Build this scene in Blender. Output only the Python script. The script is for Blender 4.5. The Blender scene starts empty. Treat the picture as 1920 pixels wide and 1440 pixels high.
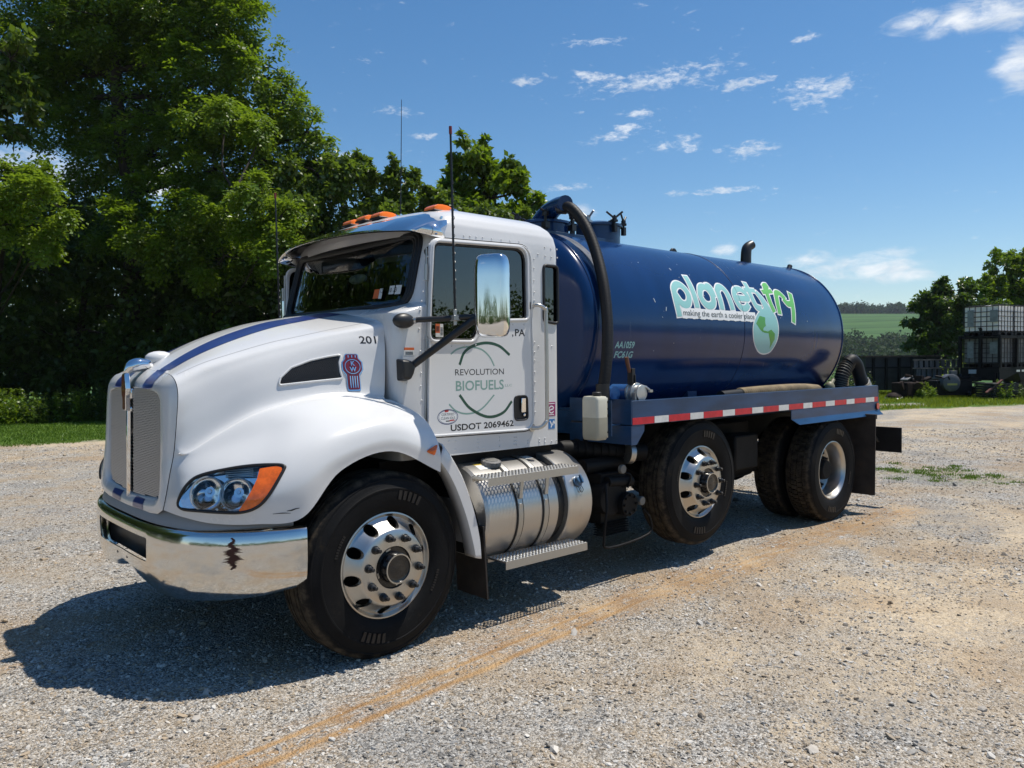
import bpy, bmesh, math, random
import numpy as np
from mathutils import Vector, Matrix
from mathutils.bvhtree import BVHTree
PI = math.pi
RNG = np.random.default_rng(7)
random.seed(7)
SC = bpy.context.scene
COL = SC.collection
# ------------------------------------------------------------------ camera, sky, sun, exposure
cam_d = bpy.data.cameras.new('camera'); cam = bpy.data.objects.new('camera', cam_d); COL.objects.link(cam)
cam_d.sensor_width = 36.0; cam_d.lens = 36*1450.5/1920; cam_d.clip_end = 6000; cam_d.clip_start = 0.05
YAW, PITCH, ROLL = 0.8353, -0.0283, -0.0097
Fv = Vector((math.cos(PITCH)*math.cos(YAW), math.cos(PITCH)*math.sin(YAW), math.sin(PITCH)))
Rv = Fv.cross(Vector((0, 0, 1))).normalized(); Uv = Rv.cross(Fv)
cR = math.cos(ROLL)*Rv + math.sin(ROLL)*Uv; cU = -math.sin(ROLL)*Rv + math.cos(ROLL)*Uv
M = Matrix((cR, cU, -Fv)).transposed().to_4x4(); M.translation = Vector((-2.3702, -4.8299, 1.6463))
cam.matrix_world = M; SC.camera = cam

SUN_TO = Vector((0.37, -0.17, 1.0)).normalized()      # direction towards the sun
SUN_EL = math.asin(SUN_TO.z); SUN_AZ = math.atan2(SUN_TO.x, SUN_TO.y)
sun_d = bpy.data.lights.new('sun', 'SUN'); sun = bpy.data.objects.new('sun', sun_d); COL.objects.link(sun)
sun_d.energy = 4.8; sun_d.angle = math.radians(0.53); sun_d.color = (1.0, 0.945, 0.85)
sun.rotation_euler = (-SUN_TO).to_track_quat('-Z', 'Y').to_euler(); sun.location = (20, -10, 60)
SKY_STRENGTH = 0.108
SC.view_settings.view_transform = 'Standard'; SC.view_settings.look = 'None'
SC.view_settings.exposure = 0.19; SC.view_settings.gamma = 1.0; SC.view_settings.use_curve_mapping = False
SC.cycles.max_bounces = 8; SC.cycles.transparent_max_bounces = 12; SC.cycles.use_denoising = True; SC.cycles.denoiser = 'OPENIMAGEDENOISE'; SC.cycles.denoising_prefilter = 'ACCURATE'; SC.cycles.denoising_input_passes = 'RGB_ALBEDO_NORMAL'
SC.cycles.caustics_reflective = False; SC.cycles.caustics_refractive = False
SC.cycles.sample_clamp_indirect = 3.0

class NT:
    """small helper for node trees"""
    def __init__(s, tree): s.t = tree; s.n = tree.nodes; s.l = tree.links
    def new(s, typ, **kw):
        n = s.n.new(typ)
        for k, v in kw.items():
            if k in n.bl_rna.properties: setattr(n, k, v)
        return n
    def link(s, a, b): s.l.new(a, b)
    def _in(s, sock, v):
        if isinstance(v, bpy.types.NodeSocket): s.l.new(v, sock)
        elif v is not None: sock.default_value = v
    def math(s, op, a, b=None, c=None, clamp=False):
        n = s.n.new('ShaderNodeMath'); n.operation = op; n.use_clamp = clamp
        s._in(n.inputs[0], a)
        if b is not None: s._in(n.inputs[1], b)
        if c is not None: s._in(n.inputs[2], c)
        return n.outputs[0]
    def vmath(s, op, a, b=None):
        n = s.n.new('ShaderNodeVectorMath'); n.operation = op
        s._in(n.inputs[0], a)
        if b is not None: s._in(n.inputs[1], b)
        return n.outputs['Value'] if op in ('DOT_PRODUCT', 'LENGTH', 'DISTANCE') else n.outputs[0]
    def noise(s, vec, scale, detail=3, rough=0.55, dist=0.0):
        n = s.n.new('ShaderNodeTexNoise'); n.inputs['Scale'].default_value = scale
        n.inputs['Detail'].default_value = detail; n.inputs['Roughness'].default_value = rough
        n.inputs['Distortion'].default_value = dist
        if vec is not None: s.l.new(vec, n.inputs['Vector'])
        return n.outputs['Fac']
    def voro(s, vec, scale, feature='F1'):
        n = s.n.new('ShaderNodeTexVoronoi'); n.feature = feature; n.inputs['Scale'].default_value = scale
        if vec is not None: s.l.new(vec, n.inputs['Vector'])
        return n
    def rng(s, v, a, b, c=0.0, d=1.0, smooth=True):
        n = s.n.new('ShaderNodeMapRange'); n.interpolation_type = 'SMOOTHSTEP' if smooth else 'LINEAR'
        s._in(n.inputs['Value'], v)
        for k, x in zip(('From Min', 'From Max', 'To Min', 'To Max'), (a, b, c, d)): s._in(n.inputs[k], x)
        return n.outputs['Result']
    def mix(s, f, a, b, mode='MIX'):
        n = s.n.new('ShaderNodeMix'); n.data_type = 'RGBA'; n.blend_type = mode; n.clamp_factor = True
        s._in(n.inputs['Factor'], f)
        for k, x in (('A', a), ('B', b)):
            sk = [i for i in n.inputs if i.name == k and i.type == 'RGBA'][0]
            s._in(sk, (x[0], x[1], x[2], 1) if isinstance(x, (tuple, list)) else x)
        return [o for o in n.outputs if o.type == 'RGBA'][0]
    def scalevec(s, v, sc):
        n = s.n.new('ShaderNodeMapping'); n.inputs['Scale'].default_value = sc; s.l.new(v, n.inputs['Vector']); return n.outputs[0]

# ---- sky
world = bpy.data.worlds.new('World'); SC.world = world; world.use_nodes = True
W = NT(world.node_tree); W.n.clear()
wo = W.new('ShaderNodeOutputWorld'); bg = W.new('ShaderNodeBackground'); bg.inputs['Strength'].default_value = SKY_STRENGTH
sky = W.new('ShaderNodeTexSky'); sky.sky_type = 'NISHITA'; sky.sun_disc = False
sky.sun_elevation = SUN_EL; sky.sun_rotation = SUN_AZ; sky.air_density = 1.0; sky.dust_density = 0.25; sky.ozone_density = 2.0
tc = W.new('ShaderNodeTexCoord'); D = tc.outputs['Generated']
sx = W.new('ShaderNodeSeparateXYZ'); W.link(D, sx.inputs[0])
den = W.math('MAXIMUM', sx.outputs['Z'], 0.02)
den = W.math('ADD', den, 0.10)
cmb = W.new('ShaderNodeCombineXYZ')
W.link(W.math('DIVIDE', sx.outputs['X'], den), cmb.inputs['X']); W.link(W.math('DIVIDE', sx.outputs['Y'], den), cmb.inputs['Y'])
plane = cmb.outputs[0]
def pix_dir(px, py): return (Fv + cR*((px-960)/1450.5) - cU*((py-720)/1450.5)).normalized()
def blob(px, py, rx, ry, tilt=0.0, soft=0.0):
    """elliptic patch of sky round one direction"""
    c = pix_dir(px, py)
    e1 = Vector((0, 0, 1)).cross(c).normalized(); e2 = c.cross(e1)
    a = math.radians(tilt)
    f1 = (math.cos(a)*e1 + math.sin(a)*e2)/(rx/1450.5); f2 = (-math.sin(a)*e1 + math.cos(a)*e2)/(ry/1450.5)
    q = W.new('ShaderNodeCombineXYZ')
    W.link(W.vmath('DOT_PRODUCT', D, tuple(f1)), q.inputs[0]); W.link(W.vmath('DOT_PRODUCT', D, tuple(f2)), q.inputs[1])
    ahead = W.math('LESS_THAN', W.vmath('DOT_PRODUCT', D, tuple(c)), 0.3)
    W.link(W.math('MULTIPLY', ahead, 9.0), q.inputs[2])
    return W.rng(W.vmath('LENGTH', q.outputs[0]), 1.25, soft)
Dn = W.scalevec(D, (1.0, 1.0, 2.6))
wis = W.noise(Dn, 26, 8, 0.66, 0.6)
fine = W.noise(Dn, 75, 5, 0.62, 0.3)
tex = W.math('ADD', W.math('MULTIPLY', wis, 0.5), W.math('MULTIPLY', fine, 0.5))
cirrus = None
for args in [(1110, 145, 110, 16, 6), (1225, 150, 210, 26, -4), (1390, 160, 90, 16), (1545, 168, 95, 34), (1120, 78, 80, 9), (1160, 250, 95, 20, -12),
             (1270, 272, 75, 22), (1400, 280, 85, 24), (740, 206, 70, 14), (1350, 358, 125, 10), (1060, 352, 60, 9), (980, 154, 60, 10), (1510, 72, 40, 9), (800, 255, 60, 9), (1200, 210, 60, 14)]:
    b = blob(*args); cirrus = b if cirrus is None else W.math('MAXIMUM', cirrus, b)
c1 = W.math('MULTIPLY', W.rng(W.math('ADD', tex, W.math('MULTIPLY', cirrus, 0.20)), 0.585, 0.80), 0.66)
cum = None
for args in [(1720, 40, 60, 32), (1800, 40, 90, 40, -10), (1880, 20, 120, 50), (1915, 110, 50, 60), (1600, 492, 150, 26, -8), (1520, 488, 70, 26), (1700, 515, 110, 20), (1358, 470, 42, 20), (1640, 505, 160, 30), (1090, 396, 50, 26),
             (520, 330, 40, 22), (655, 300, 40, 24), (140, 560, 120, 60), (60, 330, 120, 60), (300, 340, 60, 50)]:
    b = blob(*args); cum = b if cum is None else W.math('MAXIMUM', cum, b)
cn = W.math('ADD', W.math('MULTIPLY', W.noise(Dn, 9, 7, 0.6, 0.2), 0.6), W.math('MULTIPLY', wis, 0.4))
c2 = W.math('MULTIPLY', W.rng(W.math('ADD', cn, W.math('MULTIPLY', cum, 0.33)), 0.62, 0.92), 0.95)
# general fair-weather cloud over the rest of the sky, same kind as in view
gen = W.math('MULTIPLY', W.rng(W.noise(plane, 0.9, 8, 0.62, 0.4), 0.60, 0.80), W.rng(W.vmath('DOT_PRODUCT', D, tuple(Fv)), 0.62, 0.35))
gen = W.math('MULTIPLY', gen, W.rng(sx.outputs['Z'], 0.0, 0.12))
cf = W.math('MAXIMUM', W.math('MAXIMUM', c1, c2), W.math('MULTIPLY', gen, 0.8), clamp=True)
ccol = W.mix(W.rng(W.noise(Dn, 14, 4), 0.35, 0.65), (6.3, 6.8, 7.4), (8.4, 8.6, 8.8))
hs = W.new('ShaderNodeHueSaturation'); hs.inputs['Saturation'].default_value = 1.27; hs.inputs['Hue'].default_value = 0.498; W.link(sky.outputs[0], hs.inputs['Color'])
W.link(W.mix(cf, hs.outputs[0], ccol), bg.inputs['Color']); W.link(bg.outputs[0], wo.inputs['Surface'])

# ------------------------------------------------------------------ mesh helpers
def tag(o, label=None, cat=None, group=None, kind=None):
    if label: o['label'] = label
    if cat: o['category'] = cat
    if group: o['group'] = group
    if kind: o['kind'] = kind
    return o
def empty(name, loc=(0, 0, 0), rz=0.0):
    o = bpy.data.objects.new(name, None); COL.objects.link(o); o.location = loc; o.rotation_euler = (0, 0, rz)
    o.empty_display_size = 0.3; return o
def link(name, me, parent=None, loc=None):
    o = bpy.data.objects.new(name, me); COL.objects.link(o)
    if parent is not None: o.parent = parent
    if loc is not None: o.location = loc
    return o
def fastmesh(name, V, Fq):
    """V (n,3), Fq (m,k) all faces with k corners"""
    V = np.asarray(V, np.float32); Fq = np.asarray(Fq, np.int32)
    me = bpy.data.meshes.new(name); k = Fq.shape[1]
    me.vertices.add(len(V)); me.vertices.foreach_set('co', V.ravel())
    me.loops.add(Fq.size); me.loops.foreach_set('vertex_index', Fq.ravel())
    me.polygons.add(len(Fq)); me.polygons.foreach_set('loop_start', np.arange(0, Fq.size, k, dtype=np.int32))
    me.update(calc_edges=True); return me
def rot2(v, ax, a):
    return Matrix.Rotation(a, 3, ax) @ Vector(v)

class MB:
    def __init__(s): s.v = []; s.f = []
    def add(s, V, Fc):
        o = len(s.v); s.v += [tuple(p) for p in V]; s.f += [tuple(i+o for i in f) for f in Fc]; return s
    def box(s, c, d, rot=None):
        """centre, full size, optional 3x3 rotation"""
        h = [x/2 for x in d]; V = []
        for sx_ in (-1, 1):
            for sy in (-1, 1):
                for sz in (-1, 1):
                    p = Vector((sx_*h[0], sy*h[1], sz*h[2]))
                    if rot is not None: p = rot @ p
                    V.append(p+Vector(c))
        return s.add(V, [(0, 1, 3, 2), (4, 6, 7, 5), (0, 4, 5, 1), (2, 3, 7, 6), (0, 2, 6, 4), (1, 5, 7, 3)])
    def box2(s, a, b):
        return s.box([(x+y)/2 for x, y in zip(a, b)], [abs(y-x) for x, y in zip(a, b)])
    def tube(s, path, r, n=10, caps=True, smooth_n=0, closed=False):
        P = [Vector(p) for p in path]
        if smooth_n: P = [Vector(p) for p in catmull(path, smooth_n, closed)]
        m = len(P); rr = r if hasattr(r, '__len__') else [r]*m
        if len(rr) != m: rr = np.interp(np.linspace(0, 1, m), np.linspace(0, 1, len(rr)), rr)
        rr = [float(q) for q in rr]; T = []
        for i in range(m):
            a = P[(i-1) % m] if (closed or i > 0) else P[i]; b = P[(i+1) % m] if (closed or i < m-1) else P[i]
            T.append((b-a).normalized())
        up = Vector((0, 0, 1)) if abs(T[0].z) < 0.9 else Vector((1, 0, 0))
        X = T[0].cross(up).normalized(); V = []
        for i in range(m):
            X = (X-T[i]*X.dot(T[i])).normalized(); Y = T[i].cross(X)
            for k in range(n):
                a = 2*PI*k/n; V.append(P[i]+rr[i]*(math.cos(a)*X+math.sin(a)*Y))
        Fc = []
        for i in range(m if closed else m-1):
            j = (i+1) % m
            for k in range(n):
                Fc.append((i*n+k, i*n+(k+1) % n, j*n+(k+1) % n, j*n+k))
        if caps and not closed: Fc += [tuple(range(n-1, -1, -1)), tuple((m-1)*n+k for k in range(n))]
        return s.add(V, Fc)
    def cyl(s, a, b, r, n=16, r2=None):
        return s.tube([a, b], [r, r if r2 is None else r2], n)
    def lathe(s, prof, c=(0, 0, 0), axis='y', n=48, closed=False, caps=True):
        """prof: (radius, height along axis)"""
        V = []
        for r, h in prof:
            for k in range(n):
                a = 2*PI*k/n
                p = {'y': (r*math.cos(a), h, r*math.sin(a)), 'z': (r*math.cos(a), r*math.sin(a), h), 'x': (h, r*math.cos(a), r*math.sin(a))}[axis]
                V.append((p[0]+c[0], p[1]+c[1], p[2]+c[2]))
        m = len(prof); Fc = []
        for i in range(m if closed else m-1):
            j = (i+1) % m
            for k in range(n): Fc.append((i*n+k, i*n+(k+1) % n, j*n+(k+1) % n, j*n+k))
        if not closed and caps:
            Fc += [tuple(range(n-1, -1, -1)), tuple((m-1)*n+k for k in range(n))]
        return s.add(V, Fc)
    def prism(s, poly, f0, f1):
        """poly: 2D points; f0, f1: functions (u, v) -> xyz for both ends"""
        n = len(poly); V = [f0(*p) for p in poly]+[f1(*p) for p in poly]
        return s.add(V, [tuple(range(n)), tuple(range(2*n-1, n-1, -1))]+[(i, i+n, (i+1) % n+n, (i+1) % n) for i in range(n)])
    def grid(s, G):
        G = np.asarray(G); m, n = G.shape[:2]
        return s.add(G.reshape(-1, 3), [(i*n+j, i*n+j+1, (i+1)*n+j+1, (i+1)*n+j) for i in range(m-1) for j in range(n-1)])
    def sphere(s, c, r, n=10, m=6, half=False):
        rr = r if hasattr(r, '__len__') else (r, r, r); V = []; lo = 0 if half else -PI/2
        for i in range(m+1):
            t = lo+(PI/2-lo)*i/m
            for k in range(n):
                a = 2*PI*k/n; V.append((c[0]+rr[0]*math.cos(t)*math.cos(a), c[1]+rr[1]*math.cos(t)*math.sin(a), c[2]+rr[2]*math.sin(t)))
        return s.add(V, [(i*n+k, i*n+(k+1) % n, (i+1)*n+(k+1) % n, (i+1)*n+k) for i in range(m) for k in range(n)]+[tuple(range(n-1, -1, -1))])
    def mesh(s, name='m'):
        me = bpy.data.meshes.new(name); me.from_pydata([tuple(p) for p in s.v], [], s.f)
        bm = bmesh.new(); bm.from_mesh(me); bmesh.ops.remove_doubles(bm, verts=bm.verts, dist=1e-5)
        bmesh.ops.recalc_face_normals(bm, faces=bm.faces); bm.to_mesh(me); bm.free(); return me
    def build(s, name, mat, parent=None, smooth=35, bevel=0.0, loc=None, seg=2, doubles=True):
        me = s.mesh(name) if doubles else None
        if me is None:
            me = bpy.data.meshes.new(name); me.from_pydata([tuple(p) for p in s.v], [], s.f)
        return finish(name, me, mat, parent, smooth, bevel, loc, seg)
def finish(name, me, mat, parent=None, smooth=35, bevel=0.0, loc=None, seg=2):
    if mat is not None and not me.materials: me.materials.append(mat)
    if smooth:
        me.polygons.foreach_set('use_smooth', [True]*len(me.polygons))
        if smooth < 180: me.set_sharp_from_angle(angle=math.radians(smooth))
    o = link(name, me, parent, loc)
    if bevel:
        b = o.modifiers.new('bevel', 'BEVEL'); b.width = bevel; b.segments = seg; b.limit_method = 'ANGLE'; b.angle_limit = math.radians(40)
        b.harden_normals = False
    return o
def catmull(pts, n, closed=False):
    P = np.asarray(pts, float)
    if closed: E = np.concatenate([P[-1:], P, P[:2]])
    else: E = np.concatenate([[2*P[0]-P[1]], P, [2*P[-1]-P[-2]]])
    out = []; t = (np.arange(n)/n)
    t = t.reshape((-1,)+(1,)*(P.ndim-1))
    for i in range(len(E)-3):
        a, b, c, d = E[i:i+4]
        out.append(.5*(2*b+(c-a)*t+(2*a-5*b+4*c-d)*t**2+(3*b-a-3*c+d)*t**3))
    if not closed: out.append(P[-1:])
    return np.concatenate(out)
def rpoly(pts, r, n=6):
    """polygon with rounded corners; r one radius or one per corner"""
    out = []; m = len(pts)
    for i in range(m):
        p = Vector(pts[i]); a = Vector(pts[i-1]); b = Vector(pts[(i+1) % m]); ri = r[i] if hasattr(r, '__len__') else r
        da = (a-p); db = (b-p); ang = da.angle(db); k = min(ri/math.tan(ang/2), 0.48*min(da.length, db.length))
        if ri <= 0: out.append(tuple(p)); continue
        p0 = p+da.normalized()*k; p1 = p+db.normalized()*k
        for j in range(n+1):
            t = j/n; out.append(tuple((1-t)**2*p0+2*t*(1-t)*p+t*t*p1))
    return out
def boolean(me, cutters, op='DIFFERENCE'):
    """subtract closed meshes from a closed mesh, keeping the cutters' material on the cut faces"""
    o = bpy.data.objects.new('work', me); COL.objects.link(o); tmp = []
    for c in cutters:
        co = bpy.data.objects.new('cut', c); COL.objects.link(co); tmp.append(co)
        m = o.modifiers.new('b', 'BOOLEAN'); m.operation = op; m.object = co; m.solver = 'EXACT'
        m.material_mode = 'TRANSFER'
    dg = bpy.context.evaluated_depsgraph_get(); dg.update()
    res = bpy.data.meshes.new_from_object(o.evaluated_get(dg))
    bpy.data.objects.remove(o)
    for c in tmp: bpy.data.objects.remove(c)
    return res
def text_mesh(body, size, bold=0.0, sx_=1.0, shear=0.0, align='LEFT', spacing=1.0):
    cu = bpy.data.curves.new('t', 'FONT'); cu.body = body; cu.size = size; cu.offset = bold*size; cu.shear = shear
    cu.align_x = align; cu.space_character = spacing; cu.resolution_u = 3
    o = bpy.data.objects.new('t', cu); COL.objects.link(o)
    dg = bpy.context.evaluated_depsgraph_get(); dg.update()
    me = bpy.data.meshes.new_from_object(o.evaluated_get(dg)); bpy.data.objects.remove(o)
    me.transform(Matrix.Diagonal((sx_, 1, 1, 1))); return me
def text(name, body, size, mat, parent, f, **kw):
    """flat lettering laid on a surface by f(u, v) -> xyz"""
    w = kw.pop('width', None); dn = kw.pop('dense', None); me = text_mesh(body, size, **kw)
    if dn:
        bm = bmesh.new(); bm.from_mesh(me); bmesh.ops.triangulate(bm, faces=bm.faces)
        for _ in range(4):
            E = [e for e in bm.edges if e.calc_length() > dn]
            if E: bmesh.ops.subdivide_edges(bm, edges=E, cuts=1)
            bmesh.ops.triangulate(bm, faces=bm.faces)
        bm.to_mesh(me); bm.free()
    co = np.array([v.co[:] for v in me.vertices])
    if w:
        co[:, 0] = (co[:, 0]-co[:, 0].min())*w/max(1e-6, co[:, 0].max()-co[:, 0].min())
    for v, c in zip(me.vertices, co): v.co = f(c[0], c[1])
    me.materials.clear(); me.materials.append(mat); return link(name, me, parent)
def ribbon(mb, pts, w, f, n=8, closed=False, caps=True, du=0.0):
    """a painted stroke of width w along 2D points, laid on a surface by f"""
    P = catmull(pts, n, closed) if (len(pts) > 2) else np.linspace(pts[0], pts[1], 9)
    m = len(P)
    T = np.roll(P, -1, 0)-np.roll(P, 1, 0)
    if not closed: T[0] = P[1]-P[0]; T[-1] = P[-1]-P[-2]
    T /= np.linalg.norm(T, axis=1)[:, None]+1e-9; N = np.stack([-T[:, 1], T[:, 0]], 1)
    ww = np.interp(np.linspace(0, 1, m), np.linspace(0, 1, len(w)), w)[:, None] if hasattr(w, '__len__') else w
    L = P+N*ww/2; R = P-N*ww/2; V = []
    for i in range(m): V += [f(*L[i]), f(*P[i]), f(*R[i])]
    Fc = []
    for i in range(m if closed else m-1):
        j = (i+1) % m
        Fc += [(3*i, 3*i+1, 3*j+1, 3*j), (3*i+1, 3*i+2, 3*j+2, 3*j+1)]
    mb.add(V, Fc)
    if caps and not closed:
        for e, sg in ((0, -1), (m-1, 1)):
            we = (ww[e][0] if hasattr(ww, '__len__') else ww)/2; V = [f(*P[e])]
            for k in range(9):
                a = PI*k/8; d = N[e]*math.cos(a)+sg*T[e]*math.sin(a); V.append(f(*(P[e]+d*we)))
            mb.add(V, [(0, k, k+1) for k in range(1, 9)])
def fill(mb, poly, f, rings=4, center=None):
    """fill a star-shaped 2D outline with concentric rings, laid on a surface by f"""
    P = np.asarray(poly, float); c = P.mean(0) if center is None else np.asarray(center, float); n = len(P); V = [f(*c)]
    for k in range(1, rings+1):
        for p in P: V.append(f(*(c+(p-c)*k/rings)))
    Fc = [(0, 1+i, 1+(i+1) % n) for i in range(n)]
    for k in range(rings-1):
        a = 1+k*n; b = a+n
        Fc += [(a+i, b+i, b+(i+1) % n, a+(i+1) % n) for i in range(n)]
    mb.add(V, Fc)
def copy_tree(o, parent=None):
    """a thing, its parts and their sub-parts, sharing mesh data"""
    c = o.copy(); COL.objects.link(c)
    if parent is not None: c.parent = parent
    for ch in list(o.children): copy_tree(ch, c)
    return c

# ------------------------------------------------------------------ materials
MATS = {}
def mat(name, col, rough=0.5, metal=0.0, coat=0.0, spec=0.5, var=0.0, vscale=6.0, bump=0.0, bscale=40.0, dirt=None, dscale=5.0, damt=0.5, rvar=0.0, stretch=None, emit=None):
    """principled surface with noise in colour, roughness, dirt and relief"""
    m = bpy.data.materials.new(name); m.use_nodes = True; T = NT(m.node_tree); b = T.n['Principled BSDF']
    b.inputs['Roughness'].default_value = rough; b.inputs['Metallic'].default_value = metal
    b.inputs['Coat Weight'].default_value = coat; b.inputs['Coat Roughness'].default_value = 0.04
    b.inputs['Specular IOR Level'].default_value = spec
    b.inputs['Base Color'].default_value = (*col, 1)
    tcn = T.new('ShaderNodeTexCoord'); P = tcn.outputs['Object']
    if stretch: P = T.scalevec(P, stretch)
    c = None
    if var:
        nz = T.noise(P, vscale, 5, 0.6)
        c = T.mix(T.rng(nz, 0.3, 0.7), tuple(x*(1-var) for x in col), tuple(min(1, x*(1+var)) for x in col))
    if dirt:
        dz = T.rng(T.math('ADD', T.math('MULTIPLY', T.noise(P, dscale, 6, 0.7), 0.7), T.math('MULTIPLY', T.noise(P, dscale*9, 3, 0.6), 0.3)), 0.66-0.3*damt, 0.86-0.3*damt)
        c = T.mix(T.math('MULTIPLY', dz, min(1, damt*1.3)), c if c is not None else col, dirt)
        T.link(T.rng(dz, 0, 1, rough, min(1, rough+0.35)), b.inputs['Roughness'])
    elif rvar:
        T.link(T.rng(T.noise(P, vscale*1.7, 5), 0.3, 0.7, max(0.01, rough-rvar), rough+rvar), b.inputs['Roughness'])
    if c is not None: T.link(c, b.inputs['Base Color'])
    if bump:
        bn = T.new('ShaderNodeBump'); bn.inputs['Strength'].default_value = bump; bn.inputs['Distance'].default_value = 0.01
        T.link(T.noise(P, bscale, 4), bn.inputs['Height']); T.link(bn.outputs[0], b.inputs['Normal'])
    if emit: b.inputs['Emission Color'].default_value = (*emit[0], 1); b.inputs['Emission Strength'].default_value = emit[1]
    MATS[name] = m; return m
def dusty_shoulders(m, r0, r1, col, amt):
    """dried mud on the outer band of a tyre, by radius about its own axle"""
    T = NT(m.node_tree); b = T.n['Principled BSDF']; sk = b.inputs['Base Color']; src = sk.links[0].from_socket
    tcn = T.new('ShaderNodeTexCoord'); sp = T.new('ShaderNodeSeparateXYZ'); T.link(tcn.outputs['Object'], sp.inputs[0])
    rr = T.math('SQRT', T.math('ADD', T.math('POWER', sp.outputs[0], 2.0), T.math('POWER', sp.outputs[2], 2.0)))
    n = T.noise(tcn.outputs['Object'], 14, 6, .7); f = T.math('MULTIPLY', T.rng(T.math('ADD', rr, T.math('MULTIPLY', T.math('SUBTRACT', n, .5), .06)), r0, r1), T.rng(n, .40, .62, .15, amt))
    T.link(T.mix(f, src, col), sk)
def glassmat(name, tint, rough=0.01, opac=0.0):
    m = bpy.data.materials.new(name); m.use_nodes = True; T = NT(m.node_tree); T.n.clear()
    o = T.new('ShaderNodeOutputMaterial'); tr = T.new('ShaderNodeBsdfTransparent'); tr.inputs[0].default_value = (*tint, 1)
    gl = T.new('ShaderNodeBsdfGlossy'); gl.inputs['Roughness'].default_value = rough; gl.inputs['Color'].default_value = (1, 1, 1, 1)
    fr = T.new('ShaderNodeFresnel'); fr.inputs['IOR'].default_value = 1.5
    mx = T.new('ShaderNodeMixShader'); T.link(T.math('ADD', T.math('MULTIPLY', fr.outputs[0], 1.3), opac, clamp=True), mx.inputs[0])
    T.link(tr.outputs[0], mx.inputs[1]); T.link(gl.outputs[0], mx.inputs[2]); T.link(mx.outputs[0], o.inputs[0]); MATS[name] = m; return m
DUST = (0.30, 0.25, 0.19)
white = mat('white_paint', (0.66, 0.655, 0.645), 0.24, coat=0.5, var=0.02, vscale=1.5, dirt=(0.58, 0.54, 0.47), dscale=1.6, damt=0.36)
white_door = mat('white_paint_soiled', (0.72, 0.715, 0.705), 0.26, coat=0.4, dirt=(0.50, 0.48, 0.44), dscale=3.2, damt=0.25)
navy = mat('navy_gloss_paint', (0.0035, 0.026, 0.098), 0.20, coat=0.12, spec=0.35, var=0.12, vscale=1.2, dirt=(0.030, 0.055, 0.11), dscale=2.2, damt=0.34, stretch=(2.4, .7, .45))
navy_rail = mat('navy_faded_paint', (0.011, 0.045, 0.115), 0.34, coat=0.1, spec=0.4, var=0.3, vscale=4, dirt=(0.085, 0.10, 0.13), dscale=3.0, damt=0.40, stretch=(0.5, 1, 2))
stripe_blue = mat('stripe_blue', (0.022, 0.045, 0.19), 0.3, coat=0.4)
chrome = mat('chrome', (0.80, 0.80, 0.80), 0.045, metal=1.0, rvar=0.03, vscale=8, bump=0.012, bscale=5)
chrome_bumper = mat('chrome_worn', (0.70, 0.69, 0.665), 0.11, metal=1.0, bump=0.05, bscale=7, stretch=(1, 1, .35), dirt=(0.30, 0.27, 0.22), dscale=3, damt=0.10)
alum = mat('polished_aluminium', (0.52, 0.505, 0.475), 0.34, metal=1.0, dirt=(0.36, 0.31, 0.25), dscale=3.5, damt=0.25, bump=0.02, bscale=30)
alum_tank = mat('brushed_aluminium', (0.52, 0.50, 0.47), 0.33, metal=0.82, dirt=(0.30, 0.25, 0.20), dscale=2.5, damt=0.35, stretch=(3, .6, .6))
alum_plate = mat('step_aluminium', (0.46, 0.455, 0.435), 0.40, metal=0.9, dirt=(0.33, 0.30, 0.25), dscale=8, damt=0.35)
black = mat('black_plastic', (0.012, 0.012, 0.013), 0.42, var=0.3)
blacksteel = mat('black_chassis', (0.006, 0.006, 0.0065), 0.6, spec=0.2, var=0.4, dirt=(0.020, 0.017, 0.014), dscale=4, damt=0.35)
rubber = mat('seal_rubber', (0.010, 0.010, 0.011), 0.5)
tyre_m = mat('tyre_rubber', (0.0055, 0.0055, 0.006), 0.66, spec=0.16, var=0.25, vscale=5, dirt=(0.060, 0.046, 0.030), dscale=6, damt=0.33, bump=0.15, bscale=60)
dusty_shoulders(tyre_m, .485, .518, (.085, .066, .045), .8)
hose_m = mat('hose_rubber', (0.008, 0.008, 0.0085), 0.55, spec=0.3, dirt=(0.03, 0.024, 0.018), dscale=10, damt=0.3)
hose_tan = mat('hose_cuff_tan', (0.30, 0.22, 0.12), 0.7, var=0.3, dirt=(0.1, 0.08, 0.06), damt=0.3)
glass_ws = glassmat('windscreen_glass', (0.45, 0.52, 0.52), opac=0.01)
glass_side = glassmat('side_glass', (0.17, 0.20, 0.20), opac=0.045)
lens = glassmat('clear_lens', (0.92, 0.94, 0.96))
orange = mat('amber_lens', (0.75, 0.13, 0.008), 0.18, coat=0.6, var=0.2, vscale=30)
amber_roof = mat('orange_marker_lens', (0.95, 0.19, 0.006), 0.25, coat=0.3)
red_tape = mat('red_reflective', (0.52, 0.012, 0.03), 0.32, var=0.15, vscale=20, dirt=(0.25, 0.10, 0.08), dscale=8, damt=0.25)
white_tape = mat('white_reflective', (0.66, 0.66, 0.64), 0.32, var=0.08, vscale=20, dirt=(0.38, 0.33, 0.28), dscale=8, damt=0.3)
red_lens = mat('red_lens', (0.45, 0.01, 0.01), 0.2, coat=0.5)
maroon = mat('maroon_enamel', (0.16, 0.008, 0.014), 0.25, coat=0.6)
ink = mat('black_vinyl', (0.010, 0.010, 0.012), 0.4)
green_dk = mat('dark_green_vinyl', (0.018, 0.075, 0.045), 0.4)
green_lt = mat('sage_vinyl', (0.22, 0.36, 0.31), 0.4)
teal = mat('teal_vinyl', (0.27, 0.54, 0.51), 0.35, coat=0.2)
leafgreen = mat('green_vinyl', (0.14, 0.46, 0.09), 0.35, coat=0.2)
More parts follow.
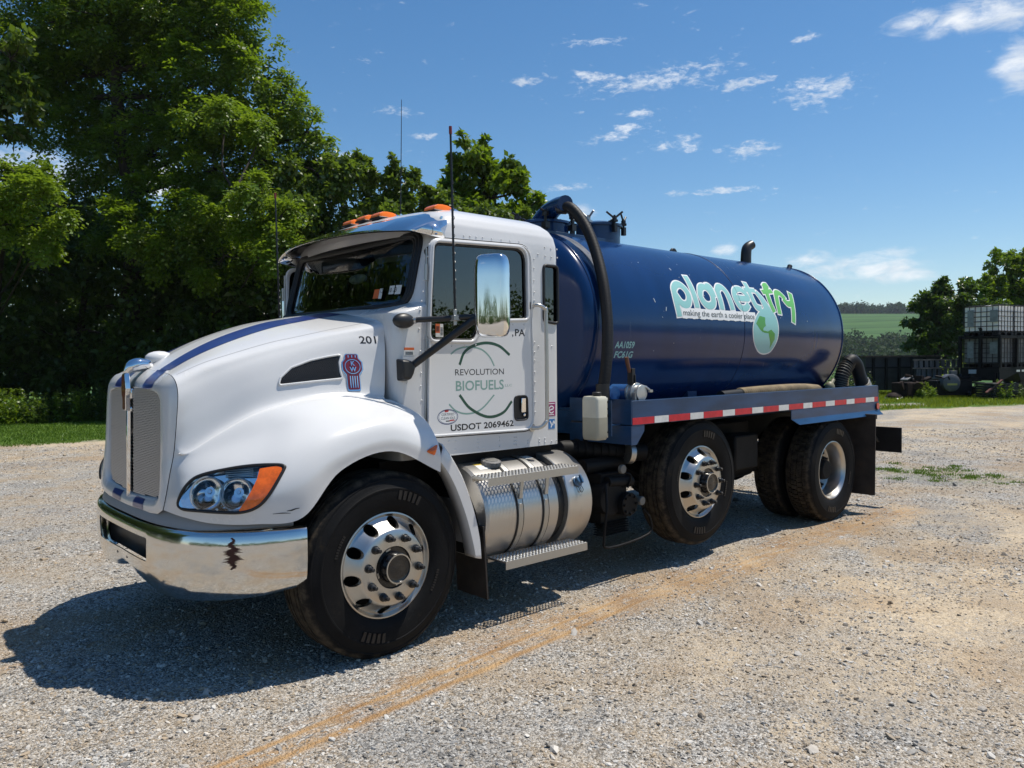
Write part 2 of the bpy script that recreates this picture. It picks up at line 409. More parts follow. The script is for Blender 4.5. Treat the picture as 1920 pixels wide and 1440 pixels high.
landgreen = mat('land_green_vinyl', (0.08, 0.31, 0.04), 0.35, coat=0.2)
vinyl_white = mat('white_vinyl', (0.80, 0.80, 0.78), 0.35, coat=0.2)
interior = mat('cab_interior', (0.018, 0.019, 0.021), 0.7, var=0.2)
seat_m = mat('seat_cloth', (0.035, 0.036, 0.04), 0.8)
jug_m = mat('milky_plastic', (0.58, 0.56, 0.46), 0.4, var=0.06)
fluid_m = mat('milky_plastic_full', (0.36, 0.345, 0.27), 0.4, var=0.08)
rust = mat('rusty_steel', (0.020, 0.012, 0.009), 0.8, spec=0.2, var=0.5, dirt=(0.05, 0.024, 0.014), damt=0.35)
flap_m = mat('muddy_flap', (0.028, 0.022, 0.018), 0.75, var=0.4, dirt=(0.10, 0.06, 0.035), dscale=9, damt=0.5)
cast = mat('cast_alloy', (0.55, 0.54, 0.51), 0.4, metal=0.8, var=0.1)
# ================================================================== ground
F2 = (math.cos(YAW), math.sin(YAW)); R2 = (math.sin(YAW), -math.cos(YAW)); CX0, CY0 = -2.3702, -4.8299
def W2(s, d): return (CX0+R2[0]*s+F2[0]*d, CY0+R2[1]*s+F2[1]*d)           # side, ahead of the viewpoint -> world
def axis_lines(lo, hi, c0, c1, step, growth):
    a = list(np.arange(c0, c1+1e-6, step)); st = step
    while a[-1] < hi: st *= growth; a.append(a[-1]+st)
    st = step; b = []; x = c0
    while x > lo: st *= growth; x -= st; b.append(x)
    return np.array(b[::-1]+a)
sl_ = axis_lines(-1500, 1500, -9, 11, .10, 1.10); dl_ = axis_lines(-300, 42, -2.0, 16, .10, 1.05)
Sg, Dg = np.meshgrid(sl_, dl_, indexing='ij'); Xg = CX0+R2[0]*Sg+F2[0]*Dg; Yg = CY0+R2[1]*Sg+F2[1]*Dg
def lump(x, y, seed, sc, n=5):
    r = np.random.default_rng(seed); o = 0
    for k in range(n):
        a = r.uniform(0, 2*PI); f = sc*1.6**k; o = o+np.sin((x*math.cos(a)+y*math.sin(a))*f+r.uniform(0, 6))*np.sin((x*math.sin(a)-y*math.cos(a))*f*1.1+r.uniform(0, 6))/1.5**k
    return o
Zg = .012*lump(Xg, Yg, 1, .9)*np.clip((np.hypot(Sg, Dg)-1)/4, 0, 1)-.004
near_truck = np.exp(-((Yg/2.2)**2))*((Xg > -3) & (Xg < 8)); Zg = Zg*(1-near_truck)-.002*near_truck
me = fastmesh('ground', np.stack([Xg, Yg, Zg], -1).reshape(-1, 3), (lambda m, n: np.stack([(np.arange(m-1)[:, None]*n+np.arange(n-1)).ravel()+k for k in (0, n, n+1, 1)], 1))(*Xg.shape))
me.polygons.foreach_set('use_smooth', [True]*len(me.polygons))
def ground_material():
    m = bpy.data.materials.new('gravel_yard'); m.use_nodes = True; T = NT(m.node_tree); b = T.n['Principled BSDF']
    g = T.new('ShaderNodeNewGeometry'); P = g.outputs['Position']; sp = T.new('ShaderNodeSeparateXYZ'); T.link(P, sp.inputs[0]); X, Y = sp.outputs[0], sp.outputs[1]
    d = T.math('ADD', T.math('MULTIPLY', T.math('SUBTRACT', X, CX0), F2[0]), T.math('MULTIPLY', T.math('SUBTRACT', Y, CY0), F2[1]))
    s = T.math('ADD', T.math('MULTIPLY', T.math('SUBTRACT', X, CX0), R2[0]), T.math('MULTIPLY', T.math('SUBTRACT', Y, CY0), R2[1]))
    # stones in three sizes
    v1 = T.voro(P, 70); v2 = T.voro(P, 125); v3 = T.voro(P, 34); vbig = T.noise(P, 5, 4)
    def stone(v):
        c = T.new('ShaderNodeSeparateColor'); T.link(v.outputs['Color'], c.inputs[0]); return c.outputs[0], c.outputs[1]
    a1, h1 = stone(v1); a2, h2 = stone(v2); a3, h3 = stone(v3)
    tone = T.math('ADD', T.math('MULTIPLY', a1, .5), T.math('MULTIPLY', a2, .5))
    grey = T.mix(T.rng(tone, .15, .85), (.065, .062, .058), (.66, .635, .59))
    grey = T.mix(T.math('MULTIPLY', T.rng(h1, .75, .8), .45), grey, (.43, .35, .26))
    grey = T.mix(T.rng(vbig, .35, .75, 0, .25), grey, (.36, .33, .29))
    right = T.math('MULTIPLY', T.rng(Y, -.7, -3.2), T.rng(X, -1.2, 2.4))           # the worn, dusty corner of the yard
    # tan fines showing through
    fine = T.mix(T.rng(T.noise(P, 30, 5, .7), .3, .7), (.40, .31, .20), (.66, .54, .38))
    fine = T.mix(T.math('MULTIPLY', T.rng(a1, .80, .9), .6), fine, (.22, .20, .18))
    n1 = T.noise(P, .42, 6, .62); n2 = T.noise(P, 2.6, 6, .68); n3 = T.noise(P, 14, 3, .6)
    br = T.math('ADD', T.math('ADD', T.math('MULTIPLY', n1, .5), T.math('MULTIPLY', n2, .35)), T.math('MULTIPLY', n3, .15))
    farr = T.rng(d, 9, 15)
    bias = T.math('ADD', T.math('MULTIPLY', right, .13), T.math('MULTIPLY', farr, .10))
    dirtm = T.math('MULTIPLY', T.rng(T.math('ADD', br, bias), .53, .70), .85)
    grey = T.mix(T.rng(T.math('ADD', T.noise(P, 1.1, 6, .7), T.math('MULTIPLY', right, .10)), .40, .62, 0, .75), grey, T.mix(.62, grey, (.43, .33, .21)))
    col = T.mix(dirtm, grey, fine)
    patch = T.noise(P, .55, 4, .6); col = T.mix(T.rng(T.math('ADD', patch, T.math('MULTIPLY', right, .05)), .52, .66, 0, .75), col, T.mix(.6, col, (.33, .225, .13))); col = T.mix(T.rng(patch, .47, .34, 0, .7), col, T.mix(.5, col, (.17, .168, .165)))
    # wheel tracks of orange clay, along the lorry
    orange_c = T.mix(T.rng(n2, .35, .65), (.33, .19, .085), (.48, .31, .155))
    def track(x0, y0, x1, y1, w, amp, thr, warp=.10):
        L = math.hypot(x1-x0, y1-y0); ux, uy = (x1-x0)/L, (y1-y0)/L
        dx = T.math('SUBTRACT', X, x0); dy = T.math('SUBTRACT', Y, y0)
        u = T.math('ADD', T.math('MULTIPLY', dx, ux), T.math('MULTIPLY', dy, uy)); v = T.math('SUBTRACT', T.math('MULTIPLY', dy, ux), T.math('MULTIPLY', dx, uy))
        v = T.math('ADD', v, T.math('MULTIPLY', T.math('SUBTRACT', T.noise(P, .8, 3), .5), warp*3))
        v = T.math('ADD', v, T.math('MULTIPLY', T.math('SUBTRACT', n2, .5), w*1.6)); q = T.rng(T.math('ABSOLUTE', v), w*1.25, w*.05); e = T.math('MULTIPLY', T.rng(u, -.4, .3), T.rng(u, L+.5, L-.4))
        st = T.noise(T.scalevec(P, (1.2, 9, 1)), 2.2, 6, .7)
        return T.math('MULTIPLY', T.math('MULTIPLY', q, e), T.rng(T.math('ADD', T.math('MULTIPLY', st, .65), T.math('MULTIPLY', n3, .35)), thr, thr+.17, 0, amp))
    trs = [track(-1.6, -1.86, 2.0, -1.50, .040, 1.0, .26, .012), track(-1.6, -1.72, 2.0, -1.36, .032, 1.0, .28, .012), track(-2.2, -1.95, .9, -1.42, .20, .75, .40, .05), track(.6, -1.46, 6.6, -1.42, .34, .8, .38), track(-2.6, -.05, .4, .55, .10, .7, .44), track(-5, 2.1, 3, 2.9, .25, .55, .48), track(-6, 4.4, 4, 5.6, .35, .5, .46), track(-4, 8.5, 10, 13.2, .8, .5, .45), track(-4, 10.5, 9, 14.3, .8, .5, .45), track(6.2, -1.4, 9.5, .8, .6, .55, .45), track(10, -2, 22, 2.0, .7, .6, .46), track(2.6, -2.6, 7.5, -2.2, .3, .45, .5), track(1.5, -3.5, 6, -3.4, .3, .4, .5)]
    tm = trs[0]
    for t in trs[1:]: tm = T.math('MAXIMUM', tm, t)
    col = T.mix(tm, col, orange_c)
    # grass verge beyond the yard, ragged edge, plus a few weedy patches
    edge = T.math('ADD', T.math('SUBTRACT', d, T.math('ADD', T.math('MULTIPLY', s, .366), 20.2)), T.math('MULTIPLY', T.math('SUBTRACT', T.noise(P, .7, 6, .7), .5), 2.4))
    gm_ = T.rng(edge, -.25, .35)
    gap = T.math('MULTIPLY', T.rng(T.math('ABSOLUTE', T.math('SUBTRACT', s, 13.2)), 1.9, 1.2), T.rng(T.math('ABSOLUTE', T.math('SUBTRACT', edge, 2.1)), .9, .5))
    gm_ = T.math('MULTIPLY', gm_, T.math('SUBTRACT', 1.0, T.math('MULTIPLY', gap, .9)))
    px_, py_ = 9.4, -.9
    pd = T.math('SQRT', T.math('ADD', T.math('POWER', T.math('SUBTRACT', X, px_), 2.0), T.math('POWER', T.math('MULTIPLY', T.math('SUBTRACT', Y, py_), .6), 2.0)))
    gm_ = T.math('MAXIMUM', gm_, T.math('MULTIPLY', T.rng(pd, 1.1, .2), T.rng(n3, .48, .62, 0, .75)))
    gcol = T.mix(T.rng(T.noise(P, 1.1, 5), .3, .7), (.060, .125, .012), (.10, .18, .022)); gcol = T.mix(T.rng(n3, .45, .75, 0, .7), gcol, (.13, .19, .035))
    gcol = T.mix(T.rng(T.noise(T.scalevec(P, (.4, 1.6, 1)), 1.2, 3), .45, .65, 0, .5), gcol, (.06, .12, .012))
    col = T.mix(gm_, col, gcol); T.link(col, b.inputs['Base Color']); b.inputs['Roughness'].default_value = .9; b.inputs['Specular IOR Level'].default_value = .25
    hh = T.math('ADD', T.math('ADD', T.math('MULTIPLY', T.math('SUBTRACT', 1.0, T.math('MULTIPLY', v1.outputs['Distance'], 1.0)), .5), T.math('MULTIPLY', T.math('SUBTRACT', 1.0, v2.outputs['Distance']), .3)), T.math('MULTIPLY', T.math('ADD', a1, a3), .25))
    hh = T.math('MULTIPLY', hh, T.math('SUBTRACT', 1.0, T.math('MULTIPLY', dirtm, .55)))
    bn = T.new('ShaderNodeBump'); bn.inputs['Strength'].default_value = 1.0; bn.inputs['Distance'].default_value = .022; T.link(hh, bn.inputs['Height']); T.link(bn.outputs[0], b.inputs['Normal'])
    return m
gmat = ground_material(); me.materials.append(gmat); ground = tag(link('ground', me), kind='structure')
# ---- loose stones lying on the yard: instanced in one object, thinner with distance and over the dusty parts
def stones_material():
    m = bpy.data.materials.new('loose_stone'); m.use_nodes = True; T = NT(m.node_tree); b = T.n['Principled BSDF']; oi = T.new('ShaderNodeObjectInfo'); r = oi.outputs['Random']
    r2 = T.math('FRACT', T.math('MULTIPLY', r, 37.7)); c = T.mix(T.rng(r, 0, 1, smooth=False), (.085, .083, .080), (.64, .62, .58)); c = T.mix(T.rng(r2, .72, .74), c, (.36, .29, .21)); c = T.mix(T.rng(r2, .965, .975), c, (.68, .65, .60)); c = T.mix(.12, c, (.40, .31, .21))
    gp = T.new('ShaderNodeNewGeometry').outputs['Position']; pt = T.noise(gp, .55, 4, .6); p2 = T.noise(gp, 1.1, 6, .7)   # dust from the same patches as the yard
    dust = T.math('MAXIMUM', T.rng(pt, .50, .64, 0, .62), T.rng(p2, .44, .62, 0, .55)); c = T.mix(dust, c, T.mix(.6, c, (.40, .29, .175))); c = T.mix(T.rng(pt, .47, .34, 0, .6), c, T.mix(.5, c, (.15, .15, .15)))
    T.link(c, b.inputs['Base Color']); b.inputs['Roughness'].default_value = .85; b.inputs['Specular IOR Level'].default_value = .3; return m
NS = 240000
r = RNG.random(NS); dd = 1.9+ (r**1.9)*16.0; ss = (RNG.random(NS)*2-1)*(.72*dd+.5); x = CX0+R2[0]*ss+F2[0]*dd; y = CY0+R2[1]*ss+F2[1]*dd
clump = lump(x, y, 5, 1.3, 4)+.6*lump(x, y, 6, 5.0, 3); worn = np.clip((-y-.9)/2.6, 0, 1)*np.clip((x+.3)/2.7, 0, 1); trk = np.exp(-((y+1.5-.05*np.clip(x, -3, 0))/.16)**2)*(x > -2.2)*(x < 6.6)
lawn = dd > ss*.366+19.6; thin = np.maximum(np.exp(-((y+1.86-.1*(x+1.6))/.035)**2), np.exp(-((y+1.72-.1*(x+1.6))/.03)**2))*(x > -1.9)*(x < 2.2)
keep = (RNG.random(NS) < np.clip(.72+.28*clump-.30*worn-.50*trk-.9*thin, .06, 1)) & ~lawn
x, y, dd = x[keep], y[keep], dd[keep]; n = len(x)
size = .0035*np.exp(RNG.normal(0, .42, n))*(1+.05*dd); big = RNG.random(n) < .008; size[big] *= 2.2
pm = bpy.data.meshes.new('gravel'); pm.vertices.add(n)
def ground_z(x, y): 
    sg = (x-CX0)*R2[0]+(y-CY0)*R2[1]; dg = (x-CX0)*F2[0]+(y-CY0)*F2[1]
    z = .012*lump(x, y, 1, .9)*np.clip((np.hypot(sg, dg)-1)/4, 0, 1)-.004; nt = np.exp(-((y/2.2)**2))*((x > -3) & (x < 8)); return z*(1-nt)-.002*nt
pm.vertices.foreach_set('co', np.stack([x, y, ground_z(x, y)+size*.22], 1).astype(np.float32).ravel())
for nm, arr in (('rot', np.stack([RNG.normal(0, .35, n), RNG.normal(0, .35, n), RNG.random(n)*6.28], 1)), ('scl', np.stack([size*RNG.uniform(.9, 1.9, n), size*RNG.uniform(.7, 1.2, n), size*RNG.uniform(.4, .8, n)], 1))):
    a = pm.attributes.new(nm, 'FLOAT_VECTOR', 'POINT'); a.data.foreach_set('vector', arr.astype(np.float32).ravel())
a = pm.attributes.new('pick', 'INT', 'POINT'); a.data.foreach_set('value', RNG.integers(0, 5, n).astype(np.int32))
gravel = tag(link('gravel', pm), kind='stuff')
ng = bpy.data.node_groups.new('scatter_stones', 'GeometryNodeTree'); ng.interface.new_socket('Geometry', in_out='INPUT', socket_type='NodeSocketGeometry'); ng.interface.new_socket('Geometry', in_out='OUTPUT', socket_type='NodeSocketGeometry')
N = ng.nodes; gi = N.new('NodeGroupInput'); go = N.new('NodeGroupOutput'); iop = N.new('GeometryNodeInstanceOnPoints'); smn = N.new('GeometryNodeSetMaterial'); smn.inputs['Material'].default_value = stones_material()
g2i = N.new('GeometryNodeGeometryToInstance')
for k in range(5):
    ico = N.new('GeometryNodeMeshIcoSphere'); ico.inputs['Radius'].default_value = 1.0; ico.inputs['Subdivisions'].default_value = 2 if k == 0 else 1
    pos = N.new('GeometryNodeInputPosition'); nz = N.new('ShaderNodeTexNoise'); nz.noise_dimensions = '4D'; nz.inputs['W'].default_value = k*7.3; nz.inputs['Scale'].default_value = 1.1
    sb = N.new('ShaderNodeVectorMath'); sb.operation = 'SUBTRACT'; sb.inputs[1].default_value = (.5, .5, .5); sca = N.new('ShaderNodeVectorMath'); sca.operation = 'SCALE'; sca.inputs['Scale'].default_value = 1.5
    st = N.new('GeometryNodeSetPosition'); ng.links.new(pos.outputs[0], nz.inputs['Vector']); ng.links.new(nz.outputs['Color'], sb.inputs[0]); ng.links.new(sb.outputs[0], sca.inputs[0]); ng.links.new(sca.outputs[0], st.inputs['Offset']); ng.links.new(ico.outputs['Mesh'], st.inputs['Geometry']); ng.links.new(st.outputs[0], g2i.inputs[0])
def attr(nm, t): a = N.new('GeometryNodeInputNamedAttribute'); a.data_type = t; a.inputs['Name'].default_value = nm; return a.outputs[0]
ng.links.new(gi.outputs[0], iop.inputs['Points']); ng.links.new(g2i.outputs[0], iop.inputs['Instance']); iop.inputs['Pick Instance'].default_value = True
ng.links.new(attr('pick', 'INT'), iop.inputs['Instance Index']); ng.links.new(attr('scl', 'FLOAT_VECTOR'), iop.inputs['Scale'])
e2r = N.new('FunctionNodeEulerToRotation'); ng.links.new(attr('rot', 'FLOAT_VECTOR'), e2r.inputs[0]); ng.links.new(e2r.outputs[0], iop.inputs['Rotation'])
ng.links.new(iop.outputs[0], smn.inputs['Geometry']); ng.links.new(smn.outputs[0], go.inputs[0]); md = gravel.modifiers.new('stones', 'NODES'); md.node_group = ng
# ================================================================== the tanker truck
truck = tag(empty('tanker_truck', (2.7, 0, 0)), 'white tanker truck with a navy blue tank parked on the gravel', 'truck')
TOFF = Vector((-2.7, 0, 0))
def part(o, parent=truck):
    """hang a part modelled in world coordinates under its thing or part"""
    o.parent = parent
    if parent is truck: o.location = Vector(o.location)+TOFF
    return o
def TB(mb, name, m, parent=truck, **kw): return part(mb.build(name, m, None, **kw), parent)
YC = -0.96
# ------------------------------------------------------------------ hood and wings: one pressed shell
HOOD = [
[(-.905,0,1.628),(-.75,0,1.722),(-.593,0,1.80),(-.43,0,1.862),(-.258,0,1.913),(-.097,0,1.945),(.071,0,1.973),(.22,0,1.995)],
[(-.9,-.22,1.611),(-.75,-.22,1.705),(-.593,-.22,1.784),(-.43,-.22,1.847),(-.258,-.22,1.9),(-.097,-.22,1.932),(.071,-.22,1.961),(.22,-.22,1.983)],
[(-.935,-.53,1.587),(-.778,-.54,1.657),(-.621,-.56,1.709),(-.419,-.595,1.77),(-.268,-.63,1.805),(-.099,-.67,1.844),(.08,-.71,1.882),(.235,-.76,1.918)],
[(-.935,-.61,1.505),(-.791,-.61,1.573),(-.653,-.635,1.629),(-.484,-.67,1.687),(-.326,-.71,1.731),(-.147,-.755,1.778),(.033,-.80,1.81),(.2,-.845,1.80)],
[(-.948,-.62,1.351),(-.834,-.64,1.402),(-.685,-.67,1.484),(-.535,-.71,1.553),(-.367,-.755,1.595),(-.191,-.80,1.623),(-.002,-.835,1.636),(.185,-.87,1.618)],
[(-.96,-.615,1.21),(-.91,-.66,1.187),(-.76,-.70,1.281),(-.596,-.75,1.375),(-.424,-.80,1.43),(-.242,-.84,1.463),(-.043,-.87,1.466),(.163,-.90,1.437)],
[(-.967,-.61,1.154),(-.897,-.70,1.161),(-.744,-.80,1.221),(-.581,-.90,1.287),(-.426,-.99,1.339),(-.206,-1.03,1.372),(.082,-1.04,1.389),(.318,-1.05,1.33)],
[(-.981,-.605,1.084),(-.934,-.745,1.071),(-.82,-.88,1.109),(-.687,-1.0,1.14),(-.534,-1.11,1.186),(-.324,-1.15,1.27),(.021,-1.16,1.321),(.341,-1.15,1.223)],
[(-1.0,-.59,.959),(-.97,-.77,.975),(-.883,-.93,.971),(-.749,-1.07,.986),(-.545,-1.185,1.043),(-.339,-1.2,1.162),(.011,-1.2,1.235),(.345,-1.2,1.117)],
[(-1.013,-.58,.883),(-.971,-.76,.865),(-.882,-.92,.843),(-.728,-1.08,.841),(-.527,-1.19,.863),(-.308,-1.2,1.083),(.01,-1.2,1.158),(.343,-1.2,1.007)]]
def hood_surface(nu=8, nv=8):
    A = catmull(np.array(HOOD), nv); A = catmull(np.swapaxes(A, 0, 1), nu); return A      # [station][line from crown to edge]
L3b_, L4_, L4b_ = np.array(HOOD[4]), np.array(HOOD[5]), np.array(HOOD[6])
crease = np.array([.0, .6, 1, 1, 1, 1, 1, 1])[:, None]                 # tighter fold where the bonnet side meets the wing
HOOD.insert(6, (L4_*.70+L4b_*.30+crease*np.array([-.004, .004, .014])).tolist()); HOOD.insert(5, (L4_*.76+L3b_*.24+crease*np.array([.004, .012, .0])).tolist())
HS = hood_surface()
near = HS[:, ::-1]; far = HS[:, 1:].copy(); far[..., 1] *= -1
HF = np.concatenate([near, far], 1)                                   # whole width
hn_mb = MB(); hn_mb.grid(HF)
h_bvh = BVHTree.FromPolygons([Vector(v) for v in hn_mb.v], hn_mb.f)
shell_bvh = h_bvh
gx = np.gradient(HF, axis=0); gy = np.gradient(HF, axis=1); Nn = np.cross(gx, gy); Nn /= np.linalg.norm(Nn, axis=2)[..., None]+1e-9
if Nn[20, HF.shape[1]//2, 2] < 0: Nn = -Nn
Hin = HF-Nn*0.012
def closed_shell(A, B):
    m, n = A.shape[:2]; V = list(A.reshape(-1, 3))+list(B.reshape(-1, 3)); o = m*n; Fc = []
    for i in range(m-1):
        for j in range(n-1):
            a, b, c, d = i*n+j, i*n+j+1, (i+1)*n+j+1, (i+1)*n+j
            Fc += [(a, b, c, d), (d+o, c+o, b+o, a+o)]
    ring = [j for j in range(n)]+[i*n+n-1 for i in range(1, m)]+[(m-1)*n+j for j in range(n-2, -1, -1)]+[i*n for i in range(m-2, 0, -1)]
    for k in range(len(ring)):
        a, b = ring[k], ring[(k+1) % len(ring)]; Fc.append((a, a+o, b+o, b))
    mb = MB(); mb.v = [tuple(p) for p in V]; mb.f = Fc; return mb
hood_me = closed_shell(HF, Hin).mesh('hood'); hood_me.materials.append(white)
# head lamp openings
HLO = [(-0.985,-0.724,0.925),(-0.981,-0.733,0.964),(-0.96,-0.755,1.018),(-0.921,-0.778,1.063),(-0.875,-0.824,1.088),(-0.808,-0.896,1.109),(-0.738,-0.961,1.124),(-0.67,-1.029,1.132),(-0.608,-1.094,1.133),(-0.59,-1.117,1.126),(-0.592,-1.125,1.114),(-0.637,-1.13,1.048),(-0.677,-1.123,0.987),(-0.709,-1.106,0.945),(-0.745,-1.078,0.918),(-0.791,-1.037,0.904),(-0.846,-0.98,0.903),(-0.926,-0.867,0.907),(-0.972,-0.766,0.908)]
NHL = Vector((-0.62, -0.785, 0.0)).normalized(); EHL = Vector((-NHL.y, NHL.x, 0)); EHL = EHL if EHL.x > 0 else -EHL
OHL = Vector((-0.80, -0.93, 1.02))
hl2 = [((Vector(p)-OHL).dot(EHL), p[2]-OHL.z) for p in HLO]
hl2 = [tuple(p) for p in catmull(hl2, 3, closed=True)]
def hl_pt(u, v, d, sy=1):
    p = OHL+EHL*u+NHL*d; return (p.x, p.y*sy, p.z+v)
def hl_surf(u, v, off=0.0, sy=1, fallback=0.0):
    o = Vector(hl_pt(u, v, 0.6)); hit = shell_bvh.ray_cast(o, -NHL)
    if hit[0] is None: return hl_pt(u, v, fallback+off, sy)
    p = hit[0]+NHL*off; return (p.x, p.y*sy, p.z)
cut = []
for sy in (1, -1):
    c = MB(); c.prism([(u*.965, v*.965) for u, v in hl2], lambda u, v: hl_pt(u, v, -.17, sy), lambda u, v: hl_pt(u, v, .35, sy))
    me = c.mesh('c'); me.materials.append(black); cut.append(me)
hood_me = boolean(hood_me, cut)
hood = part(finish('hood', hood_me, None, None, smooth=38))
h_bvh = BVHTree.FromPolygons([v.co.copy() for v in hood_me.vertices], [tuple(p.vertices) for p in hood_me.polygons])   # as cut and triangulated
def on_hood(p, d, off):
    hit = h_bvh.ray_cast(Vector(p), Vector(d))
    q = hit[0] if hit[0] is not None else Vector(p)+Vector(d)*1.0
    n = hit[1] if hit[0] is not None else -Vector(d)
    if n.dot(Vector(d)) > 0: n = -n
    return tuple(q+n*off)
def hood_side(off): return lambda x, z: on_hood((x, -2.0, z), (0, 1, 0), off)
# stripes over the hood
for sy in (1, -1):
    s = MB(); xs = np.linspace(-.885, .20, 40)
    G = [[on_hood((x, sy*(-(.262)+o), 3.0), (0, 0, -1), .0022) for o in np.linspace(-.085, .085, 5)] for x in xs]
    s.grid(G); TB(s, 'stripe', stripe_blue, hood)
# crease beads, scratches, number
panel_line = mat('panel_gap_grey', (.22, .22, .22), .6)
sc = MB()
ribbon(sc, [(-.66, .891), (-.62, .893), (-.585, .890)], [.002, .005, .002], hood_side(.002))
ribbon(sc, [(-.60, .903), (-.58, .905), (-.565, .910), (-.545, .913)], [.003, .007, .006, .003], hood_side(.002))
TB(sc, 'scratch', black, hood, smooth=0)
part(text('unit_number', '201', .062, ink, None, lambda u, v: hood_side(.0009)(.045+u, 1.766+v), bold=.016, width=.10, dense=.012), hood)
for pts in ([tuple(p) for p in HS[::4, 16, [0, 2]]],):                # fine pressed line where the bonnet top meets its side
    for sy in (1, -1):
        cl = MB(); G = [[on_hood((p[0], sy*(p[1]+o), 3.0), (0, 0, -1), .0008) for o in (-.0018, .0018)] for p in HS[1:-2, 16]]; cl.grid(G); TB(cl, 'panel_line', panel_line, hood, smooth=0)
cl = MB(); ribbon(cl, [(.05, 1.420), (.12, 1.418), (.19, 1.405), (.25, 1.375)], [.001, .004, .004, .002], lambda x, z: on_hood((x, -2.0, z), (0, 1, 0), .0008), 6); TB(cl, 'panel_line', panel_line, hood, smooth=0)
# side intake: recessed mesh panel with a rim
vent2 = [(-0.433,1.531),(-0.416,1.572),(-0.355,1.625),(-0.252,1.664),(-0.16,1.684),(-0.079,1.697),(-0.098,1.651),(-0.098,1.60),(-0.088,1.562),(-0.269,1.547),(-.35,1.539)]
vent_o = rpoly(vent2, .012, 3)
def scaled(poly, k): c = np.mean(np.asarray(poly), 0); return [tuple(c+(np.asarray(p)-c)*k) for p in poly]
for sy in (1, -1):
    def vs(off, sy=sy):
        f = hood_side(off); return lambda x, z: (lambda p: (p[0], p[1]*sy, p[2]))(f(x, z))
    v = MB(); fill(v, vent_o, vs(.003), 3); ve = TB(v, 'hood_vent', black, hood)
    r = MB(); r.tube([vs(.003)(*p) for p in scaled(vent_o, 1.04)], .0065, 8, closed=True); TB(r, 'vent_rim', white, hood, smooth=80)
    g = MB()
    inside = lambda x, z: sum(((a[1] > z) != (b[1] > z)) and (x < (b[0]-a[0])*(z-a[1])/(b[1]-a[1]+1e-12)+a[0]) for a, b in zip(vent_o, vent_o[1:]+vent_o[:1])) % 2
    for i, z in enumerate(np.arange(1.535, 1.70, .0085)):
        for x in np.arange(-.43, -.08, .010):
            x += (i % 2)*.005
            if inside(x, z) and inside(x+.009, z) and inside(x, z-.006) and inside(x, z+.006):
                a, b, c2, d = (vs(.006)(x+p, z+q) for p, q in ((-.0036, 0), (0, .003), (.0036, 0), (0, -.003)))
                e = vs(.0035)(x, z); g.add([a, b, c2, d, e], [(0, 1, 4), (1, 2, 4), (2, 3, 4), (3, 0, 4)])
    tag(TB(g, 'vent_mesh', mat('vent_mesh_black', (.02, .02, .021), .35) if 'vent_mesh_black' not in MATS else MATS['vent_mesh_black'], hood, smooth=0), kind='stuff')
# round badge with a ribbed tail on the hood side
for sy in (1, -1):
    def bs(off, sy=sy):
        f = hood_side(off)
        def g(u, v):
            p = f(-.018+u, 1.628+v); return (p[0], p[1]*sy, p[2])
        return g
    ring = [(.056*math.cos(a), .052*math.sin(a)) for a in np.linspace(0, 2*PI, 33)[:-1]]
    shape = rpoly([(-.036, .072), (.036, .072), (.036, .048), (.056, .025), (.056, -.02), (.036, -.046), (.036, -.135), (-.036, -.135), (-.036, -.046), (-.056, -.02), (-.056, .025), (-.036, .048)], .012, 3)
    b = MB(); fill(b, [(u*1.14, v*1.06-.001) for u, v in shape], bs(.004), 3, (0, 0)); bd = TB(b, 'hood_badge', chrome, hood, smooth=60)
    b = MB(); fill(b, shape, bs(.0065), 3, (0, 0)); bf = TB(b, 'badge_face', maroon, hood)
    b = MB()
    ribbon(b, [(.045*math.cos(a), .041*math.sin(a)) for a in np.linspace(0, 2*PI, 25)[:-1]], .004, bs(.0085), 2, closed=True)
    for x in (-.021, -.007, .007, .021): ribbon(b, [(x, -.125), (x, -.055)], .006, bs(.012), caps=False)
    for x in (-.021, 0, .021): ribbon(b, [(x, .052), (x, .066)], .006, bs(.012), caps=False)
    TB(b, 'badge_rib', chrome, hood, smooth=0)
    if sy == 1:
        part(text('badge_letter', 'K', .036, chrome, None, lambda u, v: bs(.012)(u, v+.006), align='CENTER', bold=.03), hood)
        part(text('badge_letter', 'W', .036, chrome, None, lambda u, v: bs(.012)(u, v-.028), align='CENTER', bold=.03), hood)
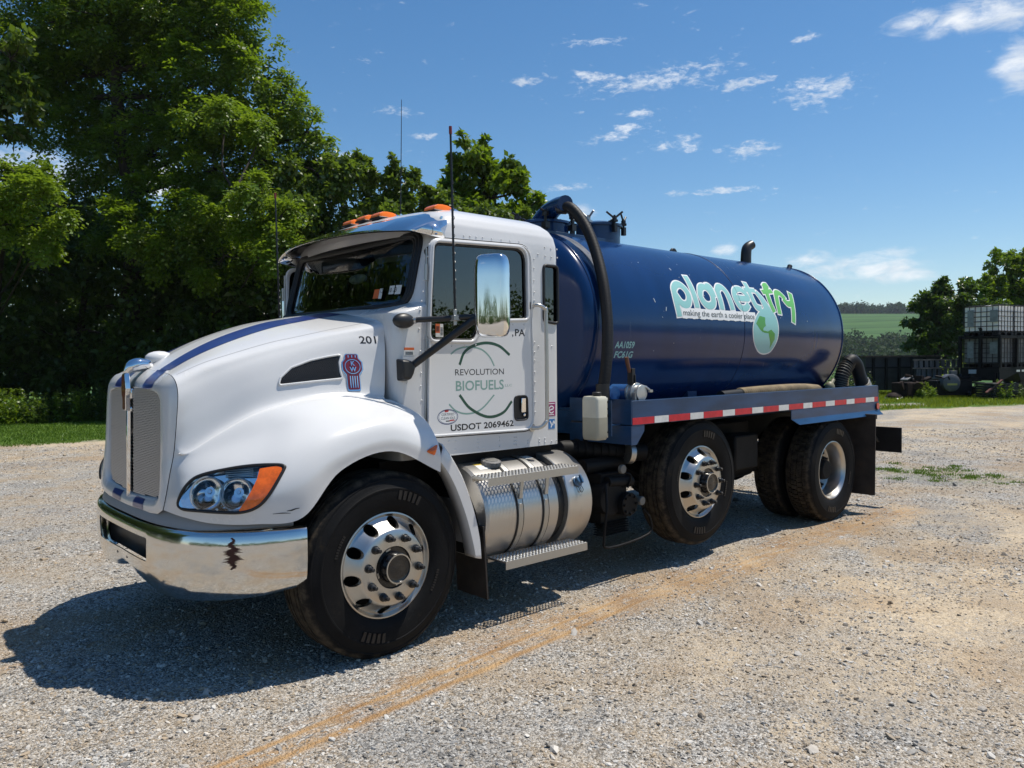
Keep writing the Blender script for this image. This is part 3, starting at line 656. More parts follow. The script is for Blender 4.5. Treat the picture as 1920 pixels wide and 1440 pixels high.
# rear edge bead of the wing and the inner liners
for sy in (1, -1):
    l = MB(); arc = [(.0+.655*math.cos(a), .52+.655*math.sin(a)) for a in np.linspace(-.12, PI+.05, 28)]
    l.grid([[(x, sy*y, z) for y in np.linspace(-1.185 if x > -.40 else -1.185+.20*min(1, (-.40-x)/.12), -.55, 4)] for x, z in arc])
    l.add([(0, sy*-.55, .52)]+[(x, sy*-.55, z) for x, z in arc], [(0, i, i+1) for i in range(1, len(arc))])
    TB(l, 'wheel_arch_liner', blacksteel)
    # separate wing extension behind the wheel
    fe = MB(); outer = catmull([(.372, 1.168), (.45, 1.068), (.525, .945), (.60, .76), (.645, .58), (.655, .440)], 5)
    inner = catmull([(.335, 1.070), (.405, .98), (.465, .87), (.53, .71), (.575, .56), (.60, .455)], 5)
    G = []
    for k, (a, b2) in enumerate(zip(outer, inner)):
        row = [(b2[0]+(a[0]-b2[0])*t, sy*y, b2[1]+(a[1]-b2[1])*t) for t, y in ((0, -1.10), (0, -1.19), (.06, -1.203), (.8, -1.205), (1.0, -1.185), (1.12, -1.12), (1.16, -1.02), (1.16, -.85))]
        G.append(row)
    fe.grid(G); o = TB(fe, 'wing_extension', white, smooth=50)
    sm = o.modifiers.new('solid', 'SOLIDIFY'); sm.thickness = .008; sm.offset = -1
    mk = MB(); tri = rpoly([(.231, 1.137), (.328, 1.178), (.300, 1.108)], .012, 3)
    fill(mk, [(x, z) for x, z in tri], lambda x, z: (x, sy*-1.206, z), 2); c = np.mean(tri, 0)
    mk.v[0] = (mk.v[0][0], sy*-1.226, mk.v[0][2])
    for i in range(1, 1+len(tri)): mk.v[i] = (mk.v[i][0], sy*-1.222, mk.v[i][2])
    TB(mk, 'side_marker', orange, smooth=50)
    fl = MB(); fl.box((.70, sy*-1.03, .40), (.012, .30, .46), Matrix.Rotation(-.06, 3, 'Y')); TB(fl, 'mud_flap', flap_m)
# ------------------------------------------------------------------ head lamps
satin = mat('satin_reflector', (.92, .93, .94), .10, metal=1.0)
for sy in (1, -1):
    b = MB(); G = []
    bk = MB(); fill(bk, [(u*.96, v*.96) for u, v in hl2], lambda u, v: hl_pt(u, v, -.052-.30*v, sy), 2); lamp = TB(bk, 'headlight', satin, smooth=60)
    wl = MB(); wl.grid([[hl_surf(u*.962, v*.962, -.004, sy), hl_pt(u*.955, v*.955, -.056-.30*v, sy)] for u, v in hl2+hl2[:1]]); TB(wl, 'lamp_housing', satin, lamp, smooth=60)
    def lampbowl(u, v, r, dep, back=-.088):
        m_ = MB(); c = Vector(hl_pt(u, v, 0)); G = []
        for i in range(9):
            t = i/8; rr = r*(1-t*.82); d = -.006-dep*t**.62-.30*v
            G.append([tuple(Vector(hl_pt(u+rr*math.cos(a), v+rr*math.sin(a), d-.30*rr*math.sin(a), 1))) for a in np.linspace(0, 2*PI, 25)])
        m_.grid(G)
        return m_
    for (u, v, r) in ((-.112, -.030, .080), (.036, -.036, .078)):
        mb = lampbowl(u, v, r, .052); mb.v = [(x, y*sy, z) for x, y, z in mb.v]; TB(mb, 'lamp_reflector', satin, lamp, smooth=60)
        rg = MB(); rg.tube([hl_pt(u+(r+.002)*math.cos(a), v+(r+.002)*math.sin(a), -.006-.30*(v+r*math.sin(a)), sy) for a in np.linspace(0, 2*PI, 25)[:-1]], .005, 8, closed=True); TB(rg, 'lamp_ring', cast, lamp, smooth=80)
        bb = MB(); bb.sphere(hl_pt(u, v, -.050, sy), .015, 12, 8); TB(bb, 'bulb', lens, lamp)
    rp = MB()
    for k in range(5): rp.tube([hl_pt(-.03, .046+.011*k, -.045, sy), hl_pt(.115, .055+.011*k, -.03, sy)], .0042, 6)
    TB(rp, 'lamp_louvre', cast, lamp, smooth=60)
    lp = MB(); fill(lp, [(u*.985, v*.985) for u, v in hl2], lambda u, v: hl_surf(u, v, .004, sy), 7); TB(lp, 'lens', lens, lamp, smooth=80)
    am2 = [(.105, .098), (.096, .050), (.078, .0), (.040, -.06), (.006, -.103), (.05, -.108), (.105, -.09), (.15, -.05), (.185, .01), (.215, .08), (.212, .103)]
    AB = [(-0.682,-1.035,1.115),(-0.707,-1.057,1.066),(-0.737,-1.064,1.018),(-0.773,-1.057,0.959),(-0.794,-1.038,0.919)]
    am2 = [((Vector(p)-OHL).dot(EHL), p[2]-OHL.z) for p in AB]+[((Vector(HLO[i])-OHL).dot(EHL)*.965, (HLO[i][2]-OHL.z)*.955) for i in (15, 14, 13, 12, 11, 10, 9, 8)]
    am2 = [tuple(p) for p in am2]
    ap = MB(); fill(ap, rpoly(am2, .006, 2), lambda u, v: hl_surf(u, v, .0065, sy), 5); TB(ap, 'turn_signal', orange, lamp, smooth=80)
    se = MB(); se.tube([hl_surf(u, v, .003, sy) for u, v in hl2], .0085, 8, closed=True); TB(se, 'lamp_seal', rubber, lamp, smooth=80)
# ------------------------------------------------------------------ grille shell, mesh, bar and emblem
HALF_IN = [(0, 1.523), (.10, 1.520), (.25, 1.512), (.38, 1.503), (.44, 1.493), (.470, 1.465), (.478, 1.42), (.482, 1.20), (.486, 1.05), (.488, .985), (.478, .945), (.45, .928), (.38, .924), (.20, .914), (0, .908)]
sh = MB(); seam = HS[0]                                             # hood seam, crown to lower corner
si = np.linspace(0, len(seam)-1, 46).astype(int); S0 = seam[si]
hi = np.array(HALF_IN); L = np.concatenate([[0], np.cumsum(np.linalg.norm(np.diff(hi, axis=0), axis=1))])
# match points along both loops: top crown -> corner -> side -> bottom
extra = np.array([(-1.017, -.50, .853), (-1.022, -.38, .843), (-1.028, -.2, .838), (-1.03, 0, .836)])
OUT = np.concatenate([S0+np.array([-.004, 0, 0]), extra])
Lo = np.concatenate([[0], np.cumsum(np.linalg.norm(np.diff(OUT, axis=0), axis=1))])
def par(Lx, knots):  # piecewise arc parameters meeting at chosen corners
    return np.interp(Lx, knots, [0, .30, .80, .87, 1.0])
kin = [0, L[5], L[9], L[11], L[-1]]
ic = int(np.argmin(np.abs(S0[:, 1]+.59)+np.abs(S0[:, 2]-1.54))); kout = [0, Lo[ic], Lo[40], Lo[46], Lo[-1]]
tt = np.linspace(0, 1, 70); ui = np.interp(tt, par(L, kin), L); uo = np.interp(tt, par(Lo, kout), Lo)
IN = np.stack([np.full(70, -.985), -np.interp(ui, L, hi[:, 0]), np.interp(ui, L, hi[:, 1])], 1)
IN[:, 0] = -.985-.014*(1.5-IN[:, 2])/.6
OU = np.stack([np.interp(uo, Lo, OUT[:, i]) for i in range(3)], 1)
rows = []
for t, push in ((-.001, -.035), (0, -.012), (.02, 0), (.2, .012), (.5, .017), (.8, .010), (1.0, 0)):
    r_ = IN+(OU-IN)*max(t, 0); r_[:, 0] -= push; rows.append(r_)
rows[0][:, 1] *= .985
G = np.array(rows).swapaxes(0, 1); Gm = G[::-1].copy(); Gm[..., 1] *= -1
sh.grid(np.concatenate([G, Gm[1:]], 0)); shell = TB(sh, 'grille_surround', white, smooth=60)
s_bvh = BVHTree.FromPolygons([Vector(v) for v in sh.v], sh.f)
for sy in (1, -1):
    for (z0, z1, y0, y1) in ((.905, .846, -.205, -.205), (1.585, 1.519, -.262, -.262)):
        s = MB(); G2 = []
        top = z0 > 1.2; d = Vector((.72, 0, -.69)) if top else Vector((1, 0, 0))
        for k in range(13):
            t = k/12; q = Vector((-.902+t*-.098, 0, 1.622+t*-.102)) if top else Vector((-1.0, 0, z0+(z1-z0)*t)); row = []
            for o in np.linspace(-.085, .085, 5):
                p0 = q-d*.4; p0.y = sy*(y0+o); h = s_bvh.ray_cast(p0, d)
                row.append(h[0]-d*.0024 if h[0] else q+Vector((0, sy*(y0+o), 0)))
            G2.append(row)
        s.grid(G2); TB(s, 'stripe', stripe_blue, shell)
bkp = MB(); bkp.box((-.80, 0, 1.2), (.02, 1.1, .74)); TB(bkp, 'radiator', blacksteel)
def in_grille(y, z):
    y = abs(y); zt = np.interp(y, [0, .1, .25, .38, .44, .47, .478], [1.523, 1.52, 1.512, 1.503, 1.493, 1.465, 1.42])
    return y < np.interp(z, [.93, .985, 1.05, 1.2, 1.42, 1.5], [.45, .488, .486, .482, .478, .44]) and z < zt and z > np.interp(y, [0, .2, .38, .45], [.908, .914, .924, .93])
gm = MB(); pz, py = .0190, .0210; row = 0; z = .905
while z < 1.53:
    for k in range(-25, 26):
        y = k*py+(row % 2)*py/2
        if abs(y) < .022 or not in_grille(y, z): continue
        x = -.972-.012*(1.5-z)/.6-.018*(1-min(1, abs(y)/.48))
        # one open diamond of the expanded metal: four struts
        A = [(x, y-py/2, z), (x-.004, y, z+pz/2), (x, y+py/2, z), (x-.004, y, z-pz/2)]; w = .0026
        for a, b in ((0, 1), (1, 2)):
            p, q = Vector(A[a]), Vector(A[b])
            gm.add([p+Vector((0, 0, w)), q+Vector((0, 0, w)), q-Vector((0, 0, w)), p-Vector((0, 0, w)), p+Vector((.006, 0, 0)), q+Vector((.006, 0, 0))], [(0, 1, 2, 3), (3, 2, 5, 4), (0, 4, 5, 1)])
    z += pz/2; row += 1
me = bpy.data.meshes.new('grille_mesh'); me.from_pydata([tuple(p) for p in gm.v], [], gm.f)
gme = mat('grille_bright', (.66, .66, .67), .30, metal=.8, dirt=(.40, .39, .37), damt=.2)
tag(part(finish('grille_mesh', me, gme, None, smooth=0), shell), kind='stuff')
bar = MB(); bar.prism([(-.017, 1.44), (.017, 1.44), (.010, .905), (0, .885), (-.010, .905)], lambda y, z: (-1.0-.012*(1.5-z)/.6, y, z), lambda y, z: (-1.018-.012*(1.5-z)/.6, y*.55, z)); TB(bar, 'grille_bar', chrome, shell, bevel=.002)
bar = MB(); bar.box((-.995, 0, 1.485), (.03, .085, .06)); TB(bar, 'grille_bar_boss', chrome, shell, bevel=.008)
bar = MB(); bar.box((-.998, 0, 1.395), (.022, .055, .03)); TB(bar, 'grille_bar_boss', chrome, shell, bevel=.008)
em = MB(); prof = rpoly([(-.026, .11), (.026, .11), (.040, .055), (.046, .02), (.038, -.02), (.027, -.035), (.027, -.11), (-.027, -.11), (-.027, -.035), (-.038, -.02), (-.046, .02), (-.040, .055)], .010, 3)
em.prism(prof, lambda y, z: (-1.006, y, 1.495+z), lambda y, z: (-1.034, y*.92, 1.495+z*.97)); emb = TB(em, 'grille_emblem', chrome, shell, bevel=.004)
em = MB(); fill(em, [(y*.80, z*.90) for y, z in prof], lambda y, z: (-1.036, y, 1.495+z), 2, (0, 0)); TB(em, 'emblem_face', maroon, shell)
orn = MB(); orn.tube([(-1.02, 0, 1.60), (-.995, 0, 1.635), (-.955, 0, 1.652), (-.90, 0, 1.650), (-.87, 0, 1.632)], [.018, .036, .042, .034, .012], 12, smooth_n=5); TB(orn, 'hood_ornament', chrome, shell, smooth=80)
# chrome fins on the hood top beside the ornament: the far side raised scoop
sco = MB(); sco.sphere((-.80, .10, 1.690), (.085, .05, .045), 20, 8); TB(sco, 'hood_bump', white, smooth=80)
# ------------------------------------------------------------------ bumper
plan = [(-1.075, 0), (-1.073, .25), (-1.062, .45), (-1.035, .63), (-.985, .79), (-.905, .93), (-.80, 1.04), (-.68, 1.12), (-.56, 1.175), (-.505, 1.19)]
plan = catmull(plan, 4); pl = np.concatenate([np.stack([plan[::-1, 0], -plan[::-1, 1]], 1), plan[1:]])
tn = np.gradient(pl, axis=0); nn = np.stack([-tn[:, 1], tn[:, 0]], 1); nn /= np.linalg.norm(nn, axis=1)[:, None]
if nn[len(nn)//2, 0] > 0: nn = -nn                                  # outward
def bump_rows(k):
    a = abs(pl[k, 1])/1.19; lo = .405+.07*a**3-(.0)*(1-a)+.085*max(0, 1-a*2.2)**1.3; hi_ = .795+.028*a**2
    if a > .92: lo += (a-.92)*.25
    return lo, hi_
prof_b = [(-.115, .985), (-.085, 1.0), (-.045, .992), (-.012, .955), (0, .90), (.003, .7), (.0, .45), (-.012, .22), (-.035, .08), (-.06, .0), (-.085, .01)]
G = []
for k in range(len(pl)):
    lo, hi_ = bump_rows(k); G.append([(pl[k, 0]+nn[k, 0]*d, pl[k, 1]+nn[k, 1]*d, lo+(hi_-lo)*t) for d, t in prof_b])
G = np.array(G); Nb = np.cross(np.gradient(G, axis=0), np.gradient(G, axis=1)); Nb /= np.linalg.norm(Nb, axis=2)[..., None]+1e-9
if Nb[len(pl)//2, 5, 0] > 0: Nb = -Nb
Bi = G-Nb*.008
bmesh_ = closed_shell(G, Bi).mesh('bumper'); bmesh_.materials.append(chrome_bumper)
cc = MB(); cc.prism(rpoly([(-.455, .722), (.455, .722), (.44, .592), (-.44, .592)], .02, 4), lambda y, z: (-1.4, y, z), lambda y, z: (-1.0, y, z)); cme = cc.mesh('c'); cme.materials.append(chrome)
bmesh_ = boolean(bmesh_, [cme]); bumper = part(finish('bumper', bmesh_, None, None, smooth=50))
op = MB(); op.box((-.985, 0, .655), (.02, .98, .2)); TB(op, 'bumper_opening', black, bumper)
for z in (.73, .705): pass
for y in (-.10, .08):
    pm = MB(); pm.cyl((-1.045, y, .558), (-1.0665, y, .558), .008, 10); TB(pm, 'plate_hole', black, bumper)
rs = MB(); random.seed(3)
b_bvh = BVHTree.FromPolygons([Vector(v) for v in MB().grid(G).v], MB().grid(G).f)
def on_bump(u, z, off=.0015):      # u: along the near corner
    d = Vector((.62, .785, 0)); e = Vector((.785, -.62, 0)); o = Vector((-.80, -1.04, z))+e*u-d*.8
    h = b_bvh.ray_cast(o, d); return tuple(h[0]-d*off) if h[0] else tuple(o+d*.8)
for k in range(26):
    z = .772-.0062*k; u0 = -.035+.010*math.sin(k*.9); w = .040*math.exp(-((k-13)/9)**2)*(.6+.8*random.random())+.006
    ribbon(rs, [(u0-w*random.uniform(.5, 1.1), z), (u0, z+.002), (u0+w*random.uniform(.5, 1.1), z)], [.001, .010, .001], lambda u, v: on_bump(u, v), 3)
TB(rs, 'rust_stain', mat('rust_stain', (.045, .011, .005), .7, var=.4), bumper, smooth=0)
ch = MB()
ch.grid([[(pl[k, 0]-nn[k, 0]*a, pl[k, 1]*.985-nn[k, 1]*a, z) for a, z in ((.03, .80), (.05, .86), (.09, .90))] for k in range(4, len(pl)-4)]); TB(ch, 'bumper_filler', mat('grey_filler', (.33, .33, .33), .4), smooth=60)
# ------------------------------------------------------------------ cab shell
ZT = [1.06, 1.60, 1.90, 1.955, 1.985, 2.02, 2.25, 2.42, 2.46, 2.52, 2.57, 2.61, 2.64, 2.66, 2.672]
XF = [.205, .205, .205, .215, .30, .395, .455, .50, .515, .53, .55, .585, .65, .76, .95]
BU = [0, 0, 0, .02, .07, .10, .10, .10, .10, .10, .10, .10, .10, .10, .10]
CX = [.05, .05, .055, .08, .10, .11, .10, .10, .10, .11, .12, .14, .17, .2, .22]
WW = [.96, .96, .96, .96, .96, .96, .96, .96, .957, .945, .918, .875, .815, .71, .52]
XR = [1.60, 1.60, 1.60, 1.60, 1.60, 1.60, 1.60, 1.60, 1.598, 1.588, 1.565, 1.525, 1.465, 1.36, 1.15]
def cab_ring(z, ins=0.0):
    f = lambda T: float(np.interp(z, ZT, T)); w = f(WW)-ins; xf = f(XF)+ins*.9; xr = f(XR)-ins; cx = f(CX); bu = f(BU); yc = w-.13; o = []
    for t in np.linspace(0, 1, 9): o.append((xf-bu*(1-t*t), -yc*t))
    for a in np.linspace(0, PI/2, 8)[1:]: o.append((xf+cx*(1-math.cos(a)), -yc-(w-yc)*math.sin(a)))
    for t in np.linspace(0, 1, 7)[1:]: o.append((xf+cx+(xr-.06-xf-cx)*t, -w))
    for a in np.linspace(0, PI/2, 6)[1:]: o.append((xr-.06+.06*math.sin(a), -w+.06*(1-math.cos(a))))
    for t in np.linspace(0, 1, 4)[1:]: o.append((xr, -(w-.06)*(1-t)))
    return o+[(x, -y) for x, y in o[-2:0:-1]]
def cab_solid(zs, ins=0.0, dz=0.0):
    mb = MB(); R = [[(x, y, z) for x, y in cab_ring(z+dz, ins)] for z in zs]; n = len(R[0])
    for r_ in R: mb.v += r_
    for i in range(len(R)-1): mb.f += [(i*n+k, i*n+(k+1) % n, (i+1)*n+(k+1) % n, (i+1)*n+k) for k in range(n)]
    mb.f += [tuple(range(n-1, -1, -1)), tuple((len(R)-1)*n+k for k in range(n))]; return mb
zs = sorted(set(np.round(np.concatenate([np.linspace(1.06, 1.9, 6), np.linspace(1.9, 2.02, 13), np.linspace(2.02, 2.42, 7), np.linspace(2.42, 2.672, 24)]), 4)))
cab_me = cab_solid(zs).mesh('cab'); cab_me.materials.append(white)
inn = cab_solid(sorted(set(np.round(np.concatenate([np.linspace(1.2, 1.9, 4), np.linspace(1.93, 2.0, 8), np.linspace(2.02, 2.60, 16)]), 4))), .045, .03).mesh('c'); inn.materials.append(interior)
# windscreen outline in (y, z)
ws = rpoly([(-.815, 2.462), (.815, 2.462), (.83, 2.012), (.60, 1.998), (-.60, 1.998), (-.83, 2.012)], [.09, .09, .13, .3, .3, .13], 6)
def front_x(y, z, off=0.0):
    f = lambda T: float(np.interp(z, ZT, T)); w = f(WW); yc = w-.13; xf = f(XF); a = abs(y)
    if a <= yc: x = xf-f(BU)*(1-(a/yc)**2)
    else: x = xf+f(CX)*(1-math.sqrt(max(0, 1-((a-yc)/(w-yc))**2)))
    return x-off
wc = MB(); wc.prism(ws, lambda y, z: (.0, y, z), lambda y, z: (.72, y, z)); wcm = wc.mesh('c'); wcm.materials.append(rubber)
door_o = rpoly([(.452, 2.416), (1.312, 2.446), (1.322, 1.172), (.415, 1.187)], [.09, .11, .09, .03], 6)
win_o = rpoly([(.487, 2.386), (1.252, 2.414), (1.258, 1.937), (.878, 1.920), (.792, 1.787), (.448, 1.787), (.462, 2.05)], [.06, .09, .035, .07, .06, .05, .3], 6)
wins = []; gaps = []
for sy in (1, -1):
    c = MB(); c.prism(win_o, lambda x, z: (x, sy*-1.2, z), lambda x, z: (x, sy*-.75, z)); m_ = c.mesh('c'); m_.materials.append(rubber); wins.append(m_)
    c = MB(); cx0, cz0 = np.mean(door_o, 0); dg_ = [(x+(.007 if x > cx0 else -.007), z+(.007 if z > cz0 else -.007)) for x, z in door_o]
    c.prism(dg_, lambda x, z: (x, sy*-1.2, z), lambda x, z: (x, sy*-.949, z)); m_ = c.mesh('c'); m_.materials.append(rubber); gaps.append(m_)
    c = MB(); c.prism(rpoly([(1.437, 2.322), (1.575, 2.322), (1.575, 1.916), (1.437, 1.930)], .030, 4), lambda x, z: (x, sy*-1.2, z), lambda x, z: (x, sy*-.90, z)); m_ = c.mesh('c'); m_.materials.append(rubber); gaps.append(m_)
cab_me = boolean(cab_me, [inn, wcm]+wins+gaps)
cab = part(finish('cab', cab_me, None, None, smooth=40))
g = MB(); fill(g, scaled(ws, 1.01), lambda y, z: (front_x(y, z, -.012), y, z), 8); TB(g, 'windscreen', glass_ws, cab, smooth=180)
sl = MB(); wsd = scaled(ws, 1.0)
for (k, d, r_) in ((1.015, .004, .016), (.985, .002, .017), (.955, -.004, .014)):
    sl.tube([(front_x(y, z, d), y, z) for y, z in scaled(ws, k)], r_, 8, closed=True)
TB(sl, 'windscreen_seal', rubber, cab, smooth=80)
for sy in (1, -1):
    g = MB(); rw = rpoly([(1.437, 2.322), (1.575, 2.322), (1.575, 1.916), (1.437, 1.930)], .030, 4)
    fill(g, rw, lambda x, z: (x, sy*-.948, z), 3); TB(g, 'rear_side_window', glass_side, cab, smooth=180)
    sl = MB(); sl.tube([(x, sy*-.962, z) for x, z in rw], .011, 8, closed=True); TB(sl, 'rear_window_seal', rubber, cab, smooth=80)
    # door with its pane, seal and pull
    db = MB(); db.prism(door_o, lambda x, z: (x, sy*-.951, z), lambda x, z: (x, sy*-.972, z)); dme = db.mesh('door'); dme.materials.append(white_door)
    c = MB(); c.prism(win_o, lambda x, z: (x, sy*-1.2, z), lambda x, z: (x, sy*-.75, z)); m_ = c.mesh('c'); m_.materials.append(rubber)
    pock = MB(); pock.prism(rpoly([(1.143, 1.412), (1.256, 1.412), (1.262, 1.256), (1.146, 1.256)], .03, 4), lambda x, z: (x, sy*-1.1, z), lambda x, z: (x, sy*-.957, z)); pm_ = pock.mesh('c'); pm_.materials.append(black)
    dme = boolean(dme, [m_, pm_]); door = part(finish('door', dme, None, None, smooth=40, bevel=.006))
    bd = MB(); bd.tube([(x, sy*-.973, z) for x, z in scaled(door_o, .984)], .008, 8, closed=True); TB(bd, 'door_frame_bead', white, door, smooth=80)
    bd = MB(); bd.tube([(x, sy*-.973, z) for x, z in scaled(win_o, 1.035)], .012, 8, closed=True); TB(bd, 'window_frame', white, door, smooth=80)
    bd = MB(); bd.tube([(x, sy*-.967, z) for x, z in scaled(win_o, .988)], .008, 8, closed=True); TB(bd, 'window_seal', rubber, door, smooth=80)
    g = MB(); g.prism(win_o, lambda x, z: (x, sy*-.955, z), lambda x, z: (x, sy*-.9595, z)); TB(g, 'door_window', glass_side, door)
    hd = MB(); hd.tube([(x, sy*-.973, z) for x, z in rpoly([(1.140, 1.416), (1.259, 1.416), (1.265, 1.252), (1.143, 1.252)], .03, 4)], .006, 8, closed=True); TB(hd, 'handle_bezel', black, door, smooth=80)
    hd = MB(); hd.box((1.228, sy*-.968, 1.352), (.042, .012, .10)); hd.cyl((1.235, sy*-.96, 1.285), (1.235, sy*-.976, 1.285), .011, 14); TB(hd, 'door_handle', chrome, door, bevel=.004)
    gh = MB(); gh.tube([(1.315, sy*-.962, 2.032), (1.335, sy*-1.01, 2.035), (1.38, sy*-1.028, 2.01), (1.392, sy*-1.028, 1.95), (1.394, sy*-1.028, 1.30), (1.385, sy*-1.028, 1.235), (1.345, sy*-1.01, 1.195), (1.30, sy*-.962, 1.192)], .014, 10, smooth_n=5)
    for z in (2.032, 1.192): gh.cyl((1.308, sy*-.960, z), (1.308, sy*-.972, z), .028, 14)
    TB(gh, 'grab_handle', alum, smooth=60)
    kp = MB(); kp.tube([(.437, sy*-.957, 2.35), (.434, sy*-.960, 1.9), (.405, sy*-.960, 1.2)], .006, 6)
    for z in (1.32, 1.75, 2.2): kp.cyl((.425, sy*-.965, z-.05), (.427, sy*-.965, z+.05), .010, 8)
    TB(kp, 'door_hinge', alum_plate, door)
near_door = [o for o in truck.children if o.name.startswith('door')][0]
fd = lambda off=.0: (lambda x, z: (x, -.9735-off, z))
# rivets
RV = [(0.457,2.372),(0.443,2.298),(0.43,2.227),(0.416,2.153),(0.406,2.082),(0.395,2.023),(0.383,1.969),(0.374,1.855),(0.285,1.608),(0.278,1.528),(0.381,1.718),(0.386,1.586),(0.381,1.505),(0.386,1.418),(0.645,2.449),(0.732,2.454),(0.783,2.456),(0.835,2.456),(0.889,2.459),(0.967,2.458),(1.051,2.46),(1.13,2.461),(1.212,2.463),(1.454,2.446),(1.514,2.442),(1.574,2.442),(1.386,2.393),(1.457,2.387),(1.516,2.384),(1.575,2.383),(1.346,2.357),(1.346,2.295),(1.346,2.209),(1.346,2.128),(1.346,2.071),(1.346,1.784),(1.346,1.715),(1.346,1.657),(1.346,1.576),(1.346,1.507),(1.346,1.438),(1.346,1.368),(1.346,1.299),(1.384,1.755),(1.45,1.756),(1.516,1.756),(0.592,1.151),(0.644,1.151),(0.83,1.146),(0.83,1.122),(0.829,1.093),(0.874,1.086),(1.015,1.148),(1.015,1.126),(1.015,1.089),(1.148,1.139),(1.166,1.138),(1.148,1.112),(1.165,1.111),(1.148,1.09),(1.165,1.088),(1.274,1.107),(1.274,1.088),(1.384,1.109),(1.384,1.087),(1.439,1.108),(1.438,1.084),(1.505,1.083),(1.554,1.086),(0.64,1.093)]
for sy in (1, -1):
    r_ = MB()
    for x, z in RV:
        f_ = MB().sphere((0, 0, 0), (.0062, .0062, .0045), 8, 3, half=True)
        wz = float(np.interp(z, ZT, WW)); r_.add([(x+p[0], sy*(-wz-.0003-p[2]), z+p[1]) for p in f_.v], f_.f)
    tag(TB(r_, 'rivets', white, cab, smooth=60), kind='stuff')
    r_ = MB()
    for x, z in [(0.614,1.75),(0.718,1.751),(0.808,1.760),(1.133,1.899),(1.236,1.901)]:
        f_ = MB().sphere((0, 0, 0), (.006, .006, .0045), 8, 3, half=True); r_.add([(x+p[0], sy*(-.9722-p[2]), z+p[1]) for p in f_.v], f_.f)
    tag(TB(r_, 'rivets', white, near_door if sy == 1 else [o for o in truck.children if o.name.startswith('door')][1], smooth=60), kind='stuff')
# ------------------------------------------------------------------ lettering on the door
def dtext(name, body, size, m, x, z, **kw): return part(text(name, body, size, m, None, lambda u, v: (x+u, -.97235, z+v), **kw), near_door)
dtext('door_lettering', 'REVOLUTION', .056, ink, .638, 1.566, width=.41)
dtext('door_lettering', 'BIOFUELS', .088, green_lt, .642, 1.469, width=.405, bold=.016)
dtext('door_lettering', 'LLC', .022, green_lt, 1.058, 1.484, width=.062)
dtext('door_lettering', 'USDOT 2069462', .056, ink, .597, 1.2165, width=.535, bold=.022)
dtext('door_lettering', 'PA', .066, ink, 1.152, 1.823, width=.092, bold=.02); dtext('door_lettering', ',', .066, ink, 1.124, 1.823, bold=.02)
for pts, w, m, nm in (([(.674, 1.632), (.715, 1.712), (.80, 1.757), (.909, 1.773), (1.012, 1.752), (1.102, 1.694)], .019, green_dk, 'logo_arc'),
                      ([(.671, 1.441), (.757, 1.352), (.902, 1.290), (1.035, 1.309), (1.118, 1.383)], .019, green_dk, 'logo_arc'),
                      ([(.605, 1.700), (.66, 1.732), (.75, 1.747), (.854, 1.731), (.925, 1.682), (.964, 1.622)], .011, green_lt, 'logo_arc'),
                      ([(.587, 1.386), (.64, 1.342), (.715, 1.320), (.80, 1.325), (.871, 1.356), (.962, 1.432)], .011, green_lt, 'logo_arc')):
    b = MB(); off = .0008 if m is green_dk else .0004; ribbon(b, pts, w, lambda x, z: (x, -.97215-off*.12, z), 8, caps=False); TB(b, nm, m, near_door, smooth=0)
el = lambda k: [(.576+.081*k*math.cos(a), 1.307+.047*k*math.sin(a)) for a in np.linspace(0, 2*PI, 33)[:-1]]
b = MB(); fill(b, el(1), lambda x, z: (x, -.97230, z), 2); badge = TB(b, 'idle_badge', vinyl_white, near_door)
b = MB(); ribbon(b, el(.97), .005, lambda x, z: (x, -.97245, z), 1, closed=True); ribbon(b, el(.86), .002, lambda x, z: (x, -.97245, z), 1, closed=True); TB(b, 'badge_outline', mat('badge_blue', (.05, .07, .16), .4), near_door)
part(text('badge_text', 'CERTIFIED', .022, ink, None, lambda u, v: (.527+u, -.97250, 1.315+v), width=.10), near_door)
part(text('badge_text', 'CLEAN IDLE', .022, ink, None, lambda u, v: (.522+u, -.97250, 1.292+v), width=.11), near_door)
b = MB(); fill(b, rpoly([(.59, 1.278), (.632, 1.282), (.622, 1.289), (.59, 1.287)], .001, 1), lambda x, z: (x, -.97245, z), 1); TB(b, 'badge_flash', mat('badge_red', (.5, .05, .05), .4), near_door); b = MB(); fill(b, rpoly([(.55, 1.35), (.585, 1.352), (.58, 1.338), (.553, 1.336)], .001, 1), lambda x, z: (x, -.97245, z), 1); TB(b, 'badge_flash', MATS['badge_red'], near_door)
b = MB(); b.box((.575, -.97235, 1.281), (.03, .0004, .007)); TB(b, 'badge_flash', ink, near_door)
# stickers
def sticker(x0, z0, x1, z1, y, m, name, par, lines=0, lm=None):
    b = MB(); b.box(((x0+x1)/2, y, (z0+z1)/2), (x1-x0, .0012, z1-z0)); o = TB(b, name, m, par)
    if lines:
        b = MB(); h = (z1-z0)
        for k in range(lines): b.box(((x0+x1)/2, y-.0009, z1-h*(.30+.62*k/max(1, lines))), ((x1-x0)*(.8-.1*(k % 2)), .0006, h*.3/lines))
        TB(b, 'sticker_print', lm, par)
    return o
warn_w = mat('label_white', (.68, .67, .62), .5, var=.1); warn_o = mat('label_orange', (.62, .13, .03), .5)
sticker(.262, 1.692, .335, 1.724, -.9606, warn_w, 'warning_label', cab, 5, ink); sticker(.262, 1.7245, .335, 1.740, -.9606, warn_o, 'warning_label', cab)
sticker(.532, 1.806, .557, 1.888, -.9604, warn_w, 'window_label', near_door, 6, ink); sticker(.498, 1.832, .531, 1.888, -.9604, warn_o, 'window_label', near_door, 5, ink); sticker(.498, 1.806, .531, 1.831, -.9604, warn_w, 'window_label', near_door)
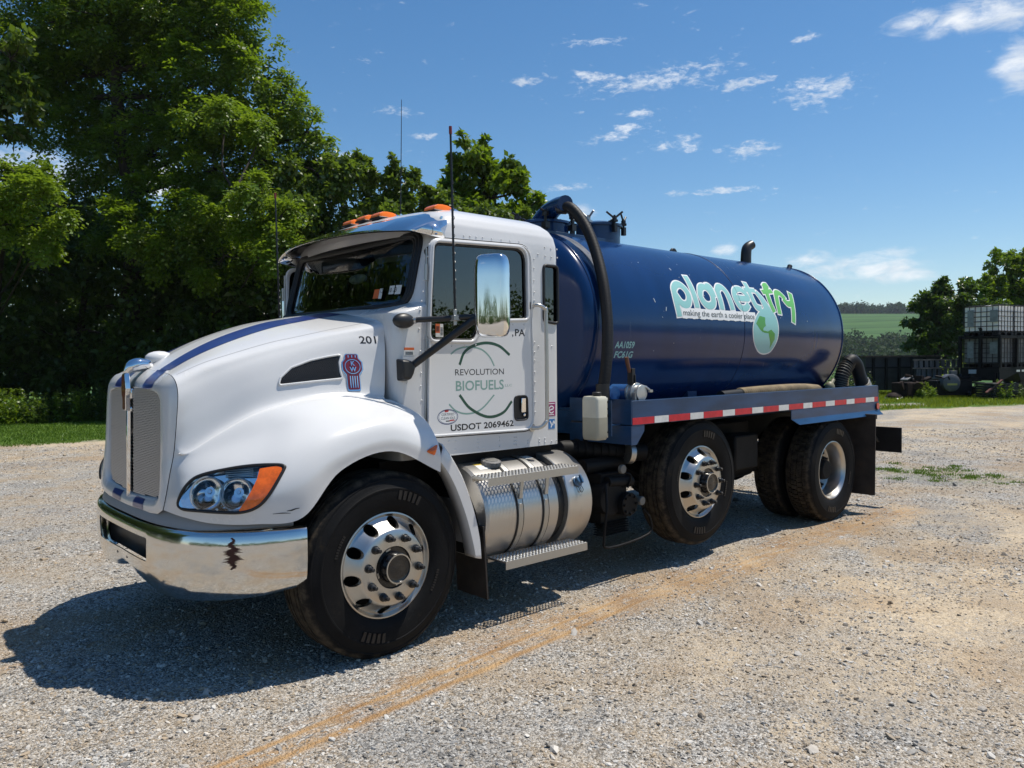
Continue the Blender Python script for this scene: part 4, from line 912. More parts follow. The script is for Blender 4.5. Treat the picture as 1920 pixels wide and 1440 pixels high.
pk = mat('sticker_magenta', (.33, .03, .14), .4); bl = mat('sticker_blue', (.03, .18, .45), .4, dirt=(.6, .6, .6), dscale=30, damt=.5)
sticker(1.464, 1.262, 1.544, 1.361, -.9610, pk, 'round_logo_sticker', cab)
b = MB(); ribbon(b, [(1.504+.024*math.cos(a), 1.308+.024*math.sin(a)) for a in np.linspace(.5, 5.6, 14)], .009, lambda x, z: (x, -.9620, z), 2); ribbon(b, [(1.488, 1.305), (1.52, 1.312)], .010, lambda x, z: (x, -.9621, z)); b.box((1.504, -.962, 1.350), (.064, .0006, .006)); b.box((1.504, -.962, 1.272), (.05, .0006, .006)); TB(b, 'sticker_print', vinyl_white, cab, smooth=0)
sticker(1.474, 1.172, 1.537, 1.241, -.9610, bl, 'torn_blue_sticker', cab)
b = MB(); ribbon(b, [(1.49, 1.225), (1.505, 1.20), (1.50, 1.185)], .010, lambda x, z: (x, -.962, z), 3); ribbon(b, [(1.515, 1.20), (1.525, 1.225), (1.535, 1.21)], .010, lambda x, z: (x, -.962, z), 3); TB(b, 'sticker_print', vinyl_white, cab, smooth=0)
# windscreen stickers
def wsp(y, z): return (front_x(y, z, .006), y, z)
for (y0, y1, z0, z1, m) in ((-.50, -.55, 2.065, 2.125, warn_o), (-.552, -.582, 2.062, 2.128, warn_w), (-.64, -.685, 2.085, 2.14, warn_w), (-.695, -.745, 2.082, 2.14, warn_w)):
    b = MB(); b.grid([[wsp(y, z) for y in np.linspace(y0, y1, 4)] for z in np.linspace(z0, z1, 4)]); TB(b, 'inspection_sticker', m, cab)
for y, t_ in ((-.690, '23'), (-.567, '12'), (-.645, '10')):
    part(text('sticker_number', t_, .040, ink, None, lambda u, v: (lambda p: (p[0]-.003, p[1], p[2]))(wsp(y-u*.8+.01, 2.098+v))), cab)
# ------------------------------------------------------------------ cab inside
for y in (-.48, .48):
    b = MB(); b.box((1.15, y, 1.62), (.52, .52, .16)); st = TB(b, 'seat', seat_m, cab, bevel=.05, seg=3)
    b = MB(); b.box((1.40, y, 1.98), (.16, .50, .66), Matrix.Rotation(.15, 3, 'Y')); b.box((1.47, y, 2.33), (.10, .28, .17)); TB(b, 'seat_back', seat_m, cab, bevel=.05, seg=3)
b = MB(); b.box((.50, 0, 1.86), (.24, 1.78, .20)); b.box((.44, 0, 1.955), (.20, 1.6, .04)); TB(b, 'dashboard', interior, cab, bevel=.03)
b = MB(); b.tube([(.80+.10*math.sin(a)*.6, -.48+.225*math.cos(a), 1.98+.20*math.sin(a)) for a in np.linspace(0, 2*PI, 33)[:-1]], .016, 8, closed=True)
b.tube([(.60, -.48, 1.86), (.80, -.48, 1.98)], .03, 8); b.box((.80, -.48, 1.98), (.03, .36, .05)); TB(b, 'steering_wheel', black, cab, smooth=60)
for y in (-.42, .42):
    b = MB(); b.box((.60, y, 2.40), (.03, .60, .12), Matrix.Rotation(-.5, 3, 'Y')); TB(b, 'sun_flap', mat('sun_flap_grey', (.16, .16, .155), .7) if 'sun_flap_grey' not in MATS else MATS['sun_flap_grey'], cab, bevel=.01)
b = MB(); b.sphere((.47, -.10, 2.235), (.02, .12, .035), 16, 8); TB(b, 'inside_mirror', mat('inside_mirror_cream', (.45, .45, .38), .3), cab)
b = MB(); b.box((.52, -.05, 1.99), (.02, .05, .10)); b.box((.53, .02, 2.02), (.02, .16, .10)); TB(b, 'dash_phone_mount', black, cab, bevel=.01)
# ------------------------------------------------------------------ sun visor over the windscreen, marker lamps
vis = MB(); ys = np.linspace(-.935, .935, 41); G = []
for y in ys:
    a = abs(y)/.935; fx = .205+.17*a**2.2; row = []
    for t, dx, z in ((0, .012, 2.480), (0, 0, 2.487), (.0, .002, 2.497), (.45, 0, 2.575), (.92, 0, 2.632), (1.0, 0, 2.640)):
        bx = .60+.06*a**2; x = fx+(bx-fx)*t+dx; zz = z-.035*a**3*(1-t)-.095*max(0, (a-.82)/.18)**1.5*t-.02*a**2*t; row.append((x, y, zz))
    G.append(row)
vis.grid(G)
for sy in (1, -1):
    e = [(.375, sy*-.936, 2.446), (.375, sy*-.936, 2.462), (.50, sy*-.938, 2.522), (.615, sy*-.938, 2.545), (.60, sy*-.955, 2.435), (.56, sy*-.962, 2.42)]
    vis.add(e, [(0, 1, 2, 5), (2, 3, 4, 5)])
visor = TB(vis, 'sun_visor', chrome, smooth=50); sm = visor.modifiers.new('solid', 'SOLIDIFY'); sm.thickness = .006
r_ = MB()
for y in (-.9, -.45, 0, .45, .9):
    r_ = MB(); r_.cyl((.60, y, 2.628-.08*(abs(y) > .8)), (.60, y, 2.650-.08*(abs(y) > .8)), .008, 8); TB(r_, 'visor_bolt', chrome, visor)
def marker(x, y, z, tail=False):
    b = MB(); G = []
    P = [(0, .040), (.015, .052), (.05, .056), (.085, .05), (.105, .034)]; 
    for i, (dx, h) in enumerate([(-.066, .004), (-.060, .024), (-.035, .038), (.0, .042), (.045, .039), (.075, .032)]):
        w = (.056, .060, .060, .060, .060, .058)[i]; G.append([(x+dx, y-w, z), (x+dx, y-w*.99, z+h*.7), (x+dx, y-w*.90, z+h*.97), (x+dx, y, z+h), (x+dx, y+w*.90, z+h*.97), (x+dx, y+w*.99, z+h*.7), (x+dx, y+w, z)])
    b.grid(G); b.f.append(tuple(range(7))); b.f.append(tuple(range(41, 34, -1))); o = TB(b, 'marker_light', amber_roof, smooth=45)
    c = MB(); G = []
    for dx, h, w in ((.060, .042, .062), (.10, .038, .060), (.16, .018, .045), (.19, .004, .02)):
        G.append([(x+dx, y-w, z), (x+dx, y-w*.9, z+h*.7), (x+dx, y, z+h), (x+dx, y+w*.9, z+h*.7), (x+dx, y+w, z)])
    c.grid(G); c.f.append((0, 1, 2, 3, 4)); TB(c, 'marker_base', chrome, o, smooth=45)
    c = MB(); c.box((x+.05, y, z-.005), (.24, .13, .014)); TB(c, 'marker_gasket', black, o, bevel=.003)
def at_px(px, py, y):
    d = pix_dir(px, py); C0 = cam.matrix_world.translation; t = (y-C0.y)/d.y; return C0+d*t
marker(.61, .17, 2.655); marker(.61, -.02, 2.660); marker(.61, -.21, 2.655); marker(.70, -.72, 2.637)
# ------------------------------------------------------------------ mirrors with arms and whip aerials
for sy in (1, -1):
    b = MB(); Rm = Matrix.Rotation(sy*.44, 3, 'Z'); pw = lambda q, e: math.copysign(abs(q)**e, q); G = []
    for i in range(25):
        th = -PI/2+PI*i/24; row = []
        for k in range(41):
            ph = 2*PI*k/40; p = Rm @ Vector((.058*pw(math.cos(th), .30)*pw(math.cos(ph), .75), .108*pw(math.cos(th), .30)*pw(math.sin(ph), .42), .247*pw(math.sin(th), .36))); row.append((p.x+.640, p.y+sy*-1.335, p.z+2.04))
        G.append(row)
    b.grid(G); mi = TB(b, 'mirror', chrome, smooth=180)
    b = MB(); b.box((.689, sy*-1.312, 2.04), (.006, .16, .44), Matrix.Rotation(sy*.44, 3, 'Z')); TB(b, 'mirror_glass', mat('mirror_glass', (.8, .8, .8), .01, metal=1) if 'mirror_glass' not in MATS else MATS['mirror_glass'], mi, bevel=.002)
    b = MB(); b.tube([(.28, sy*-.965, 1.900), (.34, sy*-1.03, 1.905), (.56, sy*-1.225, 1.918), (.61, sy*-1.27, 1.92)], [.016, .017, .019, .02], 10); 
    b.tube([(.29, sy*-.975, 1.618), (.335, sy*-1.02, 1.665), (.565, sy*-1.235, 1.895), (.61, sy*-1.27, 1.93)], [.022, .023, .025, .026], 10); TB(b, 'mirror_arm', black, mi, smooth=60)
    b = MB(); b.sphere((.245, sy*-.985, 1.898), (.075, .04, .046), 14, 10); TB(b, 'mirror_bracket', black, mi, smooth=60)
    b = MB(); b.prism([(.20, 1.675), (.285, 1.67), (.315, 1.62), (.30, 1.575), (.275, 1.535), (.205, 1.54)], lambda x, z: (x, sy*-.958, z), lambda x, z: (.258+(x-.258)*.8, sy*-1.022, 1.61+(z-1.61)*.8)); TB(b, 'mirror_bracket', black, mi, smooth=60, bevel=.012, seg=3)
    b = MB(); b.cyl((.30, sy*-.985, 1.902), (.32, sy*-1.01, 1.902), .020, 12); TB(b, 'bracket_bolt', alum_plate, mi)
    ax = .49; b = MB(); b.box((ax, sy*-1.168, 1.912), (.05, .05, .03)); b.cyl((ax, sy*-1.168, 1.87), (ax, sy*-1.168, 1.965), .011, 10); an = TB(b, 'aerial_mount', alum_plate, bevel=.002)
    b = MB(); b.tube([(ax, sy*-1.168, 1.96), (ax-.01, sy*-1.168, 2.5), (ax-.018, sy*-1.168, 3.00)], [.0075, .007, .0065], 8); TB(b, 'aerial_rod', black, an, smooth=60)
    b = MB(); L = [(ax-.01*(z-1.96)+.0080*math.cos(z*120), sy*-1.168+.0080*math.sin(z*120), z) for z in np.arange(1.98, 2.75, .006)]; b.tube(L, .0022, 4); TB(b, 'aerial_coil', black, an, smooth=60)
    b = MB(); b.tube([(ax-.018, sy*-1.168, 3.0), (ax-.019, sy*-1.168, 3.045)], .0095, 8); TB(b, 'aerial_tip', mat('aerial_tip_red', (.18, .02, .015), .4) if 'aerial_tip_red' not in MATS else MATS['aerial_tip_red'], an, smooth=60)
b = MB(); b.cyl((1.10, .30, 2.672), (1.10, .30, 2.70), .03, 12); b.tube([(1.10, .30, 2.69), (1.115, .30, 3.2), (1.128, .30, 3.72)], [.005, .0035, .0022], 8); TB(b, 'roof_aerial', black)
# ------------------------------------------------------------------ wheels
def ring_mesh(prof, n, mat_, name, smooth=40, closed=True):
    b = MB(); b.lathe(prof, n=n, closed=closed, caps=False); me = b.mesh(name); me.materials.append(mat_); return me
def shade(me, ang=40):
    me.polygons.foreach_set('use_smooth', [True]*len(me.polygons)); me.set_sharp_from_angle(angle=math.radians(ang)); return me
# profiles: radius, y (outward is negative y), y = 0 at the rim flange
RIMF = [(.2985, .0), (.2975, -.006), (.290, -.008), (.2845, -.003), (.281, .004), (.272, .010), (.262, .006), (.222, -.052), (.211, -.066), (.203, -.072), (.150, -.074), (.118, -.074), (.116, -.070), (.116, -.055), (.20, -.056), (.25, .02), (.262, .04), (.262, .20), (.2985, .22), (.2985, .0)]
rim_me = ring_mesh(RIMF[:-1], 96, alum, 'rim')
hole = []
for k in range(10):
    a = 2*PI*(k+.5)/10+.06; c = MB(); r_ = .2425; c.lathe([(.0315, -.2), (.0315, .2)], (0, 0, 0), 'y', 20)
    c.v = [(x+r_*math.cos(a), y, z+r_*math.sin(a)) for x, y, z in c.v]; m_ = c.mesh('c'); m_.materials.append(alum); hole.append(m_)
rim_me = shade(boolean(rim_me, hole), 42)
TYF = [(.293, .02), (.300, -.004), (.315, -.016), (.345, -.026), (.375, -.0305), (.405, -.033), (.425, -.033), (.428, -.0355), (.436, -.0355), (.439, -.0325), (.462, -.028), (.480, -.020), (.483, -.022), (.489, -.020), (.492, -.014), (.506, -.004), (.516, .006), (.5215, .018)]
def tyre_profile(grooves):
    P = list(TYF); W0 = .262-.0
    y0, y1 = .022, .23-.022+.0
    xs = []
    for g in grooves: xs += [(g-.0065, 0), (g-.0045, 1), (g+.0045, 1), (g+.0065, 0)]
    P.append((.5235, .024))
    for y, dn in xs: P.append((.525-.0135*dn+.0012*math.cos((y-.115)*20)-.0012, y))
    P.append((.5235, .206))
    return P+[(r, .23-y) for r, y in reversed(TYF)]
tyre_me = shade(ring_mesh(tyre_profile((.052, .088, .142, .178)), 112, tyre_m, 'tyre', closed=False), 35)
tb_ = MB(); tb_.lathe([(r-.014 if r > .5230 else r, y) for r, y in tyre_profile(())], n=112, caps=False)
for k in range(64):                                              # lugged drive tread: four staggered rows of blocks
    for j, (ya, yb) in enumerate(((.006, .052), (.058, .111), (.119, .172), (.178, .224))):
        a0 = 2*PI*(k+.5*(j % 2)+.12*j)/64; w = 2*PI/64*.80; V = []
        sk = (.010, .004, -.004, -.010)[j]
        for rr in (.508, .5245 if 0 < j < 3 else .5225):
            for y, s_ in ((ya, -1), (yb, 1)):
                rr2 = rr-(.006 if (j == 0 and s_ < 0) or (j == 3 and s_ > 0) else 0)
                for a in (a0+s_*sk, a0+w*.55+s_*sk*.2, a0+w+s_*sk): V.append((rr2*math.cos(a), y, rr2*math.sin(a)))
        tb_.add(V, [(6, 7, 10, 9), (7, 8, 11, 10), (0, 6, 9, 3), (2, 5, 11, 8), (0, 1, 7, 6), (1, 2, 8, 7), (3, 9, 10, 4), (4, 10, 11, 5)])
tyre_d = shade(tb_.mesh('tyre'), 30); tyre_d.materials.append(tyre_m)
sm_ = MB(); r8 = np.random.default_rng(8)
for a0, nb in ((-1.62, 5), (1.45, 5), (-.2, 9), (2.9, 9)):
    for k in range(nb):
        a = a0+(k-nb/2)*(.085 if nb == 5 else .042); w_ = .026 if nb == 5 else .014; ra, rb = (.372, .424) if nb == 5 else (.345, .362)
        V = [(rr*math.cos(a+da), y, rr*math.sin(a+da)) for y in (-.030, -.0372 if nb == 5 else -.0318) for rr, da in ((ra, -w_), (rb, -w_), (rb, w_), (ra, w_))]; sm_.add(V, [(0, 1, 2, 3), (7, 6, 5, 4), (0, 4, 5, 1), (1, 5, 6, 2), (2, 6, 7, 3), (3, 7, 4, 0)])
mark_me = sm_.mesh('sidewall_mark'); mark_me.materials.append(mat('sidewall_gloss', (.012, .012, .013), .33, spec=.4))
RIMD = [(.2985, 0), (.2975, -.006), (.290, -.008), (.284, -.003), (.279, .006), (.270, .016), (.263, .030), (.259, .13), (.255, .150), (.235, .162), (.140, .165), (.112, .165), (.112, .18), (.24, .18), (.262, .17), (.268, .21), (.2985, .225)]
rimd_me = ring_mesh(RIMD, 96, alum, 'rim'); hole = []
for k in range(10):
    a = 2*PI*(k+.5)/10; c = MB(); c.lathe([(.027, -.3), (.027, .4)], (0, 0, 0), 'y', 16); c.v = [(x+.212*math.cos(a), y, z+.212*math.sin(a)) for x, y, z in c.v]; m_ = c.mesh('c'); m_.materials.append(alum); hole.append(m_)
rimd_me = shade(boolean(rimd_me, hole), 42)
nut = MB(); nut.lathe([(.024, 0), (.024, -.006), (.0185, -.008), (.0185, -.026), (.014, -.030), (.0115, -.031), (.0115, -.050), (.009, -.054)], (0, 0, 0), 'y', 12); nut_me = shade(nut.mesh('lug_nut')); nut_me.materials.append(black)
hb = MB(); hb.lathe([(.113, -.062), (.113, -.048), (.094, -.046), (.088, -.058), (.086, -.112), (.082, -.120), (.074, -.121), (.072, -.116), (.06, -.112), (.045, -.113), (.02, -.118)], (0, 0, 0), 'y', 40); hub_me = shade(hb.mesh('hub'), 30); hub_me.materials.append(mat('hub_black', (.008, .008, .009), .22, coat=.3, dirt=(.05, .04, .03), damt=.2))
hr = MB(); hr.lathe([(.083, -.1205), (.083, -.124), (.076, -.124), (.0755, -.1205)], (0, 0, 0), 'y', 40, closed=True)
for k in range(4):
    a = PI/2*k+.5; hr.box((.1035*math.cos(a), -.064, .1035*math.sin(a)), (.03, .006, .009), Matrix.Rotation(-(a+PI/2), 3, 'Y'))
hring_me = shade(hr.mesh('hub_ring')); hring_me.materials.append(alum)
hd_ = MB(); hd_.lathe([(.11, .17), (.105, .10), (.098, .06), (.09, .05), (.03, .048)], (0, 0, 0), 'y', 32); hubd_me = shade(hd_.mesh('hub'), 30); hubd_me.materials.append(blacksteel)
drum = MB(); drum.lathe([(.245, .10), (.25, .12), (.25, .30), (.10, .30)], (0, 0, 0), 'y', 40); drum_me = shade(drum.mesh('brake_drum')); drum_me.materials.append(blacksteel)
def wheel(x, y, z, side=1, kind='front', steer=0.0, spin=0.0):
    w = empty('wheel', (x, y, z)); w.rotation_euler = (0, spin if side == 1 else -spin, steer if side == 1 else PI+steer); w.parent = truck; w.location = Vector((x, y, z))+TOFF
    if kind == 'inner':
        for nm, me in (('tyre', tyre_d), ('rim', rimd_me)): o = link(nm, me, w)
        return w
    link('tyre', tyre_me if kind == 'front' else tyre_d, w)
    link('rim', rim_me if kind == 'front' else rimd_me, w)
    link('hub', hub_me if kind == 'front' else hubd_me, w)
    tag(link('sidewall_mark', mark_me, w), kind='stuff')
    if kind == 'front': link('hub_ring', hring_me, w)
    if kind == 'front': link('brake_drum', drum_me, w)
    for k in range(10):
        a = 2*PI*k/10+.06; link('lug_nut', nut_me, w, (.1695*math.cos(a), -.074 if kind == 'front' else .165, .1695*math.sin(a)))
    return w
X2, Z2, X3 = 3.054, .643, 5.329
wheel(0, -1.141, .512, 1, steer=.028, spin=.2); wheel(0, 1.141, .512, -1, steer=.028)
wheel(X2, -1.14, Z2, 1, spin=.05); wheel(X2, 1.14, Z2, -1)
wheel(X3, -1.179, .512, 1, 'drive', spin=.1); wheel(X3, 1.179, .512, -1, 'drive')
wheel(X3, -.835, .512, 1, 'inner'); wheel(X3, .835, .512, -1, 'inner')
# ------------------------------------------------------------------ chassis
b = MB()
for y in (-.43, .43):
    b.box2((-.85, y-.04, .80), (6.45, y-.03, 1.07)); b.box2((-.85, y-.04, .80), (6.45, y+.04, .815)); b.box2((-.85, y-.04, 1.055), (6.45, y+.04, 1.07))
for x in (-.6, .9, 1.9, 2.6, 3.9, 4.9, 5.8, 6.4): b.box2((x-.05, -.42, .84), (x+.05, .42, 1.04))
TB(b, 'frame_rail', blacksteel)
b = MB()
b.cyl((0, -.95, .50), (0, .95, .50), .055, 12); b.cyl((X2, -1.0, Z2), (X2, 1.0, Z2), .07, 12); b.cyl((X3, -.95, .51), (X3, .95, .51), .10, 14); b.sphere((X3, 0, .52), .24, 16, 10)
b.cyl((1.7, 0, .78), (X3, 0, .56), .055, 12)
for x, z in ((0, .62), (X2, .74), (X3, .72)):
    for y in (-.45, .45): b.box((x, y, z), (1.25, .09, .075)); b.box((x, y, z-.08), (.14, .11, .14))
for x, z in ((X2, .70), (X3, .72)):
    for y in (-.55, .55): b.cyl((x-.25, y, z+.12), (x-.02, y*1.25, z-.05), .075, 12)
TB(b, 'axle', blacksteel, smooth=40)
b = MB(); b.box2((-.35, -.38, .52), (.95, .38, 1.25)); b.cyl((.9, 0, .86), (1.75, 0, .80), .19, 16); b.box2((1.0, -.6, .55), (1.55, .55, .95)); TB(b, 'engine', blacksteel, bevel=.03)
b = MB(); b.box2((.13, -.88, .93), (1.58, .88, 1.055)); TB(b, 'cab_floor', blacksteel)
b = MB(); b.box2((2.45, -.62, .80), (3.6, -.48, 1.12)); b.cyl((3.55, -.80, .95), (3.55, .8, .95), .16, 16); b.box2((3.7, -.7, .72), (4.55, .7, 1.05)); b.cyl((4.0, -.62, .62), (4.6, -.62, .62), .14, 14); b.box2((3.9, -.95, .62), (4.3, -.75, .95)); TB(b, 'air_tank', blacksteel, bevel=.02, smooth=40)
b = MB(); b.cyl((1.75, -.62, .98), (2.55, -.95, .92), .075, 14)
for k in range(8): b.cyl((2.0+.06*k, -.72-.025*k, .965-.004*k), (2.02+.06*k, -.73-.025*k, .963-.004*k), .085, 14)
b.cyl((1.9, -.88, .85), (2.35, -.88, .85), .06, 12); TB(b, 'suction_pipe', blacksteel, smooth=40)
b = MB(); b.cyl((2.32, -.97, .93), (2.36, -.985, .925), .082, 18); TB(b, 'pipe_clamp', alum_plate, smooth=40)
# vacuum pump between the tank and the lifted axle
b = MB(); b.box2((1.98, -1.0, .42), (2.28, -.62, .80)); b.cyl((2.05, -1.05, .62), (2.05, -.7, .62), .13, 18); b.cyl((2.2, -1.10, .56), (2.2, -.7, .56), .09, 16); b.cyl((2.02, -1.02, .74), (2.30, -1.02, .72), .045, 12)
for k in range(6): b.box((2.12, -.98, .34+.018*k), (.30, .10, .006))
pump = TB(b, 'vacuum_pump', blacksteel, bevel=.008, smooth=40)
b = MB()
for a in range(8):
    b.cyl((2.2+.07*math.cos(a*PI/4), -1.10, .56+.07*math.sin(a*PI/4)), (2.2+.07*math.cos(a*PI/4), -1.115, .56+.07*math.sin(a*PI/4)), .010, 8)
TB(b, 'pump_bolt', blacksteel, pump)
for (x, z, y) in ((2.15, .83, -1.05), (2.34, .57, -1.08)):
    b = MB(); b.cyl((x, y, z), (x, y-.03, z), .034, 18); TB(b, 'pump_gauge', mat('gauge_face', (.14, .14, .13), .4) if 'gauge_face' not in MATS else MATS['gauge_face'], pump, bevel=.004)
b = MB(); b.tube([(1.98, -1.05, .72), (1.93, -1.10, .55), (1.90, -1.10, .36), (1.95, -1.10, .27), (2.42, -1.10, .30), (2.44, -1.10, .42), (2.38, -1.08, .50)], .010, 8, smooth_n=4)
b.tube([(2.15, -1.03, .80), (2.23, -1.08, .78), (2.22, -1.06, .68)], .009, 6, smooth_n=4); TB(b, 'pump_pipe', blacksteel, pump, smooth=60)
# ------------------------------------------------------------------ fuel tank, cover, steps
FC = (-.865, .665); FR = .325
b = MB(); b.lathe([(.02, .695), (.20, .693), (.285, .698), (.312, .706), (FR, .725), (FR, 1.335), (.31, 1.34), (.02, 1.34)], (0, *FC), 'x', 72); ft = TB(b, 'fuel_tank', alum_tank, smooth=30)
b = MB(); b.lathe([(.02, 1.425), (FR+.005, 1.425), (FR+.011, 1.432), (FR+.011, 1.655), (FR+.004, 1.668), (.02, 1.668)], (0, *FC), 'x', 72); TB(b, 'fluid_tank', alum_tank, ft, smooth=30)
b = MB(); b.lathe([(.02, 1.34), (FR-.03, 1.34), (FR-.03, 1.425), (.02, 1.425)], (0, *FC), 'x', 48); TB(b, 'tank_gap', black, ft, smooth=30)
for x in (.985, 1.215):
    b = MB(); b.lathe([(FR+.001, x-.030), (FR+.006, x-.029), (FR+.006, x+.029), (FR+.001, x+.030)], (0, *FC), 'x', 72, closed=True); TB(b, 'strap_liner', rubber, ft, smooth=30)
    b = MB(); b.lathe([(FR+.005, x-.020), (FR+.010, x-.019), (FR+.010, x+.019), (FR+.005, x+.020)], (0, *FC), 'x', 72, closed=True); TB(b, 'tank_strap', alum_plate, ft, smooth=30)
    b = MB(); b.box((x, -1.192, .70), (.03, .012, .075)); b.box((x+.012, -1.19, .845), (.028, .012, .15), Matrix.Rotation(.12, 3, 'Y')); TB(b, 'strap_bracket', alum_plate, ft, bevel=.002)
# punched shade of the step shows on the tank: perforated step plates are real
def step_plate(x0, x1, y0, y1, z, h, nx, ny):
    P = MB()                                                       # frame: front lip, rear lip, ends
    P.box2((x0, y0, z-h), (x1, y0+.006, z+.002)); P.box2((x0, y1-.006, z-h*.7), (x1, y1, z+.002)); P.box2((x0+.002, y0+.006, z-.012), (x0+.008, y1-.006, z-.001)); P.box2((x1-.008, y0+.006, z-.012), (x1-.002, y1-.006, z-.001))
    dx = (x1-x0)/nx; dy = (y1-y0)/ny; V = []; 
    for i in range(nx):
        for j in range(ny):
            cx_, cy_ = x0+dx*(i+.5), y0+dy*(j+.5); rx = min(dx, dy)*.32; O = []; I = []
            for k in range(8):
                a = PI/4*k+PI/8; ca, sa = math.cos(a), math.sin(a); m_ = max(abs(ca), abs(sa)); O.append((cx_+dx/2*ca/m_, cy_+dy/2*sa/m_, z)); 
            for k in range(8):
                a = PI/4*k+PI/8; I.append((cx_+rx*math.cos(a), cy_+rx*math.sin(a), z+(.007 if k % 2 else .004)))
            P.add(O+I, [(k, (k+1) % 8, 8+(k+1) % 8, 8+k) for k in range(8)])
    return P
TB(step_plate(.672, 1.475, -1.245, -1.085, .935, .048, 28, 5), 'step', alum_plate, ft, smooth=0)
TB(step_plate(.800, 1.548, -1.255, -1.075, .402, .050, 26, 6), 'step', alum_plate, ft, smooth=0)
b = MB()
for x in (.98, 1.22): b.box((x, -1.10, .375), (.03, .22, .05)); b.box((x, -1.15, .335), (.02, .02, .04))
TB(b, 'step_hanger', rust, ft, bevel=.004)
b = MB(); b.lathe([(.062, 0), (.064, .008), (.064, .030), (.058, .036), (.02, .038)], (0, 0, 0), 'z', 32); 
for k in range(16):
    a = 2*PI*k/16; b.box((.062*math.cos(a), .062*math.sin(a), .02), (.012, .012, .024), Matrix.Rotation(a, 3, 'Z'))
R_ = Matrix.Rotation(.18, 3, 'X'); b.v = [tuple(R_ @ Vector(p)+Vector((.93, -.965, .968))) for p in b.v]; cp = TB(b, 'fuel_cap', mat('cap_grey', (.20, .19, .18), .5, dirt=(.4, .38, .34), dscale=30, damt=.5), ft, smooth=30)
b = MB(); b.lathe([(.045, .036), (.045, .041), (.01, .042)], (0, 0, 0), 'z', 24); b.v = [tuple(R_ @ Vector(p)+Vector((.93, -.965, .968))) for p in b.v]; TB(b, 'cap_top', alum_plate, cp, smooth=30)
b = MB(); b.lathe([(.04, 0), (.04, .01), (.032, .014), (.030, .035), (.026, .040), (.008, .041)], (0, 0, 0), 'z', 24); b.box((0, 0, .045), (.012, .06, .02))
R_ = Matrix.Rotation(1.05, 3, 'X'); b.v = [tuple(R_ @ Vector(p)+Vector((1.545, -1.165, .815))) for p in b.v]; TB(b, 'fluid_cap', mat('cap_blue', (.05, .12, .22), .35), ft, smooth=30, bevel=.002)
b = MB(); b.tube([(1.53, -1.185, .79), (1.55, -1.20, .745), (1.575, -1.195, .76), (1.56, -1.18, .80)], .0025, 5, smooth_n=5); TB(b, 'cap_lanyard', black, ft, smooth=60)
def drum_patch(x0, x1, a0, a1, m, name):
    b = MB(); b.grid([[(x, FC[0]-(FR+.0012)*math.cos(a), FC[1]+(FR+.0012)*math.sin(a)) for x in np.linspace(x0, x1, 3)] for a in np.linspace(a0, a1, 6)]); return TB(b, name, m, ft, smooth=60)
drum_patch(.80, .93, 1.10, 1.28, warn_w, 'tank_label'); drum_patch(.80, .93, 1.285, 1.37, mat('label_yellow', (.6, .4, .05), .5), 'tank_label'); drum_patch(1.26, 1.33, 1.30, 1.50, warn_w, 'tank_label')
# ------------------------------------------------------------------ the blue tank
RT, ZC = .83, 1.9226; XT0, XT1 = 2.14, 6.33
def cyl_pt(off=0.0): return lambda x, s: (x, -(RT+off)*math.cos(s/RT), ZC+(RT+off)*math.sin(s/RT))
b = MB(); P = []
for k in range(15):
    a = PI/2*k/14; P.append((max(.004, RT*math.sin(a)**.75), XT0-.19*math.cos(a)))
P += [(RT, XT0+.001), (RT, 3.2), (RT, 4.262), (RT-.003, 4.2635), (RT, 4.265), (RT, 5.3), (RT, XT1)]
for k in range(1, 15):
    a = PI/2*k/14; P.append((max(.004, RT*math.cos(a)**.75), XT1+.23*math.sin(a)))
b.lathe(P, (0, 0, ZC), 'x', 128); tank = TB(b, 'tank', navy, smooth=50)
for x, r_ in ((XT0+.01, .010), (XT1-.01, .008)):
    b = MB(); b.tube([(x, -(RT)*math.cos(a), ZC+(RT)*math.sin(a)) for a in np.linspace(0, 2*PI, 97)[:-1]], r_, 6, closed=True); TB(b, 'weld_ring', navy, tank, smooth=80)
b = MB(); b.tube([(4.2635, -(RT+.0005)*math.cos(a), ZC+(RT+.0005)*math.sin(a)) for a in np.linspace(0, 2*PI, 97)[:-1]], .0035, 6, closed=True); TB(b, 'weld_seam', mat('navy_seam', (.006, .016, .06), .4), tank, smooth=80)
# grey worn band on the front of the shell and chips
b = MB()
for k in range(16):
    x = random.uniform(2.3, 6.0); s = random.uniform(-.2, .85); r_ = random.uniform(.002, .005)
    fill(b, [(x+r_*math.cos(a)*random.uniform(.6, 1.4), s+r_*math.sin(a)*random.uniform(.6, 1.8)) for a in np.linspace(0, 2*PI, 7)[:-1]], cyl_pt(.0008), 1)
for (x, s, dx, ds) in ((4.262, .72, .004, .035), (3.35, .60, .006, .02), (2.9, .25, .01, .03), (3.05, .18, -.01, .03)): ribbon(b, [(x, s), (x+dx, s-ds)], .008, cyl_pt(.0012))
TB(b, 'paint_chip', mat('chip_grey', (.45, .48, .52), .6), tank, smooth=0)
b = MB(); b.grid([[cyl_pt(.0012)(x, s) for s in np.linspace(.28, 1.15, 16)] for x in (2.26, 2.36)]); TB(b, 'worn_band', mat('worn_band_grey', (.07, .075, .085), .45, var=.5, vscale=12, dirt=(.02, .04, .12), dscale=8, damt=.6), tank, smooth=180)
